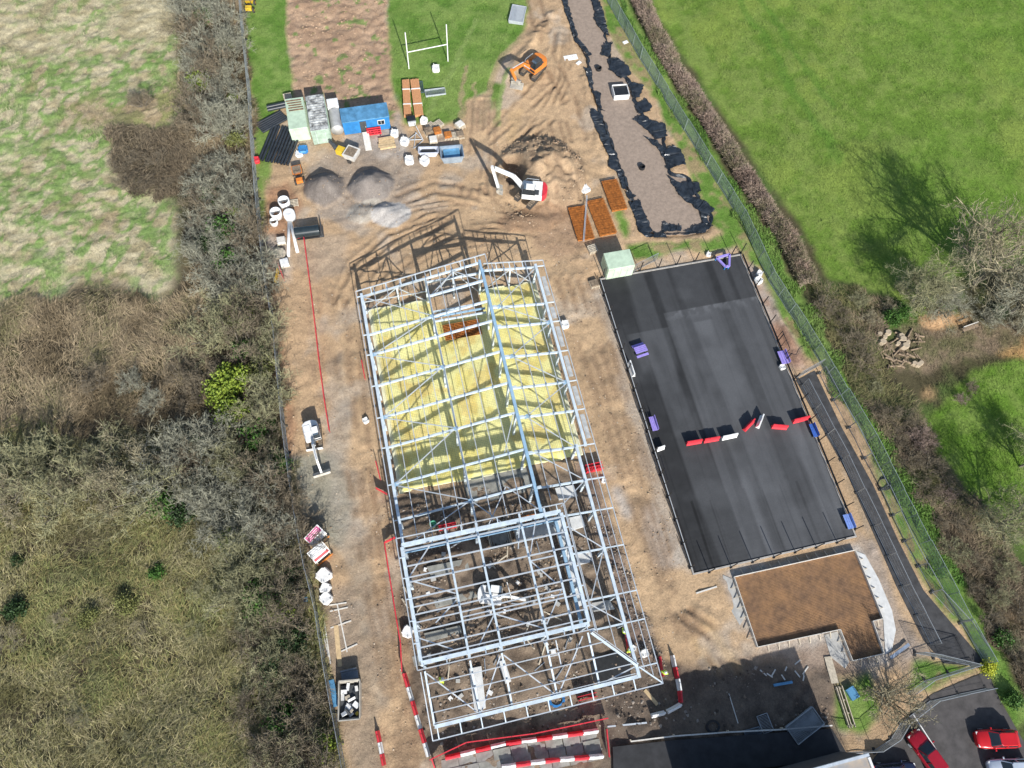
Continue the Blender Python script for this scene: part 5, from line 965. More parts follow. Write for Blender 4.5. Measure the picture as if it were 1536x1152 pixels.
# upright tank and mixer plant beside the cabin
p = gp(512, 206); t_ = thing('cement_silo', 'white and grey cement silo lying between the container and blue cabin', 'silo', (p[0]-.3, p[1]+2.2, p[2]))
part('tank', MB().tube([(0, -1.9, 1.0), (0, -1.7, 1.0), (0, 1.2, 1.0), (0, 1.4, 1.0)], .82, 18), mat('dull_white_tank', (.5, .5, .48), .5, .2, .15, 1.), t_, True); part('head_box', MB().box((0, 2.2, .95), (1.5, 1.5, 1.9)), white, t_, bevel=.05)
for y in (-1.3, .8): part('saddle', MB().box((0, y, .22), (1.5, .18, .5)), dgrey, t_)
p = gp(523, 236); t_ = thing('concrete_mixer', 'cream hopper and yellow engine of a towed concrete mixer beside the gravel heaps', 'mixer', p, R(-35))
part('hopper', MB().prism([(-.1, -.75), (1.3, -.75), (1.3, .75), (-.1, .75)], .5, 1.35, [(-.3, -.95), (1.5, -.95), (1.5, .95), (-.3, .95)]), timberw, t_); part('hopper_well', MB().prism([(-.12, -.72), (1.22, -.72), (1.22, .72), (-.12, .72)], 1.36, 1.38), mud, t_); part('engine', MB().box((-1.0, 0, .75), (1.1, 1.0, .8)), ywl, t_, bevel=.05); part('drum', MB().tube([(-1.6, 0, .8), (-2.2, .3, 1.0), (-2.9, .55, 1.15)], .35, 10, True, .2), dgrey, t_)
for s in (-1, 1): part('wheel', MB().tube([(.6, s*.75, .3), (.6, s*.95, .3)], .3, 12), rubber, t_)
# ---------------------------------------------------------------- pipes
def pipes(pts, n, L, rz, r_, m, lab, grp, layers=1, gap=1.04):
    p = gp(*pts); k = 0
    for j in range(layers):
        for i in range(n-j):
            off = (i-(n-j-1)/2)*2*r_*gap; x, y = p[0]-math.sin(rz)*off, p[1]+math.cos(rz)*off; a = rz+random.uniform(-.02, .02)
            mb = MB(); prof = [(r_, -L/2), (r_, L/2)]; c_, s_ = math.cos(a), math.sin(a)
            mb.tube([(-c_*L/2, -s_*L/2, 0), (c_*L/2, s_*L/2, 0)], r_, 10, False); mb.tube([(-c_*L/2, -s_*L/2, 0), (c_*L/2, s_*L/2, 0)], r_*.86, 10, False); mb.tube([(c_*(L/2-.3), s_*(L/2-.3), 0), (c_*L/2, s_*L/2, 0)], r_*1.12, 10, False)
            z = gz(x, y)+r_+j*r_*1.75
            solo('drain_pipe', mb, m, lab.format(ORD[k]), 'pipe', (x, y, z), 0, grp, True); k += 1
pipm = mat('black_pipe', (.028, .034, .042), .45, 0, .2, 2.)
a_ = heading(403, 245, 426, 188)
pipes((421, 219), 10, 6.0, a_, .17, pipm, 'black drain pipe, {} from the left in the large splayed stack', 'large splayed pipe stack', 1, 1.25)
pipes((408, 184), 6, 3.9, heading(390, 194, 430, 172), .17, pipm, 'black drain pipe, {} from the bottom in the short bundle above the stack', 'short pipe bundle', 1, 1.05)
pipes((419, 161), 2, 3.2, heading(400, 166, 436, 158), .25, pipm, 'thick black pipe lying beside the mint container, {} of two', 'two thick black pipes')
# chamber rings
def ring(q, r_, h_, label):
    p = gp(*q); solo('concrete_ring', MB().lathe((0, 0, 0), [(r_*.82, .0), (r_, 0), (r_, h_), (r_*.82, h_), (r_*.82, 0)], 24), white, label, 'ring', p, 0, 'white manhole rings', True)
ring((428, 308), .72, 1.1, 'white manhole ring, topmost of the cluster of four'); ring((416, 325), .72, 1.1, 'white manhole ring left of the cluster of four'); ring((436, 327), .72, .95, 'white manhole ring right of the cluster, touching the white pipes'); ring((412, 336), .5, .7, 'smallest white manhole ring, lowest of the cluster of four')
p = gp(436, 327); solo('ring_cover', MB().lathe((0, 0, 0), [(0, 0), (.71, 0), (.71, .1), (.25, .12), (.25, .02), (0, .02)], 24), white, 'white cover slab lying on the right hand manhole ring', 'cover', (p[0], p[1], p[2]+.96))
for q0, q1, lb in (((434, 333), (433, 386), 'long white pipe, left of the pair below the manhole rings'), ((436, 334), (447, 380), 'long white pipe, right of the splayed pair below the manhole rings')):
    a, b = gp(*q0), gp(*q1); c = ((a[0]+b[0])/2, (a[1]+b[1])/2, max(a[2], b[2])+.18); solo('white_pipe', MB().tube([(a[0]-c[0], a[1]-c[1], 0), (b[0]-c[0], b[1]-c[1], 0)], .2, 12), white, lb, 'pipe', c, 0, None, True)
p = gp(464, 352); t_ = thing('water_tank', 'black horizontal tank behind a red barrier next to the white pipes', 'tank', p, R(-2)); part('shell', MB().tube([(-1.6, 0, .75), (-1.5, 0, .75), (1.3, 0, .75), (1.4, 0, .75)], .72, 18), mat('glossy_black', (.02, .03, .035), .22, 0, .15, 1.5), t_, True); part('skirt', MB().box((-.1, 0, .12), (2.8, 1.3, .24)), blk, t_); part('end_frame', MB().box((1.65, 0, .7), (.1, 1.3, 1.4)), dgrey, t_); part('cradle', MB().box((1.55, .1, .15), (.5, 1.5, .3)), dgrey, t_)
# ---------------------------------------------------------------- rubber-banded small stock: bags, pallets, crates
def bag(q, s, label, h_=.7, m=bagw, name='bulk_bag', rz=None, cat='bag'):
    p = gp(*q); r = random.Random(int(q[0]*7+q[1])); n = 8
    pr = []
    for z, f in ((0, .85), (.15*h_, 1), (.7*h_, 1.02), (h_, .85)): pr.append([(s/2*f*(1+r.uniform(-.08, .08))*math.copysign(abs(math.cos(2*math.pi*(k+.5)/n))**.55, math.cos(2*math.pi*(k+.5)/n)), s/2*f*(1+r.uniform(-.08, .08))*math.copysign(abs(math.sin(2*math.pi*(k+.5)/n))**.55, math.sin(2*math.pi*(k+.5)/n)), z+r.uniform(-.04, .04)) for k in range(n)])
    mb = MB(); V = [v for g in pr for v in g]+[(0, 0, h_*.9)]; F = [(i*n+k, i*n+(k+1) % n, (i+1)*n+(k+1) % n, (i+1)*n+k) for i in range(3) for k in range(n)]+[(3*n+k, 3*n+(k+1) % n, 4*n) for k in range(n)]+[tuple(reversed(range(n)))]
    mb.add(V, F); t = thing(name, label, cat, (p[0], p[1], p[2]-.03), r.uniform(0, 1.5) if rz is None else rz); part('sack', mb, m, t)
    hm = MB()
    for k in (0, 2, 4, 6): a = pr[3][k]; hm.tube([a, (a[0]*1.05, a[1]*1.05, h_+.14), (a[0]*.8, a[1]*.8, h_+.03)], .03, 4)
    part('lifting_loop', hm, m, t); return t
for q, s, lb in (((654, 106), 1.1, 'white bulk bag on the pitch below the rugby posts'), ((614, 243), 1.2, 'white bulk bag, left of two below the skips'), ((637, 244), 1.25, 'white bulk bag, right of two below the skips'), ((636, 184), 1.0, 'white bulk bag beside the timber packs'), ((592, 203), 1.1, 'white bulk bag at the right end of the blue cabin'), ((607, 215), 1.2, 'white torn bulk bag beside the metal frame'),
                 ((487, 864), 1.5, 'large white bulk bag below the notice boards, highest of three'), ((489, 883), 1.1, 'white bulk bag below the notice boards, middle of three'), ((490, 898), 1.2, 'white bulk bag below the notice boards, lowest of three'), ((847, 489), 1.0, 'white bulk bag beside the east eaves of the frame'), ((612, 948), 1.15, 'white bulk bag of timber offcuts by the south west wall'), ((549, 632), .7, 'small grey white bag by the west wall'), ((877, 284), 1.4, 'flat white round bag on bare soil above the rusty mesh'), ((1136, 423), 1.0, 'white bag on the bank east of the court, upper of two'), ((1138, 412), .8, 'small white bag on the bank east of the court, topmost'), ((1172, 552), .7, 'white bag on the bank below the purple box'), ((966, 1000-20), .8, 'pale square bag under the east canopy'), ((950, 972), .5, 'small white sack under the east lean-to'), ((1062, 383), .6, 'small white sack behind the north end of the court'), ((905, 722), .5, 'small white sack outside the east eaves')):
    bag(q, s, lb, .25 if 'flat' in lb else .75*min(1, s))
bag((455, 226), 1.3, 'bright blue tarpaulin bundle beside the large pipe stack', .5, blue, 'tarpaulin_bundle', 0, 'bundle'); bag((449, 232), 1.0, 'white plastic wrap bundle below the blue tarpaulin', .35, bagw, 'plastic_wrap', 0, 'bundle'); bag((386, 243), .8, 'bright red sack at the west fence beside the pipes', .7, red, 'red_sack', 0, 'bag')
bag((458, 900), .6, 'bright blue rubbish sack outside the west fence', .5, mat('bright_blue', (.02, .28, .6), .5), 'rubbish_sack', 0, 'bag')
def pallet(q, rz, label, n=1, load=None, name='pallet', s=1.1):
    p = gp(*q); t = thing(name, label, 'pallet', (p[0], p[1], p[2]-.02), rz)
    for j in range(n):
        z = j*.15
        for k in range(5): part('slat', MB().box((0, -s/2+.08+k*(s-.16)/4, z+.125), (s, .13, .03)), timber, t)
        for k in range(3): part('bearer', MB().box((-s/2+.06+k*(s-.12)/2, 0, z+.055), (.1, s, .11)), timber, t)
    if load: part('load', MB().box((0, 0, n*.15+load[1]/2), (s*.9, s*.85, load[1])), load[0], t, bevel=.04)
    return t
for q, rz, n, ld, lb in (((433, 150), .1, 5, None, 'stack of pale pallets above the mint container'), ((650, 213), 0, 3, (timberw, .3), 'timber crates on pallets, widest in the crate group'), ((643, 201), .2, 2, (mud, .6), 'brown filled crate at the left of the crate group'), ((656, 200), .1, 2, (rustm, .5), 'rust filled crate in the middle of the crate group'), ((646, 190), .6, 2, None, 'tilted small pallet stack at the top of the crate group'), ((658, 188), .5, 3, None, 'small pallet stack just right of the tilted one'),
                         ((672, 206), 0, 2, (rustm, .4), 'orange filled crate, left of three in a row'), ((681, 206), 0, 3, None, 'pale pallet stack, middle of three in a row'), ((690, 205), 0, 2, (mud, .4), 'muddy crate, right of three in a row'), ((690, 191), .5, 4, (timberw, .2), 'pale crate at the right end of the crate group'), ((423, 364), 0, 2, (timberw, .4), 'pallet of pale blocks below the manhole rings'), ((888, 376), .15, 4, None, 'stack of pale pallets below the rusty mesh stacks'), ((891, 427), .1, 2, (mud, .2), 'small rust brown pallet west of the court corner'), ((428, 397), .1, 1, (white, .6), 'white boxed pallet at the foot of the white pipes'), ((441, 305), 0, 1, None, 'single pallet left of the gravel heaps')):
    pallet(q, rz, lb, n, ld)
p = gp(421, 384); solo('cable_drum', MB().lathe((0, 0, 0), [(0, .0), (.75, 0), (.75, .12), (.4, .14), (.4, .5), (.75, .52), (.75, .64), (0, .64)], 20), timber, 'round timber cable drum below the pale blocks', 'drum', p)
# timber packs with straps
def pack(q0, q1, w_, h_, label, n=5):
    a, b = gp(*q0), gp(*q1); L_ = math.dist(a[:2], b[:2]); t = thing('timber_pack', label, 'timber pack', ((a[0]+b[0])/2, (a[1]+b[1])/2, (a[2]+b[2])/2), math.atan2(b[1]-a[1], b[0]-a[0]))
    for k in range(n): part('plank', MB().box((random.uniform(-.06, .06), -w_/2+w_*(k+.5)/n, .1+h_/2), (L_, w_/n*.94, h_)), brick, t)
    for x in (-L_*.22, L_*.2): part('strap', MB().box((x, 0, .12+h_/2), (.14, w_+.06, h_+.06)), white, t)
    for x in (-L_*.4, L_*.4): part('bearer', MB().box((x, 0, .05), (.1, w_, .1)), timber, t)
pack((609, 124), (612, 177), 1.0, .5, 'long orange timber pack with white straps, left of two on the pitch'); pack((622, 123), (629, 176), 1.2, .45, 'long orange timber pack with white straps, right of two on the pitch')
p = gp(580, 216); t_ = thing('board_stack', 'stack of orange plywood boards in front of the blue cabin', 'boards', p)
for k in range(4): part('board', MB().box((random.uniform(-.1, .1), -.75+k*.48, .2+random.uniform(0, .12)), (2.1, .42, .3), random.uniform(-.06, .06)), ply, t_)
def panelstack(q, L_, w_, rz, n, label, m=galv, z0=.0):
    p = gp(*q); t = thing('fence_panel_stack', label, 'panel stack', p, rz)
    for k in range(n):
        mb = MB(); z = .1+k*.07+z0; 
        for s in (-1, 1): mb.beam((-L_/2, s*w_/2, z), (L_/2, s*w_/2, z), .05, .05); mb.beam((s*L_/2, -w_/2, z), (s*L_/2, w_/2, z), .05, .05)
        for i in range(int(L_/.12)): mb.beam((-L_/2+i*.12, -w_/2, z), (-L_/2+i*.12, w_/2, z), .02, .02)
        part('panel', mb, m, t).rotation_euler = (0, 0, random.uniform(-.05, .05))
panelstack((776, 25), 3.3, 2.1, R(68), 8, 'stack of mesh fence panels on the pitch at the top'); panelstack((653, 140), 2.8, 1.1, 0, 4, 'small stack of fence panels beside the timber packs'); panelstack((631, 132), 2., .7, R(85), 3, 'dark green panels lying right of the timber packs', mat('green_panel', (.05, .09, .10), .6)); panelstack((1205, 1088), 3.4, 1.8, R(20), 7, 'fanned stack of mesh panels by the dark trench at the bottom', fencem); panelstack((1147, 1085), 1.6, 1.1, R(95), 2, 'small loose mesh panel left of the fanned stack', fencem); panelstack((1128, 1098), 1.6, .6, 0, 3, 'short stack of blue grey panels beside the dark trench', mat('bluegrey', (.16, .2, .24), .6))
# metal A frame and upright bin near timber
p = gp(624, 212); t_ = thing('metal_frame', 'open triangular silver metal frame on the grass by the crates', 'frame', p, R(20))
for a, b in (((-.9, -1, .1), (.9, -.4, .1)), ((.9, -.4, .1), (.7, 1.3, .1)), ((.7, 1.3, .1), (-.9, -1, .1)), ((-.9, .7, .1), (.8, 1.1, .1)), ((-.9, .7, .1), (.8, -.2, .1)), ((.9, -.4, .1), (.8, 1.2, 1.3))): part('tube', MB().tube([a, b], .045, 6), galv, t_)
p = gp(618, 187); t_ = thing('wheeled_bin', 'black topped white wheeled unit below the timber packs', 'bin', p); part('body', MB().prism([(-.45, -.4), (.45, -.4), (.45, .4), (-.45, .4)], .15, 1.0, [(-.55, -.5), (.55, -.5), (.55, .5), (-.55, .5)]), mat('offwhite', (.5, .52, .53), .6), t_); part('lid', MB().box((0, .1, 1.08), (1.15, .9, .14)), blk, t_, bevel=.04); part('wheel', MB().tube([(-.45, -.3, .12), (-.37, -.3, .12)], .12, 10).tube([(.37, -.3, .12), (.45, -.3, .12)], .12, 10), rubber, t_)
# skips
def skip(q, L_, W_, H_, rz, m, inner, label, fill=None):
    p = gp(*q); t = thing('skip', label, 'skip', p, rz); a = [(-L_/2+.35, -W_/2), (L_/2-.35, -W_/2), (L_/2-.35, W_/2), (-L_/2+.35, W_/2)]; b = [(-L_/2, -W_/2), (L_/2, -W_/2), (L_/2, W_/2), (-L_/2, W_/2)]
    sh = MB(); n = 4; sh.add([(x, y, .02) for x, y in a]+[(x, y, H_) for x, y in b], [(3, 2, 1, 0)]+[(i, (i+1) % n, n+(i+1) % n, n+i) for i in range(n)])
    o = part('shell', sh, m, t); sd = o.modifiers.new('thickness', 'SOLIDIFY'); sd.thickness = .07
    for i in range(4): part('rim', MB().beam((*b[i], H_), (*b[(i+1) % 4], H_), .1, .1), m, t)
    part('contents', MB().prism([(x*.94, y*.92) for x, y in a], .1, H_*.55), inner, t); return t
skip((678, 236), 3.0, 2.0, 1.1, R(-4), mat('steel_blue_skip', (.30, .36, .42), .5, .3, .15, 1.), blues, 'open blue grey skip beside the crates')
skip((643, 231), 2.6, 1.0, .8, R(-9), mat('grey_white_tub', (.50, .53, .60), .5, .1, .1, 1.), blk, 'narrow grey white tub skip left of the blue grey skip')
t_ = skip((527, 1050), 3.5, 2.0, 1.35, R(82), mat('cream_skip', (.45, .42, .36), .6, .2, .2, 1.), dgrey, 'cream rubbish skip full of white waste in the lower site road')
for k in range(16): part('waste', MB().box((random.uniform(-1.3, 1.2), random.uniform(-.7, .7), .8+random.uniform(0, .35)), (random.uniform(.25, .8), random.uniform(.2, .5), .12), random.uniform(0, 3), ('X', random.uniform(-.5, .5))), random.choice([bagw, bagw, white, timber, ywl, dgrey, blues]), t_)
p = gp(525, 1012); t_ = thing('digger_bucket', 'detached grey digger bucket above the rubbish skip', 'bucket', p, 0)
part('shell', MB().extr([(-.5, .1), (.35, .05), (.55, .4), (.45, .8), (.35, .8), (.3, .3), (-.45, .2)], -.8, .8, Matrix.Rotation(R(90), 3, 'Z')), mat('blue_grey_steel', (.22, .25, .28), .5, .4, .2, 2.), t_)
for k in range(6): part('tooth', MB().box((-.7+k*.28, -.6, .15), (.1, .25, .06)), dgrey, t_)
# rusty mesh stacks
def meshstack(q0, q1, w_, label, n=5):
    a, b = gp(*q0), gp(*q1); L_ = math.dist(a[:2], b[:2]); t = thing('mesh_stack', label, 'mesh stack', ((a[0]+b[0])/2, (a[1]+b[1])/2, (a[2]+b[2])/2), math.atan2(b[1]-a[1], b[0]-a[0]))
    part('bundle', MB().box((0, 0, .2), (L_*.98, w_*.96, .26)), rustm, t)
    for x in np.arange(-L_/2, L_/2+.01, .34): part('cross_bar', MB().beam((x, -w_/2, .36+random.uniform(0, .03)), (x, w_/2, .36+random.uniform(0, .03)), .05, .04), rustm, t)
    mb = MB()
    for y in np.arange(-w_/2, w_/2+.01, .1): mb.beam((-L_/2, y, .4), (L_/2, y, .4), .05, .04)
    part('long_bars', mb, rustm, t); part('bearer', MB().box((-L_*.3, 0, .04), (.15, w_, .1)).box((L_*.3, 0, .04), (.15, w_, .1)), timber, t)
meshstack((864, 313), (879, 361), 2.2, 'rust orange mesh stack, left of two large ones above the green cube'); meshstack((892, 302), (912, 354), 2.3, 'rust orange mesh stack, right of two large ones above the green cube'); meshstack((913, 273), (929, 317), 2.1, 'lower dull rust mesh stack beside the gravel basin')
a, b = gp(874, 365), gp(879, 297); t_ = thing('lifting_beam', 'thin pale bar laid across the left rusty mesh stack', 'bar', (a[0], a[1], a[2]+.4)); part('bar', MB().tube([(0, 0, .06), (b[0]-a[0], b[1]-a[1], .1)], .05, 6), galv, t_); part('chain', MB().tube([(.15, 0, .06), (b[0]-a[0]+.12, b[1]-a[1], .1)], .03, 5), galv, t_)
# rugby posts
a, b = gp(613.5, 103), gp(672, 92); t_ = thing('rugby_posts', 'white H shaped rugby posts standing on the pitch', 'goal posts', a); dx, dy = b[0]-a[0], b[1]-a[1]
part('upright', MB().tube([(0, 0, -.1), (0, 0, 6.1)], .075, 10), white, t_); part('upright', MB().tube([(dx, dy, -.1), (dx, dy, 6.1)], .075, 10), white, t_); part('crossbar', MB().tube([(0, 0, 2.85), (dx, dy, 2.85)], .065, 10), white, t_)
# ---------------------------------------------------------------- excavators
def excavator(q, elbow, ez, tip, s, m, cw, label, track_rz, blade=False, cabm=None, bucket_w=.9, z=None):
    p = np.array(gp(*q)); 
    if z is not None: p[2] = z
    E_ = px(*elbow, ez+p[2]); T_ = px(*tip, .5+p[2]); rz = math.atan2(E_[1]-p[1], E_[0]-p[0]); re = math.hypot(E_[0]-p[0], E_[1]-p[1]); rt_ = math.hypot(T_[0]-p[0], T_[1]-p[1])
    t = thing('excavator', label, 'excavator', p, rz); tr = track_rz-rz
    q_ = Matrix.Rotation(tr, 3, 'Z')
    for sd in (-1, 1):
        pr = [(-1.75*s, .1*s), (-1.5*s, -.02), (1.5*s, -.02), (1.75*s, .1*s), (1.9*s, .4*s), (1.7*s, .72*s), (-1.7*s, .72*s), (-1.9*s, .4*s)]
        o = part('track', MB().extr(pr, sd*.98*s-.27*s, sd*.98*s+.27*s, q_), rubber, t)
        pads = MB()
        for k in range(12): c_ = q_@Vector(((-1.6+k*.29)*s, sd*.98*s, .74*s)); pads.box(c_, (.2*s, .58*s, .05*s), tr)
        part('track_pads', pads, mud, o)
    part('undercarriage', MB().box((0, 0, .5*s), (1.6*s, 1.5*s, .5*s), tr), dgrey, t)
    part('house', MB().prism([(-1.5*s, -1.15*s), (1.1*s, -1.15*s), (1.1*s, 1.15*s), (-1.5*s, 1.15*s), (-1.75*s, .6*s), (-1.75*s, -.6*s)], .85*s, 1.75*s), m, t, bevel=.08*s)
    part('counterweight', MB().prism([(-1.45*s, -1.2*s), (-1.45*s, 1.2*s), (-1.75*s, 1.05*s), (-2.05*s, .55*s), (-2.1*s, 0), (-2.05*s, -.55*s), (-1.75*s, -1.05*s)], .8*s, 1.85*s), cw, t, bevel=.06*s)
    cb = part('cab', MB().prism([(-.6*s, .15*s), (1.15*s, .15*s), (1.15*s, 1.12*s), (-.6*s, 1.12*s)], 1.2*s, 2.75*s, [(-.5*s, .2*s), (.9*s, .2*s), (.9*s, 1.08*s), (-.5*s, 1.08*s)]), glass, t)
    part('cab_roof', MB().box((.1*s, .64*s, 2.8*s), (1.1*s, .9*s, .1*s)), cabm or m, cb, bevel=.03); part('roof_window', MB().box((.72*s, .64*s, 2.79*s), (.42*s, .78*s, .09*s)), glassb, cb)
    part('engine_cover', MB().box((-.75*s, -.55*s, 1.82*s), (1.3*s, 1.1*s, .18*s)), m, t, bevel=.04*s); part('vent', MB().box((-.7*s, .62*s, 1.79*s), (.7*s, .7*s, .1*s)), dgrey, t)
    b0 = Vector((.8*s, -.15*s, 1.5*s)); b1 = Vector((re, -.15*s, ez)); mid = b0+(b1-b0)*.45+Vector((-.15*s, 0, .65*s)); b2 = Vector((rt_, -.15*s, .75*s))
    part('boom', MB().beam(b0, mid, .38*s, .5*s).beam(mid, b1, .36*s, .42*s), m, t); part('stick', MB().beam(b1+Vector((.35*s, 0, .3*s)) if rt_ < re else b1, b2, .3*s, .36*s), m, t)
    part('hydraulic_ram', MB().tube([b0+Vector((.2*s, .28*s, -.2*s)), mid+Vector((0, .28*s, -.1))], .07*s, 8).tube([mid+Vector((0, 0, .35*s)), b1+Vector((0, 0, .35*s))], .07*s, 8), galv, t)
    bw = bucket_w*s; bk = part('bucket', MB().extr([(-.45*s, .45*s), (.1*s, .75*s), (.3*s, .45*s), (.2*s, .0), (-.15*s, -.25*s), (-.55*s, -.3*s), (-.2*s, -.05*s), (-.05*s, .3*s)], -bw/2, bw/2, Matrix.Identity(3)), mat('worn_bucket', (.45, .42, .36), .6, .3, .2, 2.), t); bk.location = (b2.x, b2.y, .42*s+.05)
    if blade:
        c_ = q_@Vector((2.2*s, 0, .35*s)); part('dozer_blade', MB().box(c_, (.12*s, 2.5*s, .65*s), tr), m, t)
    part('handrail', MB().tube([(-.9*s, -1.1*s, 1.75*s), (-.9*s, -1.1*s, 2.2*s), (.6*s, -1.1*s, 2.2*s), (.9*s, -1.1*s, 1.75*s)], .03*s, 5), galv, t); return t
excavator((795, 298), (742, 254), 4.6, (748, 287), 1.0, white, red, 'white excavator with red tail digging into the soil heap', heading(782, 300, 800, 312)+1.57, False, None, 1.0)
excavator((800, 108), (770, 106), 3.2, (773, 122), .95, orange, orange, 'orange excavator working at the edge of the pitch', heading(772, 128, 800, 95), False, dgrey, 1.4)
excavator((471, 655), (477, 690), 1.9, (481, 712), .72, white, white, 'small white digger with wide grading bucket on the site road', heading(470, 640, 474, 690), True, None, 2.6)
excavator((740, 895), (765, 893), 2.2, (790, 898), .78, white, white, 'white mini digger working inside the raised roof box', heading(725, 890, 760, 880), True, None, .8)
p = gp(775, 131); t_ = thing('digger_bucket', 'wide pale digger bucket lying beside the orange excavator', 'bucket', p, R(-25)); part('shell', MB().extr([(-.45, .05), (.3, .02), (.5, .35), (.35, .65), (.25, .6), (.3, .3), (-.45, .15)], -.9, .9, Matrix.Rotation(R(90), 3, 'Z')), mat('worn_bucket', (.45, .42, .36)), t_)
# yellow dumper at the top edge and orange dumper by the pipes
def dumper(q, rz, m, label, s=1.):
    p = gp(*q); t = thing('dumper', label, 'dumper', p, rz); part('chassis', MB().box((-.2*s, 0, .65*s), (2.8*s, .7*s, .35*s)), dgrey, t)
    part('tub', MB().prism([(.3*s, -.55*s), (1.3*s, -.55*s), (1.3*s, .55*s), (.3*s, .55*s)], .7*s, 1.5*s, [(-.1*s, -.85*s), (1.7*s, -.85*s), (1.7*s, .85*s), (-.1*s, .85*s)]), m, t); part('tub_well', MB().box((.8*s, 0, 1.52*s), (1.5*s, 1.45*s, .03)), mud, t)
    part('engine_cover', MB().box((-1.25*s, 0, 1.0*s), (.9*s, 1.1*s, .6*s)), m, t, bevel=.06); part('seat', MB().box((-.55*s, 0, 1.1*s), (.45*s, .5*s, .3*s)), blk, t, bevel=.05)
    part('roll_bar', MB().tube([(-.75*s, -.5*s, 1.0*s), (-.75*s, -.5*s, 2.3*s), (-.75*s, .5*s, 2.3*s), (-.75*s, .5*s, 1.0*s)], .05*s, 6), dgrey, t)
    for x in (-1.1*s, .9*s):
        for y in (-.75*s, .75*s): w0 = part('wheel', MB().tube([(x, y-.16*s, .45*s), (x, y+.16*s, .45*s)], .45*s, 14), rubber, t); part('rim', MB().tube([(x, y-.17*s, .45*s), (x, y+.17*s, .45*s)], .2*s, 10), m, w0)
dumper((376, 12), R(80), ywl, 'yellow site dumper parked on the turf at the top left', .8); dumper((449, 268), R(95), orange, 'small orange dumper parked left of the gravel heaps', .75)
# ---------------------------------------------------------------- gravel basin liner, chambers
lin = mat('black_liner', (.024, .03, .038), .35, 0, .35, 1.2, .5)
def liner(pts, label, z=-.12, seed=0):
    P = PX(pts); cx, cy = np.mean([p[0] for p in P]), np.mean([p[1] for p in P]); r = random.Random(seed or int(pts[0][0])); R0 = ragged(P, .35, .12, seed+5); n = len(R0)
    zt = [.10+max(gz(x, y), z)+r.uniform(-.02, .18) for x, y in R0]; mb = MB(); V = [(x-cx, y-cy, q) for (x, y), q in zip(R0, zt)]
    bm = bmesh.new(); vs = [bm.verts.new(v) for v in V]; f = bm.faces.new(vs); bmesh.ops.triangulate(bm, faces=[f]); bmesh.ops.subdivide_edges(bm, edges=bm.edges[:], cuts=2)
    for v in bm.verts: v.co.z += r.uniform(-.05, .10)
    me = bpy.data.meshes.new('liner_sheet'); bm.to_mesh(me); bm.free(); me.materials.append(lin); o = link('liner_sheet', me, None, (cx, cy, 0)); sd = o.modifiers.new('thickness', 'SOLIDIFY'); sd.thickness = .015; tag(o, label, 'liner', 'black liner sheets round the gravel basin')
for i, (pts, lb) in enumerate((([(840, -6), (848, -6), (866, 55), (888, 82), (882, 85), (862, 62), (850, 25)], 'upper west edge strip'), ([(876, 103), (888, 102), (888, 120), (890, 138), (884, 132)], 'small flap below the white sheet on the west edge'), ([(890, 138), (900, 138), (903, 165), (909, 168), (900, 166), (894, 152)], 'narrow strip half way down the west edge'), ([(884, 167), (902, 168), (905, 185), (918, 215), (925, 240), (915, 240), (902, 215), (892, 195)], 'broad west strip above the rust mesh'), ([(914, 234), (926, 238), (936, 268), (942, 288), (934, 285), (924, 258), (912, 252)], 'west strip beside the rust mesh'),
                               ([(938, 290), (955, 294), (944, 303)], 'small triangular flap above the south west corner'), ([(943, 303), (960, 301), (978, 345), (970, 357), (958, 350), (952, 325)], 'broad flap at the south west corner'), ([(995, 335), (1022, 339), (1022, 347), (993, 349)], 'rectangular flap on the south edge'), ([(970, 352), (1000, 350), (1000, 357), (968, 357)], 'thin south edge strip'), ([(1025, 348), (1055, 335), (1068, 338), (1055, 352)], 'dark flap on the south east corner'),
                               ([(1000, 262), (1008, 268), (1022, 275), (1048, 273), (1051, 288), (1038, 294), (1062, 305), (1072, 315), (1060, 326), (1068, 340), (1056, 338), (1050, 318), (1036, 306), (1020, 295)], 'large folded sheet down the south east edge'), ([(996, 225), (1010, 218), (1022, 228), (1028, 248), (1000, 255)], 'sheet on the east edge above the south east fold'), ([(950, 180), (965, 172), (978, 182), (998, 188), (1000, 205), (984, 210), (970, 195)], 'crumpled sheet on the east edge right of the gravel'), ([(952, 160), (968, 148), (978, 160), (975, 168), (958, 172)], 'square sheet on the east edge below the black chamber'), ([(938, 118), (948, 125), (965, 130), (960, 146), (950, 148), (944, 130)], 'sheet on the east edge touching the black chamber'), ([(912, 90), (928, 88), (945, 105), (946, 115), (930, 118), (914, 105)], 'crumpled sheet above the black chamber'), ([(905, 68), (918, 64), (914, 86), (902, 85)], 'short sheet on the upper east edge'), ([(885, -6), (896, -6), (905, 20), (914, 55), (905, 50), (890, 28), (893, 20)], 'topmost strip on the east edge'), ([(965, 205), (985, 212), (1000, 225), (998, 240), (985, 222)], 'folded strip at the east edge below the crumpled sheet'))):
    liner(pts, 'black basin liner, '+lb, -.12, i+1)
BW = ragged(PX(BASIN), .45, .1, 9); n_ = len(BW); mb = MB(); V = []; F = []; cB = np.mean(BW, axis=0); rl = random.Random(4)
for i in range(n_):
    a, b = np.array(BW[i-1]), np.array(BW[(i+1) % n_]); d = b-a; nn = np.array([-d[1], d[0]])/(np.linalg.norm(d)+1e-9); wI, wO = rl.uniform(.05, .32), rl.uniform(.03, .25); c = np.array(BW[i])
    for k_, q in enumerate((c+nn*wI, c, c-nn*wO)): V.append((q[0]-cB[0], q[1]-cB[1], (-.13, .02, .12)[k_]+rl.uniform(0, .07)))
for i in range(n_):
    j = (i+1) % n_
    for k_ in range(2): F.append((i*3+k_, j*3+k_, j*3+k_+1, i*3+k_+1))
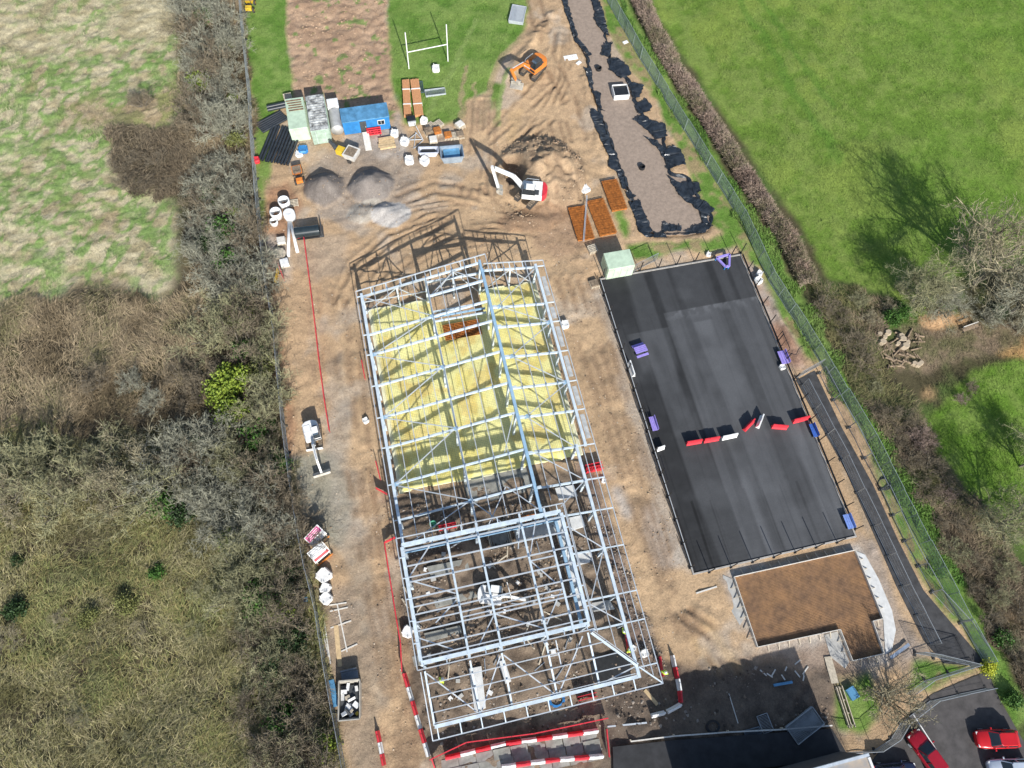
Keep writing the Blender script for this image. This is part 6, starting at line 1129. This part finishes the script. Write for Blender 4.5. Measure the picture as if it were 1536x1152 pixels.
o = solo('liner_edge', mb.add(V, F), lin, 'continuous crumpled black liner edge running right round the gravel basin', 'liner', (cB[0], cB[1], 0), 0, 'black liner sheets round the gravel basin'); o.modifiers.new('thickness', 'SOLIDIFY').thickness = .015
p = px(930, 140, 0); t_ = thing('inspection_chamber', 'open black square chamber with white edging standing in the gravel basin', 'chamber', (p[0], p[1], -.17), R(-5))
for a, b in (((-1.05, -1), (1.05, -1)), ((1.05, -1), (1.05, 1)), ((1.05, 1), (-1.05, 1)), ((-1.05, 1), (-1.05, -1))): part('wall', MB().beam((*a, .4), (*b, .4), .08, .85), white, t_)
part('cover', MB().box((0, 0, .62), (2.0, 1.9, .06)), blk, t_)
for q, lb in (((898, 103), 'small black manhole in the upper gravel basin'), ((963, 251), 'small black manhole in the lower gravel basin')):
    p = px(*q, 0); solo('manhole', MB().lathe((0, 0, 0), [(.3, 0), (.42, 0), (.42, .45), (.34, .45), (.34, .08), (0, .08)], 18), blk, lb, 'manhole', (p[0], p[1], -.2))
for q, L_, W_, rz, lb in (((856, 87), 2.0, .9, .05, 'white sheet lying on the soil west of the basin'), ((868, 95), .8, .5, .6, 'small white sheet scrap west of the basin'), ((938, 64), .8, .5, .3, 'white sheet scrap on the grass by the east fence')):
    p = gp(*q); solo('white_sheet', MB().box((0, 0, .08), (L_, W_, .06), 0, ('X', .06)), white, lb, 'sheet', p, rz)
# ---------------------------------------------------------------- court equipment
p = px(1085, 395); t_ = thing('triangle_goal', 'purple triangular play frame at the north end of the court', 'play frame', (p[0], p[1], .05))
for a, b in (((-.9, .6), (.9, .75)), ((.9, .75), (.25, -.9)), ((.25, -.9), (-.25, -.9)), ((-.25, -.9), (-.9, .6))): part('rail', MB().beam((*a, .62), (*b, .62), .25, .2), purple, t_); part('leg', MB().box((*a, .28), (.12, .12, .56)), blue, t_)
p = px(959, 528); t_ = thing('picnic_table', 'purple picnic table on the west side of the court', 'table', (p[0], p[1], .05), R(8))
for k in range(4): part('table_plank', MB().box((0, -.33+k*.22, .74), (1.5, .19, .06)), purple, t_)
for s in (-1, 1): part('bench', MB().box((0, s*.72, .45), (1.5, .28, .06)), purple, t_); part('leg', MB().beam((s*.5, -.7, 0), (s*.5, -.2, .72), .08, .1).beam((s*.5, .7, 0), (s*.5, .2, .72), .08, .1).beam((s*.5, -.75, .4), (s*.5, .75, .4), .07, .08), dgrey, t_)
def bench(q, L_, W_, m, label, rz=R(90)):
    p = px(*q); t = thing('play_bench', label, 'bench', (p[0], p[1], .05), rz)
    for k in range(3): part('seat_slat', MB().box((0, -W_/2+W_*(k+.5)/3, .5), (L_, W_/3*.9, .07)), m, t)
    for x in (-L_*.38, L_*.38): part('leg', MB().box((x, 0, .23), (.1, W_*.85, .46)), dgrey, t)
    part('back', MB().box((0, -W_/2-.03, .78), (L_, .05, .4)), m, t)
bench((1172, 539), 1.7, .9, purple, 'purple bench at the east side of the court'); bench((978, 638), 1.7, .6, purple, 'narrow purple bench at the west side of the court'); bench((1217, 648), 1.6, .5, mat('cobalt', (.05, .13, .45), .5), 'cobalt blue bench at the east side below the barriers'); bench((1269, 784), 1.6, .7, mat('striped_blue', (.18, .28, .62), .5), 'blue bench at the south east corner of the court')
# ---------------------------------------------------------------- signs, formwork timbers
def sign(q, label, lines, band, rz=R(25), w_=1.7, h_=1.3):
    p = gp(*q); t = thing('notice_board', label, 'sign', p, rz); o = part('board', MB().box((0, 0, 1.25), (w_, .05, h_)).box((0, 0, 1.25), (w_, .05, h_)), white, t)
    o.rotation_euler = (0, 0, 0)
    part('printed_panel', MB().box((0, -.03, 1.25+band[1]), (w_*.92, .012, band[2])), band[0], o)
    for x in (-w_*.38, w_*.38): part('leg', MB().beam((x, .03, 0), (x, .03, 1.6), .07, .07), timber, t); part('prop', MB().beam((x, .06, 1.3), (x, .75, 0), .06, .06), timber, t)
    part('cross_brace', MB().beam((-w_*.4, .7, .15), (w_*.4, .7, .15), .08, .08), orange, t)
pinkp = mat('pink_print', (.62, .08, .26), .6, 0, .35, 9.); greyp = mat('grey_print', (.35, .37, .40), .6, 0, .4, 9.)
t_ = None
def leansign(q, label, m1, m2, rz):
    p = gp(*q); t = thing('notice_board', label, 'sign', p, rz); w_ = 1.9
    b = part('board', MB().box((0, 0, 0), (w_, 1.5, .06)), white, t); b.location = (0, 0, 1.35); b.rotation_euler = (R(38), 0, 0)
    part('print_block', MB().box((-.02, .32, .036), (w_*.9, .72, .012)), m1, b); part('print_strip', MB().box((0, -.45, .036), (w_*.9, .3, .012)), m2, b)
    for k in range(3): part('text_line', MB().box((0, .1+k*.2, .045), (w_*.7, .05, .008)), white, b)
    for x in (-.8, .8): part('post', MB().beam((x, -.6, 0), (x, -.55, .9), .08, .08).beam((x, .62, 0), (x, .55, 1.8), .08, .08), timber, t)
    part('base_rail', MB().beam((-.95, -.75, .2), (.95, -.75, .2), .1, .25), orange, t)
leansign((477, 808), 'pink and white site notice board on a frame, upper of two', pinkp, white, R(38)); leansign((482, 832), 'grey and red site notice board on a frame, lower of two', greyp, red, R(30))
def plank(q0, q1, wd, ht, m, label, z=0., name='plank', cat='timber'):
    a, b = gp(*q0), gp(*q1); c = ((a[0]+b[0])/2, (a[1]+b[1])/2, max(a[2], b[2])+ht/2+z); return solo(name, MB().beam((a[0]-c[0], a[1]-c[1], a[2]-max(a[2], b[2])), (b[0]-c[0], b[1]-c[1], b[2]-max(a[2], b[2])), wd, ht), m, label, cat, c)
for q0, q1, lb in (((506, 906), (521, 978), 'long pale timber down the middle of the formwork layout'), ((494, 908), (520, 904), 'top cross timber of the formwork layout'), ((495, 917), (522, 911), 'second cross timber of the formwork layout'), ((496, 942), (527, 931), 'third cross timber of the formwork layout'), ((512, 977), (536, 966), 'bottom cross timber of the formwork layout'), ((485, 922), (496, 996), 'long thin timber beside the west fence'), ((482, 935), (493, 985), 'second thin timber beside the west fence')):
    plank(q0, q1, .12, .08, timberw, lb, .05 if 'middle' in lb else 0.)
plank((504, 938), (510, 1000), .45, .06, ply, 'rusty brown board laid along the formwork'); plank((967, 1035), (986, 1057), .35, .06, ply, 'ochre plank outside the south eaves'); plank((1241, 985), (1252, 1025), .75, .12, timber, 'wide pale board bridging to the foundation pad'); plank((1160, 1028), (1188, 1023), .25, .15, blues, 'bright blue pipe length lying in the dark soil'); plank((1044, 890), (1075, 880), .15, .1, timberw, 'thin plank by the west corner of the foundation pad'); plank((911, 1090), (970, 1084), .15, .12, galv, 'grey scaffold tube below the south east corner'); plank((1093, 1040), (1107, 1085), .08, .06, timberw, 'thin timber batten across the dark soil'); plank((498, 1020), (505, 1060), .5, .1, blues, 'long blue and white board leaning along the west fence', .3); plank((605, 880), (612, 890), .2, .12, timber, 'short offcut timber by the west wall, upper of two'); plank((603, 898), (612, 912), .15, .1, timber, 'short offcut timber by the west wall, lower of two')
p = gp(1267, 1060); t_ = thing('edging_timbers', 'long timber edging frame standing on the grass patch', 'timber frame', p, heading(1258, 1030, 1276, 1085))
for y in (-.35, -.1, .25): part('rail', MB().box((0, y, .25), (3.8, .08, .3)), timber, t_)
for x in (-1.7, -.6, .6, 1.7): part('cross_piece', MB().box((x, -.05, .12), (.08, .8, .12)), timber, t_)
for k in range(9):
    q = [(1150, 1010), (1163, 1004), (1172, 1012), (1140, 1005), (1200, 990), (1212, 1000), (1192, 1006), (1206, 1012), (1180, 1000)][k]; plank(q, (q[0]+random.uniform(-10, 10), q[1]+random.uniform(4, 12)), .12, .06, timberw, f'loose timber offcut below the foundation pad, {ORD[k]} of the scatter')
c = gp(1276, 1040); solo('blue_crate', MB().prism([(-.4, -.5), (.4, -.5), (.4, .5), (-.4, .5)], 0, .5, [(-.46, -.56), (.46, -.56), (.46, .56), (-.46, .56)]), blues, 'small blue crate by the grass patch', 'crate', c, R(15))
# orange stands inside frame, green tub, hose coil
for q, lb in (((783, 779), 'orange trestle north of the raised box, left of a pair'), ((795, 776), 'orange trestle north of the raised box, right of a pair')):
    p = gp(*q); t_ = thing('trestle', lb, 'trestle', p)
    for x in (-.35, .35): part('leg', MB().beam((x, -.3, 0), (x, 0, 1.0), .08, .08).beam((x, .3, 0), (x, 0, 1.0), .08, .08), orange, t_)
    part('top', MB().box((0, 0, 1.02), (.9, .14, .1)), orange, t_)
p = gp(650, 787); solo('green_tub', MB().lathe((0, 0, 0), [(0, 0), (.3, 0), (.38, .5), (.33, .5), (.27, .1), (0, .1)], 14), mat('green_tub', (.12, .42, .28), .5), 'green plastic tub just north of the raised roof box', 'tub', p)
for q, s_, lb in (((835, 1050), .8, 'blue hose coiled under the south eaves'), ((1069, 1090), .7, 'black hose coil beside the dark trench'), ((1325, 726), .9, 'black hose loops on the grass between path and boundary fence')):
    p = gp(*q); mb = MB()
    for j in range(3): mb.tube([(math.cos(t)*s_*(1-.12*j), math.sin(t)*s_*(1-.12*j)*.8, .06+j*.05) for t in np.linspace(0, 6.2, 22)], .045, 5)
    solo('hose_coil', mb, blue if 'blue' in lb else blk, lb, 'hose', p)
for q, lb in (((433, 944), None),): pass
# log pile and stone heap in the garden
logs = mat('cut_logs', (.30, .22, .145), .9, 0, .35, 4.)
for k in range(40):
    q = (random.uniform(1318, 1380), random.uniform(500, 552)); p = gp(*q); a = random.uniform(0, 3.1); L_ = random.uniform(.6, 1.6); solo('log', MB().tube([(-math.cos(a)*L_/2, -math.sin(a)*L_/2, .12), (math.cos(a)*L_/2, math.sin(a)*L_/2, .16)], random.uniform(.07, .14), 7), logs, 'cut log in the scattered log heap beside the east scrub', 'log', p, 0, 'scattered log heap in the garden')
stone = mat('pale_rubble', (.42, .34, .24), .9, 0, .15, 2.)
for k in range(12):
    q = [(1318, 502), (1326, 506), (1322, 514), (1352, 510), (1360, 514), (1356, 520), (1346, 516), (1370, 546), (1376, 548), (1380, 545), (1330, 500), (1350, 505)][k]; p = gp(*q); s_ = random.uniform(.35, .7); solo('rubble_block', MB().prism([(s_*math.cos(t+random.uniform(-.3, .3)), s_*.8*math.sin(t)) for t in (0, 1.1, 2.3, 3.4, 4.6, 5.5)], -.05, s_*.9, [(s_*.7*math.cos(t), s_*.6*math.sin(t)) for t in (0, 1.1, 2.3, 3.4, 4.6, 5.5)]), stone, 'pale stone block by the log heap', 'stone', p, 0, 'pale stone blocks by the log heap')
p = gp(1452, 494); t_ = thing('garden_bench', 'dark garden bench with pale rail on the earth bank', 'bench', p, R(8)); part('seat', MB().box((0, 0, .45), (2.2, .45, .08)), logs, t_); part('back_rail', MB().box((0, .25, .85), (2.2, .08, .12)), timberw, t_)
for x in (-.95, .95): part('leg', MB().box((x, 0, .2), (.1, .45, .42)).box((x, .22, .6), (.1, .1, .5)), dgrey, t_)
# ---------------------------------------------------------------- building at the bottom edge, retaining boards
q0, q1 = px(1130, 1151, 5.8), px(1302, 1130, 5.8); wdt = float(q1[0])-17.5
t_ = thing('flat_roof_building', 'flat roofed building with rust stained roof and white parapet at the bottom edge', 'building', (float(q1[0])-wdt/2, float(q1[1])-5, 0))
part('wall', MB().box((0, 0, 2.8), (wdt-.2, 9.8, 5.7)), mat('dark_render', (.06, .06, .065), .8), t_); part('roof', MB().box((0, 0, 5.65), (wdt-.3, 9.6, .2)), mat('rust_stained_roof', (.50, .36, .22), .8, 0, .3, .35, .2, (.22, .23, .24)), t_)
part('parapet', MB().box((0, 4.9, 5.8), (wdt, .25, .3)), mat('grey_parapet', (.42, .47, .52), .6), t_); part('parapet', MB().box((wdt/2-.1, -.2, 5.8), (.22, 9.8, .3)), white, t_); part('parapet', MB().box((-wdt/2+.1, -.2, 5.8), (.22, 9.8, .3)), white, t_)
part('drainpipe', MB().tube([(-1.5, 5.0, .1), (-1.5, 5.05, 5.1), (-1.3, 5.0, 5.8)], .06, 6), white, t_)
BB = [(945, 1112), (1010, 1104), (1090, 1098), (1170, 1094), (1245, 1088)]
P_ = [gp(*q) for q in BB]; t_ = thing('retaining_boards', 'pale timber board edge above the dark trench at the bottom', 'boards', P_[0])
for a, b in zip(P_[:-1], P_[1:]): part('board', MB().beam((a[0]-P_[0][0], a[1]-P_[0][1], .15), (b[0]-P_[0][0], b[1]-P_[0][1], .15), .12, .4), timberw, t_); part('post', MB().box((a[0]-P_[0][0], a[1]-P_[0][1]+.12, .2), (.12, .12, .6)), timber, t_)
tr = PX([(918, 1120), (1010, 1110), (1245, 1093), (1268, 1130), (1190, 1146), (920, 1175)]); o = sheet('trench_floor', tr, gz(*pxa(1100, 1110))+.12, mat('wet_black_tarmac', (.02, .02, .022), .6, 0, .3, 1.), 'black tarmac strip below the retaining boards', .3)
pav = mat('grey_paving', (.24, .23, .21), .9, 0, .15, 2., .2)
q_ = gp(790, 1130); pvr = tag(link('paving', None, None, q_), 'grey paving between the two south barrier rows', 'paving', None, 'structure')
for i in range(9):
    for j in range(3):
        q = (675+i*26+j*5, 1146-i*5.2+j*14); p = gp(*q); o = link('paving_slab', MB().box((0, 0, .03), (1.62, .92, .12)).mesh('paving_slab', pav if (i+j) % 3 else concd), pvr, (p[0]-q_[0], p[1]-q_[1], p[2]-q_[2]), R(-2))
# ---------------------------------------------------------------- cars
def car(q, rz, m, label, s=1.):
    p = gp(*q); t = thing('car', label, 'car', (p[0], p[1], .02), rz); xs = [-2.1, -2.0, -1.6, -.9, 0, .8, 1.3, 1.8, 2.02, 2.1]; hw = [.62, .76, .84, .86, .87, .86, .84, .78, .66, .5]; tp = [.78, .9, .94, .93, .92, .92, .88, .8, .72, .6]
    V = []; F = []
    for x, w0, z in zip(xs, hw, tp):
        pr = [(w0*.9, .2), (w0, .42), (w0, .66), (w0*.94, z-.06), (w0*.76, z), (0, z+.03)]; ring_ = pr+[(-a, b) for a, b in pr[-2::-1]]; V += [(x*s, a*s, b*s) for a, b in ring_]
    n = 11
    for i in range(len(xs)-1): F += [(i*n+k, i*n+k+1, (i+1)*n+k+1, (i+1)*n+k) for k in range(n-1)]+[(i*n+n-1, i*n, (i+1)*n, (i+1)*n+n-1)]
    F += [tuple(range(n)), tuple(reversed(range((len(xs)-1)*n, len(xs)*n)))]; part('body', MB().add(V, F), m, t, True)
    gh = part('glasshouse', MB().prism([(-1.82*s, -.7*s), (-1.7*s, -.76*s), (.7*s, -.76*s), (.98*s, -.6*s), (.98*s, .6*s), (.7*s, .76*s), (-1.7*s, .76*s), (-1.82*s, .7*s)], .88*s, 1.42*s, [(-1.45*s, -.5*s), (-1.35*s, -.56*s), (.1*s, -.56*s), (.25*s, -.46*s), (.25*s, .46*s), (.1*s, .56*s), (-1.35*s, .56*s), (-1.45*s, .5*s)]), glass, t)
    part('roof', MB().prism([(-1.5*s, -.52*s), (-1.38*s, -.6*s), (.08*s, -.6*s), (.24*s, -.5*s), (.24*s, .5*s), (.08*s, .6*s), (-1.38*s, .6*s), (-1.5*s, .52*s)], 1.38*s, 1.45*s, [(-1.44*s, -.46*s), (-1.33*s, -.53*s), (.02*s, -.53*s), (.16*s, -.44*s), (.16*s, .44*s), (.02*s, .53*s), (-1.33*s, .53*s), (-1.44*s, .46*s)]), m, gh)
    for sd in (-1, 1):
        for a, b in (((.85, .7, .9), (.18, .52, 1.4)), ((-1.75, .7, .9), (-1.42, .53, 1.4)), ((-.45, .77, .9), (-.5, .57, 1.4))): part('pillar', MB().beam((a[0]*s, sd*a[1]*s, a[2]*s), (b[0]*s, sd*b[1]*s, b[2]*s), .08*s, .06*s), m, gh)
        part('mirror', MB().box((.62*s, sd*.96*s, .98*s), (.14*s, .2*s, .14*s)), m, t, bevel=.03); part('headlight', MB().box((1.93*s, sd*.55*s, .66*s), (.22*s, .28*s, .14*s)), white, t, bevel=.03); part('tail_light', MB().box((-2.02*s, sd*.6*s, .75*s), (.12*s, .2*s, .2*s)), red, t)
        for x in (-1.28, 1.28):
            w1 = part('wheel', MB().tube([(x*s, sd*.7*s, .31*s), (x*s, sd*.9*s, .31*s)], .31*s, 18), rubber, t); part('rim', MB().tube([(x*s, sd*.88*s, .31*s), (x*s, sd*.915*s, .31*s)], .2*s, 12), galv, w1)
rcar = mat('red_car_paint', (.50, .015, .02), .25, .1, .05, 1.); rcar2 = mat('dark_red_car_paint', (.30, .01, .022), .25, .1, .05, 1.); scar = mat('silver_car_paint', (.55, .60, .66), .3, .4, .05, 1.); ncar = mat('navy_car_paint', (.02, .03, .07), .3, .2, .05, 1.)
car((1489, 1108), heading(1520, 1107, 1458, 1108), rcar, 'bright red hatchback parked crosswise in the car park'); car((1386, 1130), heading(1405, 1160, 1362, 1100), rcar2, 'dark red estate car parked diagonally in the car park', 1.05); car((1508, 1152), heading(1475, 1152, 1540, 1150)+math.pi, scar, 'silver car at the bottom right corner, mostly out of frame'); car((1338, 1158), heading(1300, 1158, 1370, 1152), ncar, 'dark navy car at the bottom edge beside the building')
a, b = px(1370, 1072), px(1422, 1152); o = link('bay_marking', MB().beam((a[0], a[1], .026), (b[0], b[1], .026), .1, .006).mesh('bay_marking', white)); tag(o, 'white painted bay line in the car park', 'marking', None, 'structure')
# ---------------------------------------------------------------- people
def person(q, rz, label, vest, stoop=.0):
    p = gp(*q); t = thing('person', label, 'person', (p[0], p[1], p[2]), rz); me = bpy.data.meshes.new('body')
    J = {'pel': (0, 0, .95), 'chest': (stoop*.3, 0, 1.3), 'neck': (stoop*.4, 0, 1.5), 'head': (stoop*.5, 0, 1.66), 'kl': (.06, .11, .5), 'fl': (0, .12, .08), 'tl': (.14, .12, .04), 'kr': (-.02, -.11, .5), 'fr': (-.08, -.12, .08), 'tr': (.06, -.12, .04), 'sl': (stoop*.35, .2, 1.42), 'el': (.06, .29, 1.15), 'hl': (.26, .26, 1.0), 'sr': (stoop*.35, -.2, 1.42), 'er': (.02, -.3, 1.14), 'hr': (.22, -.28, .98)}
    rad = {'pel': .15, 'chest': .16, 'neck': .06, 'head': .105, 'kl': .07, 'fl': .05, 'tl': .045, 'kr': .07, 'fr': .05, 'tr': .045, 'sl': .075, 'el': .05, 'hl': .04, 'sr': .075, 'er': .05, 'hr': .04}
    K = list(J); E_ = [('pel', 'chest'), ('chest', 'neck'), ('neck', 'head'), ('pel', 'kl'), ('kl', 'fl'), ('fl', 'tl'), ('pel', 'kr'), ('kr', 'fr'), ('fr', 'tr'), ('chest', 'sl'), ('sl', 'el'), ('el', 'hl'), ('chest', 'sr'), ('sr', 'er'), ('er', 'hr')]
    me.from_pydata([J[k] for k in K], [(K.index(a), K.index(b)) for a, b in E_], []); me.materials.append(mat('dark_workwear', (.05, .055, .07), .85)); o = link('body', me, t); o.modifiers.new('skin', 'SKIN'); sv = me.skin_vertices[0].data
    for i, k in enumerate(K): sv[i].radius = (rad[k],)*2
    sv[0].use_root = True; sb = o.modifiers.new('sub', 'SUBSURF'); sb.levels = 1; sb.render_levels = 2
    c = J['chest']; part('vest', MB().lathe((c[0]*.6, 0, 0), [(.2, .98), (.215, 1.2), (.24, 1.4), (.16, 1.5), (.07, 1.52)], 14), vest, t, True); part('sleeve', MB().tube([J['sl'], J['el']], .09, 8).tube([J['sr'], J['er']], .09, 8), vest, t, True)
    h_ = J['head']; hm = part('helmet', MB().lathe((h_[0], 0, h_[2]), [(.15, .02), (.145, .05), (.125, .12), (.08, .16), (0, .18)], 14), white, t, True)
person((934, 948), R(200), 'worker in yellow hi-vis, upper of two by the dark red panel', skiny, .3); person((941, 977), R(120), 'worker in lime hi-vis, lower of two by the dark red panel', skiny, .2); person((993, 1009), R(240), 'worker in yellow hi-vis outside the south east corner', skiny, .1); person((662, 1022), R(30), 'worker in hi-vis beneath the south west lean-to', skiny, .5)

# clutter on the floor of the near half of the frame
ck = ['short timber offcut', 'concrete lump', 'grey steel offcut', 'white polystyrene scrap']; cm4 = [timber, conc, mat('steel_offcut', (.3, .33, .36), .5, .4), bagw]
for i in range(48):
    q = (random.uniform(630, 850), random.uniform(790, 1050)); q = (q[0]+(q[1]-900)*.2, q[1]-(q[0]-740)*.2); p = gp(*q); k = i % 4; d = [(random.uniform(.6, 2.2), .14, .08), (random.uniform(.3, .7), random.uniform(.3, .5), .3), (random.uniform(.8, 2.), .1, .1), (random.uniform(.3, .6), .4, .12)][k]
    solo(['timber_offcut', 'concrete_lump', 'steel_offcut', 'polystyrene_scrap'][k], MB().box((0, 0, d[2]/2), d, 0, ('X', random.uniform(-.1, .1))), cm4[k], f'{ck[k]} lying on the dark soil inside the near half of the frame', 'debris', p, random.uniform(0, 3.1), f'{ck[k]}s inside the frame', bevel=.02)
